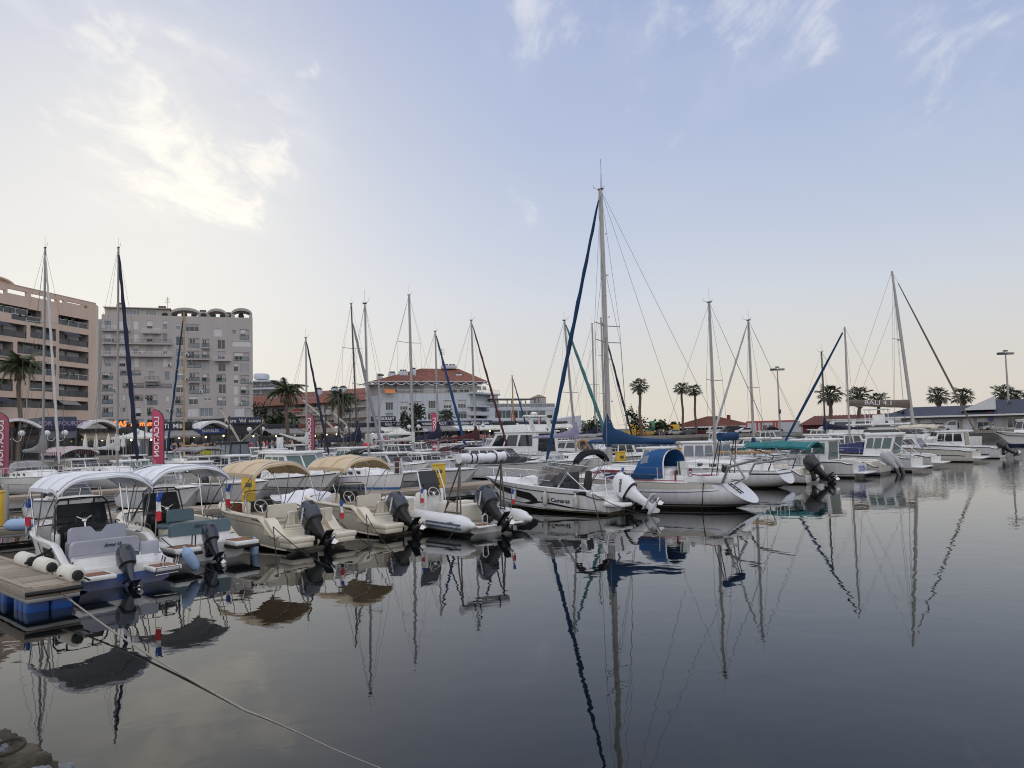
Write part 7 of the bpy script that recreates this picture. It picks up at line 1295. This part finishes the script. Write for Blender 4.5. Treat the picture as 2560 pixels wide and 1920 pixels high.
sb('sailing boat with blue furled jib and navy sail cover crossing the short pink flag',1096,66,HB,9.6,3.0,5.8,828,sail=canvas_navy,jib=canvas_blue,spr=(.55,),rake=.012,jr=.1,sailr=.3)
sb('sailing boat with dark red furled jib and red sail cover before the modern block',1190,62,HB,9.8,3.1,5.9,800,sail=canvas_red,jib=canvas_red,dodger=canvas_red,spr=(.5,),rake=.02,jr=.075,sailr=.2)
sb('distant sailing boat with ochre mast before the modern block',1285,98,HB,8.,2.6,4.8,940,mast=ochre_mast,jib=canvas_blue,spr=(.5,),jr=.085,sail=canvas_navy)
sb('sailing boat with raked mast, teal furled jib and lilac sail cover behind the day cruiser',1440,56,HB,8.8,2.9,5.3,798,mast=dull_alu,jib=mk('teal_sailcloth',(.045,.16,.16),.85),sail=canvas_lilac,rake=.075,spr=(.45,),jr=.11,sailr=.22)
sb('sailing boat with slim grey mast left of the big yacht mast',1490,78,HB,9.,2.9,5.4,810,spr=(.5,),sail=canvas_navy,sailr=.2)
sb('sailing boat with mast just left of the big yacht mast and navy furled jib',1513,84,HB,10.,3.,6.,795,jib=canvas_navy,spr=(.4,.7),mr=.09,jr=.10)
sb('wooden sailing boat with ochre mast and blue furled jib before the grey block',460,70,HD,9.,2.9,5.,780,mast=ochre_mast,jib=canvas_blue,sail=None,spr=(.6,),jr=.09,hm=banded('varnished_hull',[(.1,(.02,.02,.03)),(9,(.20,.12,.05))],.4))
sb('sailing boat with thin dark mast before the big fan palm',2066,70,HD,8.,2.6,4.5,880,mast=dark_alu,spr=(.5,),sail=canvas_navy,mr=.06)
sb('white sailing boat with long grey hull behind the dark mooring pile',1150,52,HB,10.5,3.3,6.2,1085,hm=banded('pale_grey_hull',[(.14,(.02,.025,.05)),(9,(.50,.50,.50))],.3),wind=False,boom=False,spr=(),backstay=False) if 0 else None
def cr(label,px,d,hd,L,B,frac=.5,**k):
    p=D(px,1120,d); c=Vector((math.cos(hd),math.sin(hd),0)); s0=p-c*L*frac; return cruiser(label,s0,hd,L,B,k.pop('fs',1.),k.pop('fb',1.4),k.pop('hm',hW),**k)
t,H_=cr('white flybridge motor yacht with dark glass doors left of the blue furled genoa',1330,66,HD,11.,3.6,.35,fs=1.3,fb=1.8,hm=hN,cab=(.2,.62),ch=1.75,cw=.85,fly=True,rake=1.2,slope=.0)
cr('long white open cruiser with radar arch behind the big yacht bow',1445,72,HD,11.,3.4,.4,fs=1.2,fb=1.7,cab=(.3,.6),ch=.9,rake=1.3,top=(canvas_grey,1.5,4.5,2.9),cw=.8)
cr('white pilothouse fishing boat behind the stern of the big yacht',1762,47,HB,6.8,2.6,.45,cab=(.3,.62),ch=1.2,cw=.8,rake=.1,slope=.0,winm=glass_mid)
cr('white half decker with pale blue cover left of the thin teal awning',1860,52,HB,6.4,2.4,.5,cab=(.35,.6),ch=.8,cw=.7,winm=glass,top=(mk('sky_blue_canvas',(.10,.26,.45),.8),.6,2.6,1.95))
cr('white cabin boat with brown windows behind the pilothouse boat',2150,66,HB,8.,2.8,.5,cab=(.25,.55),ch=1.2,winm=glass,cw=.75)
cr('white boat with clear screen between the yacht hood and the teal awning',1640,52,HB,7.2,2.6,.5,cab=(.4,.62),ch=.8,rake=.9,winm=glass_mid)
cr('white cabin cruiser with blue side windows beyond the big yacht hood',1580,60,HB,8.4,2.9,.5,cab=(.3,.58),ch=1.1,winm=glass,top=(canvas_blue,.6,2.4,2.5))
cr('white motor cruiser with grey folded top in the second row behind the inflatable',1235,56,HB,9.,3.,.5,cab=(.3,.6),ch=1.,rake=1.2,top=(canvas_black,1.,2.2,2.4))
cr('white cruiser with rounded screen in the second row left of the flybridge yacht',1130,70,HB,8.6,2.9,.5,cab=(.35,.6),ch=.9,rake=1.2)
cr('white boat with navy folded top behind the dark mooring pile',970,53,HB,8.6,2.9,.5,cab=(.35,.6),ch=.9,rake=1.,top=(canvas_black,1.,2.6,2.35))
cr('white half cabin boat in the second row behind the first tan canopy',690,60,HB,7.4,2.7,.5,cab=(.3,.6),ch=1.1,winm=glass,rake=.6)
cr('white double ended boat with fender hung sides behind the second white canopy',478,52,HB,8.4,2.9,.5,fs=1.1,fb=1.3,hm=hK,cab=(.35,.62),ch=.6,winm=glass_mid)
cr('grey canopied boat before the ochre mast',515,58,HB,7.6,2.7,.5,cab=(.3,.55),ch=.9,top=(canvas_grey,.5,4.6,2.75))
cr('dark cabin boat with yellow roof moored at the quay below the dark bars',590,74,HB,8.,2.8,.5,cab=(.2,.6),ch=1.8,winm=glass_mid,dm=mk('dark_green_cabin',(.03,.035,.04),.5),hm=hW,rake=.0,slope=.0); o=bpy.data.objects
t,H_=cr('tour boat with red and white striped awning below the taupe awnings',190,66,HB,10.,3.2,.5,fs=.9,fb=1.2,cab=(.55,.7),ch=.9)
stripe=banded('red_white_stripes',[(.5,(.62,.60,.60)),(1.,(.22,.03,.06))],.8,axis=0,freq=.55); bimini(t,.6,6.2,2.9,3.0,.45,stripe,pivot=3.,zp=1.,p=2.2,valance=.3); q=MB()
for i in range(6): q.rbox((1.2+.8*i,.5,.9),(.4,1.1,.5),.05)
q.out('bench',mk('red_bench',(.28,.05,.07),.6),t)
cr('white launch moored at the quay left of the lateen boats',690,82,HB,7.,2.6,.5,cab=(.35,.6),ch=.9); cr('small grey topped boat at the quay behind the grey furled jib',1000,84,HB,7.,2.6,.5,cab=(.3,.6),ch=1.); cr('small white boat at the quay before the pizzeria',1180,96,HB,7.,2.6,.5,cab=(.3,.6),ch=1.)
cr('white boat with red canvas top at the quay before the pizzeria',1130,86,HB,8.,2.8,.5,cab=(.3,.6),ch=.9,top=(canvas_red,.5,3.,2.5)); cr('small cabin boat at the far quay left of the big mast',1420,110,HB,7.5,2.6,.5,cab=(.3,.6),ch=1.1); cr('small white cabin boat at the far quay below the kiosk',1800,110,HB,7.,2.5,.5,cab=(.3,.6),ch=1.2); cr('small white boat at the far quay below the white cabin',1930,112,HB,7.5,2.6,.5,cab=(.3,.6),ch=1.2); cr('white hulled boat at the far quay below the grey shutters',2060,105,HB,8.,2.8,.5,cab=(.3,.6),ch=1.3)
t,H_=cr('long white hard topped motor yacht before the maroon roof',2190,96,HB,13.,3.8,.5,fs=1.6,fb=2.1,cab=(.1,.7),ch=1.9,cw=.85,winm=glass)
sb('sailing boat with thin dark mast between the lateen yards and the short palm',847,78,HB,8.,2.6,4.8,985,mast=dark_alu,spr=(.5,),sail=canvas_navy,mr=.07,jib=dark_alu,jr=.05)
ck=lambda i:dict(cab=(.28+.03*(i%3),.56),ch=.7+.18*(i%4),rake=.3+.25*(i%3),cw=.7+.04*(i%3),winm=(glass,glass_mid,green_glass)[i%3],hm=(hW,hN,hK,hB2,hG2)[i%5])
for i,(px_,d_,L_,hd_,lb) in enumerate(((330,80,7.,HD,'small cabin boat at the quay below the big pale parasol'),(420,84,7.4,HD,'white cabin boat at the quay between the pink flag and the ochre mast'),(640,86,6.8,HB,'small boat at the quay below the corner twin lamp'),(735,88,7.2,HD,'white boat at the quay below the white notice board'),(830,90,7.,HB,'small boat at the quay below the feathery palm'),(960,92,7.6,HD,'white boat at the quay below the white van'),(1060,94,7.,HB,'small boat at the quay just left of the navy sail cover'),(1235,104,7.6,HD,'white boat at the quay below the terrace parasol roofs'),(330,58,8.,HB,'white half cabin boat right of the navy furled jib foot'),(590,58,7.6,HB,'low white boat in the second row behind the first tan canopy top'),(770,56,8.2,HB,'white cruiser in the second row between the two tan canopies'),(880,58,8.,HD,'white cabin boat in the second row above the second tan canopy'),(1065,58,7.6,HB,'low white cruiser in the second row above the yellow power box'),(1700,64,8.,HB,'white cabin cruiser beyond the pilothouse fishing boat'),(1900,64,7.6,HB,'white cabin boat beyond the thin ochre boom'),(2040,62,8.,HD,'white cabin boat beyond the blue furled jib foot'))):
    cr(lb,px_,d_,hd_,L_,2.6+.1*(i%3),.5,**ck(i))
# lateen fishing boats at the quay
def lateen(label,px,d,yard,hd=HB):
    p=D(px,1110,d); t=thing('lateen_boat',label,'fishing boat',(p.x-3.*math.cos(hd),p.y-3*math.sin(hd),0),hd); H_=Hull(7.5,2.5,.8,1.3,tw=.3,mx=.5,bp=2.2,ov=.4,sail=True,rs=0); H_.shell(banded('painted_wooden_hull',[(.3,(.03,.08,.20)),(.7,(.55,.5,.4)),(9,(.25,.06,.05))],.5),t); H_.deck(t,0,1,mk('wooden_deck',(.28,.22,.15),.8),.05); mb=MB(); mb.tube([(3.8,0,1.),(4.2,0,5.6)],[.11,.08],8); mb.out('mast',mk('dark_pole',(.06,.045,.035),.7),t)
    a,b=Vector(yard[0]),Vector(yard[1]); mb=MB(); mb.tube([a.lerp(b,i/12)+Vector((0,0,.12*math.sin(PI*i/12))) for i in range(13)],[.055*(.5+.6*math.sin(PI*i/12)) for i in range(13)],7); y_=mb.out('yard',mk('weathered_yard',(.36,.33,.27),.8,var=.3,vs=6),t); mb=MB(); mb.tube([a.lerp(b,i/12)+Vector((0,.06,.09+.12*math.sin(PI*i/12)+.02*math.sin(i*2.3))) for i in range(1,12)],[.06+.02*math.sin(i*1.9) for i in range(1,12)],7); mb.out('furled_sail',mk('cream_sailcloth',(.42,.39,.32),.9,bump=.5,bs=4),y_)
    tubepart(t,'standing_rigging',wire,[[(4.2,0,5.5),(7.3,0,1.3)],[(4.2,0,5.5),(1.,1.,.9)],[(4.2,0,5.5),(1.,-1.,.9)]],.012,4)
lateen('wooden lateen boat with a yard sloping down to the right before the beige house',800,82,((-1.0,0,7.6),(8.2,0,2.4))); lateen('second wooden lateen boat with a yard sloping down to the right near the dark mast',860,86,((.5,0,6.0),(7.8,0,1.9))); lateen('wooden lateen boat with a yard rising to the right behind the first tan canopy',640,80,((-2.5,0,1.8),(4.8,0,4.9))); lateen('wooden lateen boat with steep yard beside the yellow roofed boat',560,80,((2.,0,6.4),(7.,0,2.2)))
for px_,lb,kw in ((1478,'low white boat with clear screen behind the day cruiser seats',dict(screen=vinyl_clear)),(1560,'white boat under a grey cover behind the big yacht mast foot',dict(cover=canvas_light)),(1668,'white open boat with navy cover behind the blue hood',dict(cover=canvas_navy)),(1745,'white open boat with smoked screen behind the yacht stern gear',dict(screen=smoked)),(1840,'small white boat with black hood left of the thin ochre boom end',dict(screen=clear,top=(canvas_black,1.2,2.2,2.0)))):
    motorboat(lb,bowat(px_,34.3,6.2),HB,6.2,2.3,R.choice([hW,hN,hG2]),.95,1.25,eng_black,.9,30,**kw)
for px_,d_,z_,m_,lb in ((452,49,.75,fender_white,'white fender on the hull behind the second white canopy, left one'),(500,49.5,.75,fender_white,'white fender on the hull behind the second white canopy, right one'),(1010,50.5,.7,fender_blue,'blue fender on the second row hull right of the dark pile'),(1150,52,.7,fender_white,'white fender on the second row hull behind the power box'),(1290,60,.9,fender_white,'white fender on the flybridge yacht bow'),(2225,49.6,.7,fender_dirty,'stained fender on the motor sailer side'),(1900,41,.6,fender_dirty,'stained fender on the black banded sailing boat')):
    p=D(px_,1150,d_); fender((p.x,p.y,z_),m_,lb,.6,.12,cord=(p.x-.1,p.y+.15,z_+.75))
# ---------------------------------------------------------------- second walkway, power boxes, piles and small things
pontoon('second grey walkway pontoon in the middle of the basin',AB(-40,48.4),PI/4,105,2.,pw=.2,z=.5,fl=False,indiv=120)
pw_=[mk('power_box_lid',(.10,.085,.05),.5)]
def power(px,b,w,label,z=.5,h=1.15):
    F=PFront(AB(-90,b),AB(200,b)); p=F.o+F.u*F.uv(px,1200)[0]; t=thing('power_pedestal',label,'power pedestal',(p.x,p.y,z),PI/4-.45,'yellow power pedestals on the pontoons'); q=MB(); q.rbox((0,0,h/2),(w,.42,h),.04); q.out('body',yellow,t); q=MB(); q.rbox((.0,-.215,h*.72),(w*.45,.03,h*.16),.01); q.rbox((-.0,-.215,h*.4),(w*.5,.02,.02),.008); q.out('meter_window',pw_[0],t); q=MB(); q.rbox((0,0,h+.03),(w*1.06,.46,.07),.03); q.out('lid',yellow,t)
power(621,31.2,.56,'yellow power pedestal with meter window beside the French flag'); power(1097,31.2,.62,'yellow power pedestal behind the inflatable console'); power(-16,31.4,.6,'yellow power pedestal cut by the left picture edge'); power(1553,32.6,.62,'yellow power pedestal seen through the day cruiser canopy frame'); power(1697,33.,.55,'yellow power pedestal right of the blue hood'); power(1868,33.,.5,'yellow power pedestal left of the teal awning'); power(995-20,49,.5,'distant yellow power pedestal behind the dark pile')
def pile(px,d,y0,r,label,m):
    p=D(px,1200,d); z=D(px,y0,d).z; t=thing('mooring_pile',label,'pile',(p.x,p.y,0)); q=MB(); q.lathe([(r,-1.5),(r,z-.05),(r*.9,z)],16); q.out('shaft',m,t); return t
pile(994,42,1143,.20,'thick dark mooring pile with a steel rod beside the second tan canopy',mk('dark_red_pile',(.045,.018,.022),.55,var=.3)); p=D(1004,1200,41.5); t=thing('steel_rod','upright steel rod beside the dark mooring pile','post',(p.x,p.y,0)); q=MB(); q.tube([(0,0,-1),(0,0,D(1004,1146,41.5).z)],.055,8); q.out('rod',steel,t)
pile(17,34,1212,.10,'grey post with white cap at the left edge behind the finger pontoon',dull_alu)
p=D(917,1122,74); t=thing('red_drum_buoy','red drum shaped buoy cover among the masts in the middle','buoy',(p.x,p.y,p.z-.5)); q=MB(); q.lathe([(.1,-.55),(.42,-.45),(.5,0),(.42,.45),(.1,.55)],12,0,Matrix.Translation((0,0,.55))); q.out('body',mk('red_vinyl',(.55,.03,.05),.5),t); q=MB(); q.tube([(0,0,-.9),(0,0,0)],.04,5); q.out('stand',frame_d,t)
p=D(1456,1112,50); t=thing('life_ring','brown horseshoe life ring hanging on a rail left of the teal furled jib','life ring',(p.x,p.y,p.z)); q=MB(); q.ring([[Vector(((.28+.07*math.cos(b))*math.cos(a),.07*math.sin(b),(.28+.07*math.cos(b))*math.sin(a))) for b in [2*PI*j/8 for j in range(8)]] for a in [-1.2+5.5*i/18 for i in range(19)]]); q.out('ring',mk('faded_orange_ring',(.35,.16,.06),.7),t); q=MB(); q.tube([(0,0,-1.6),(0,0,-.3)],.015,5); q.out('rail_post',steel,t)
for o in [o for o in bpy.data.objects if o.type=='EMPTY' and not o.children]: bpy.data.objects.remove(o)
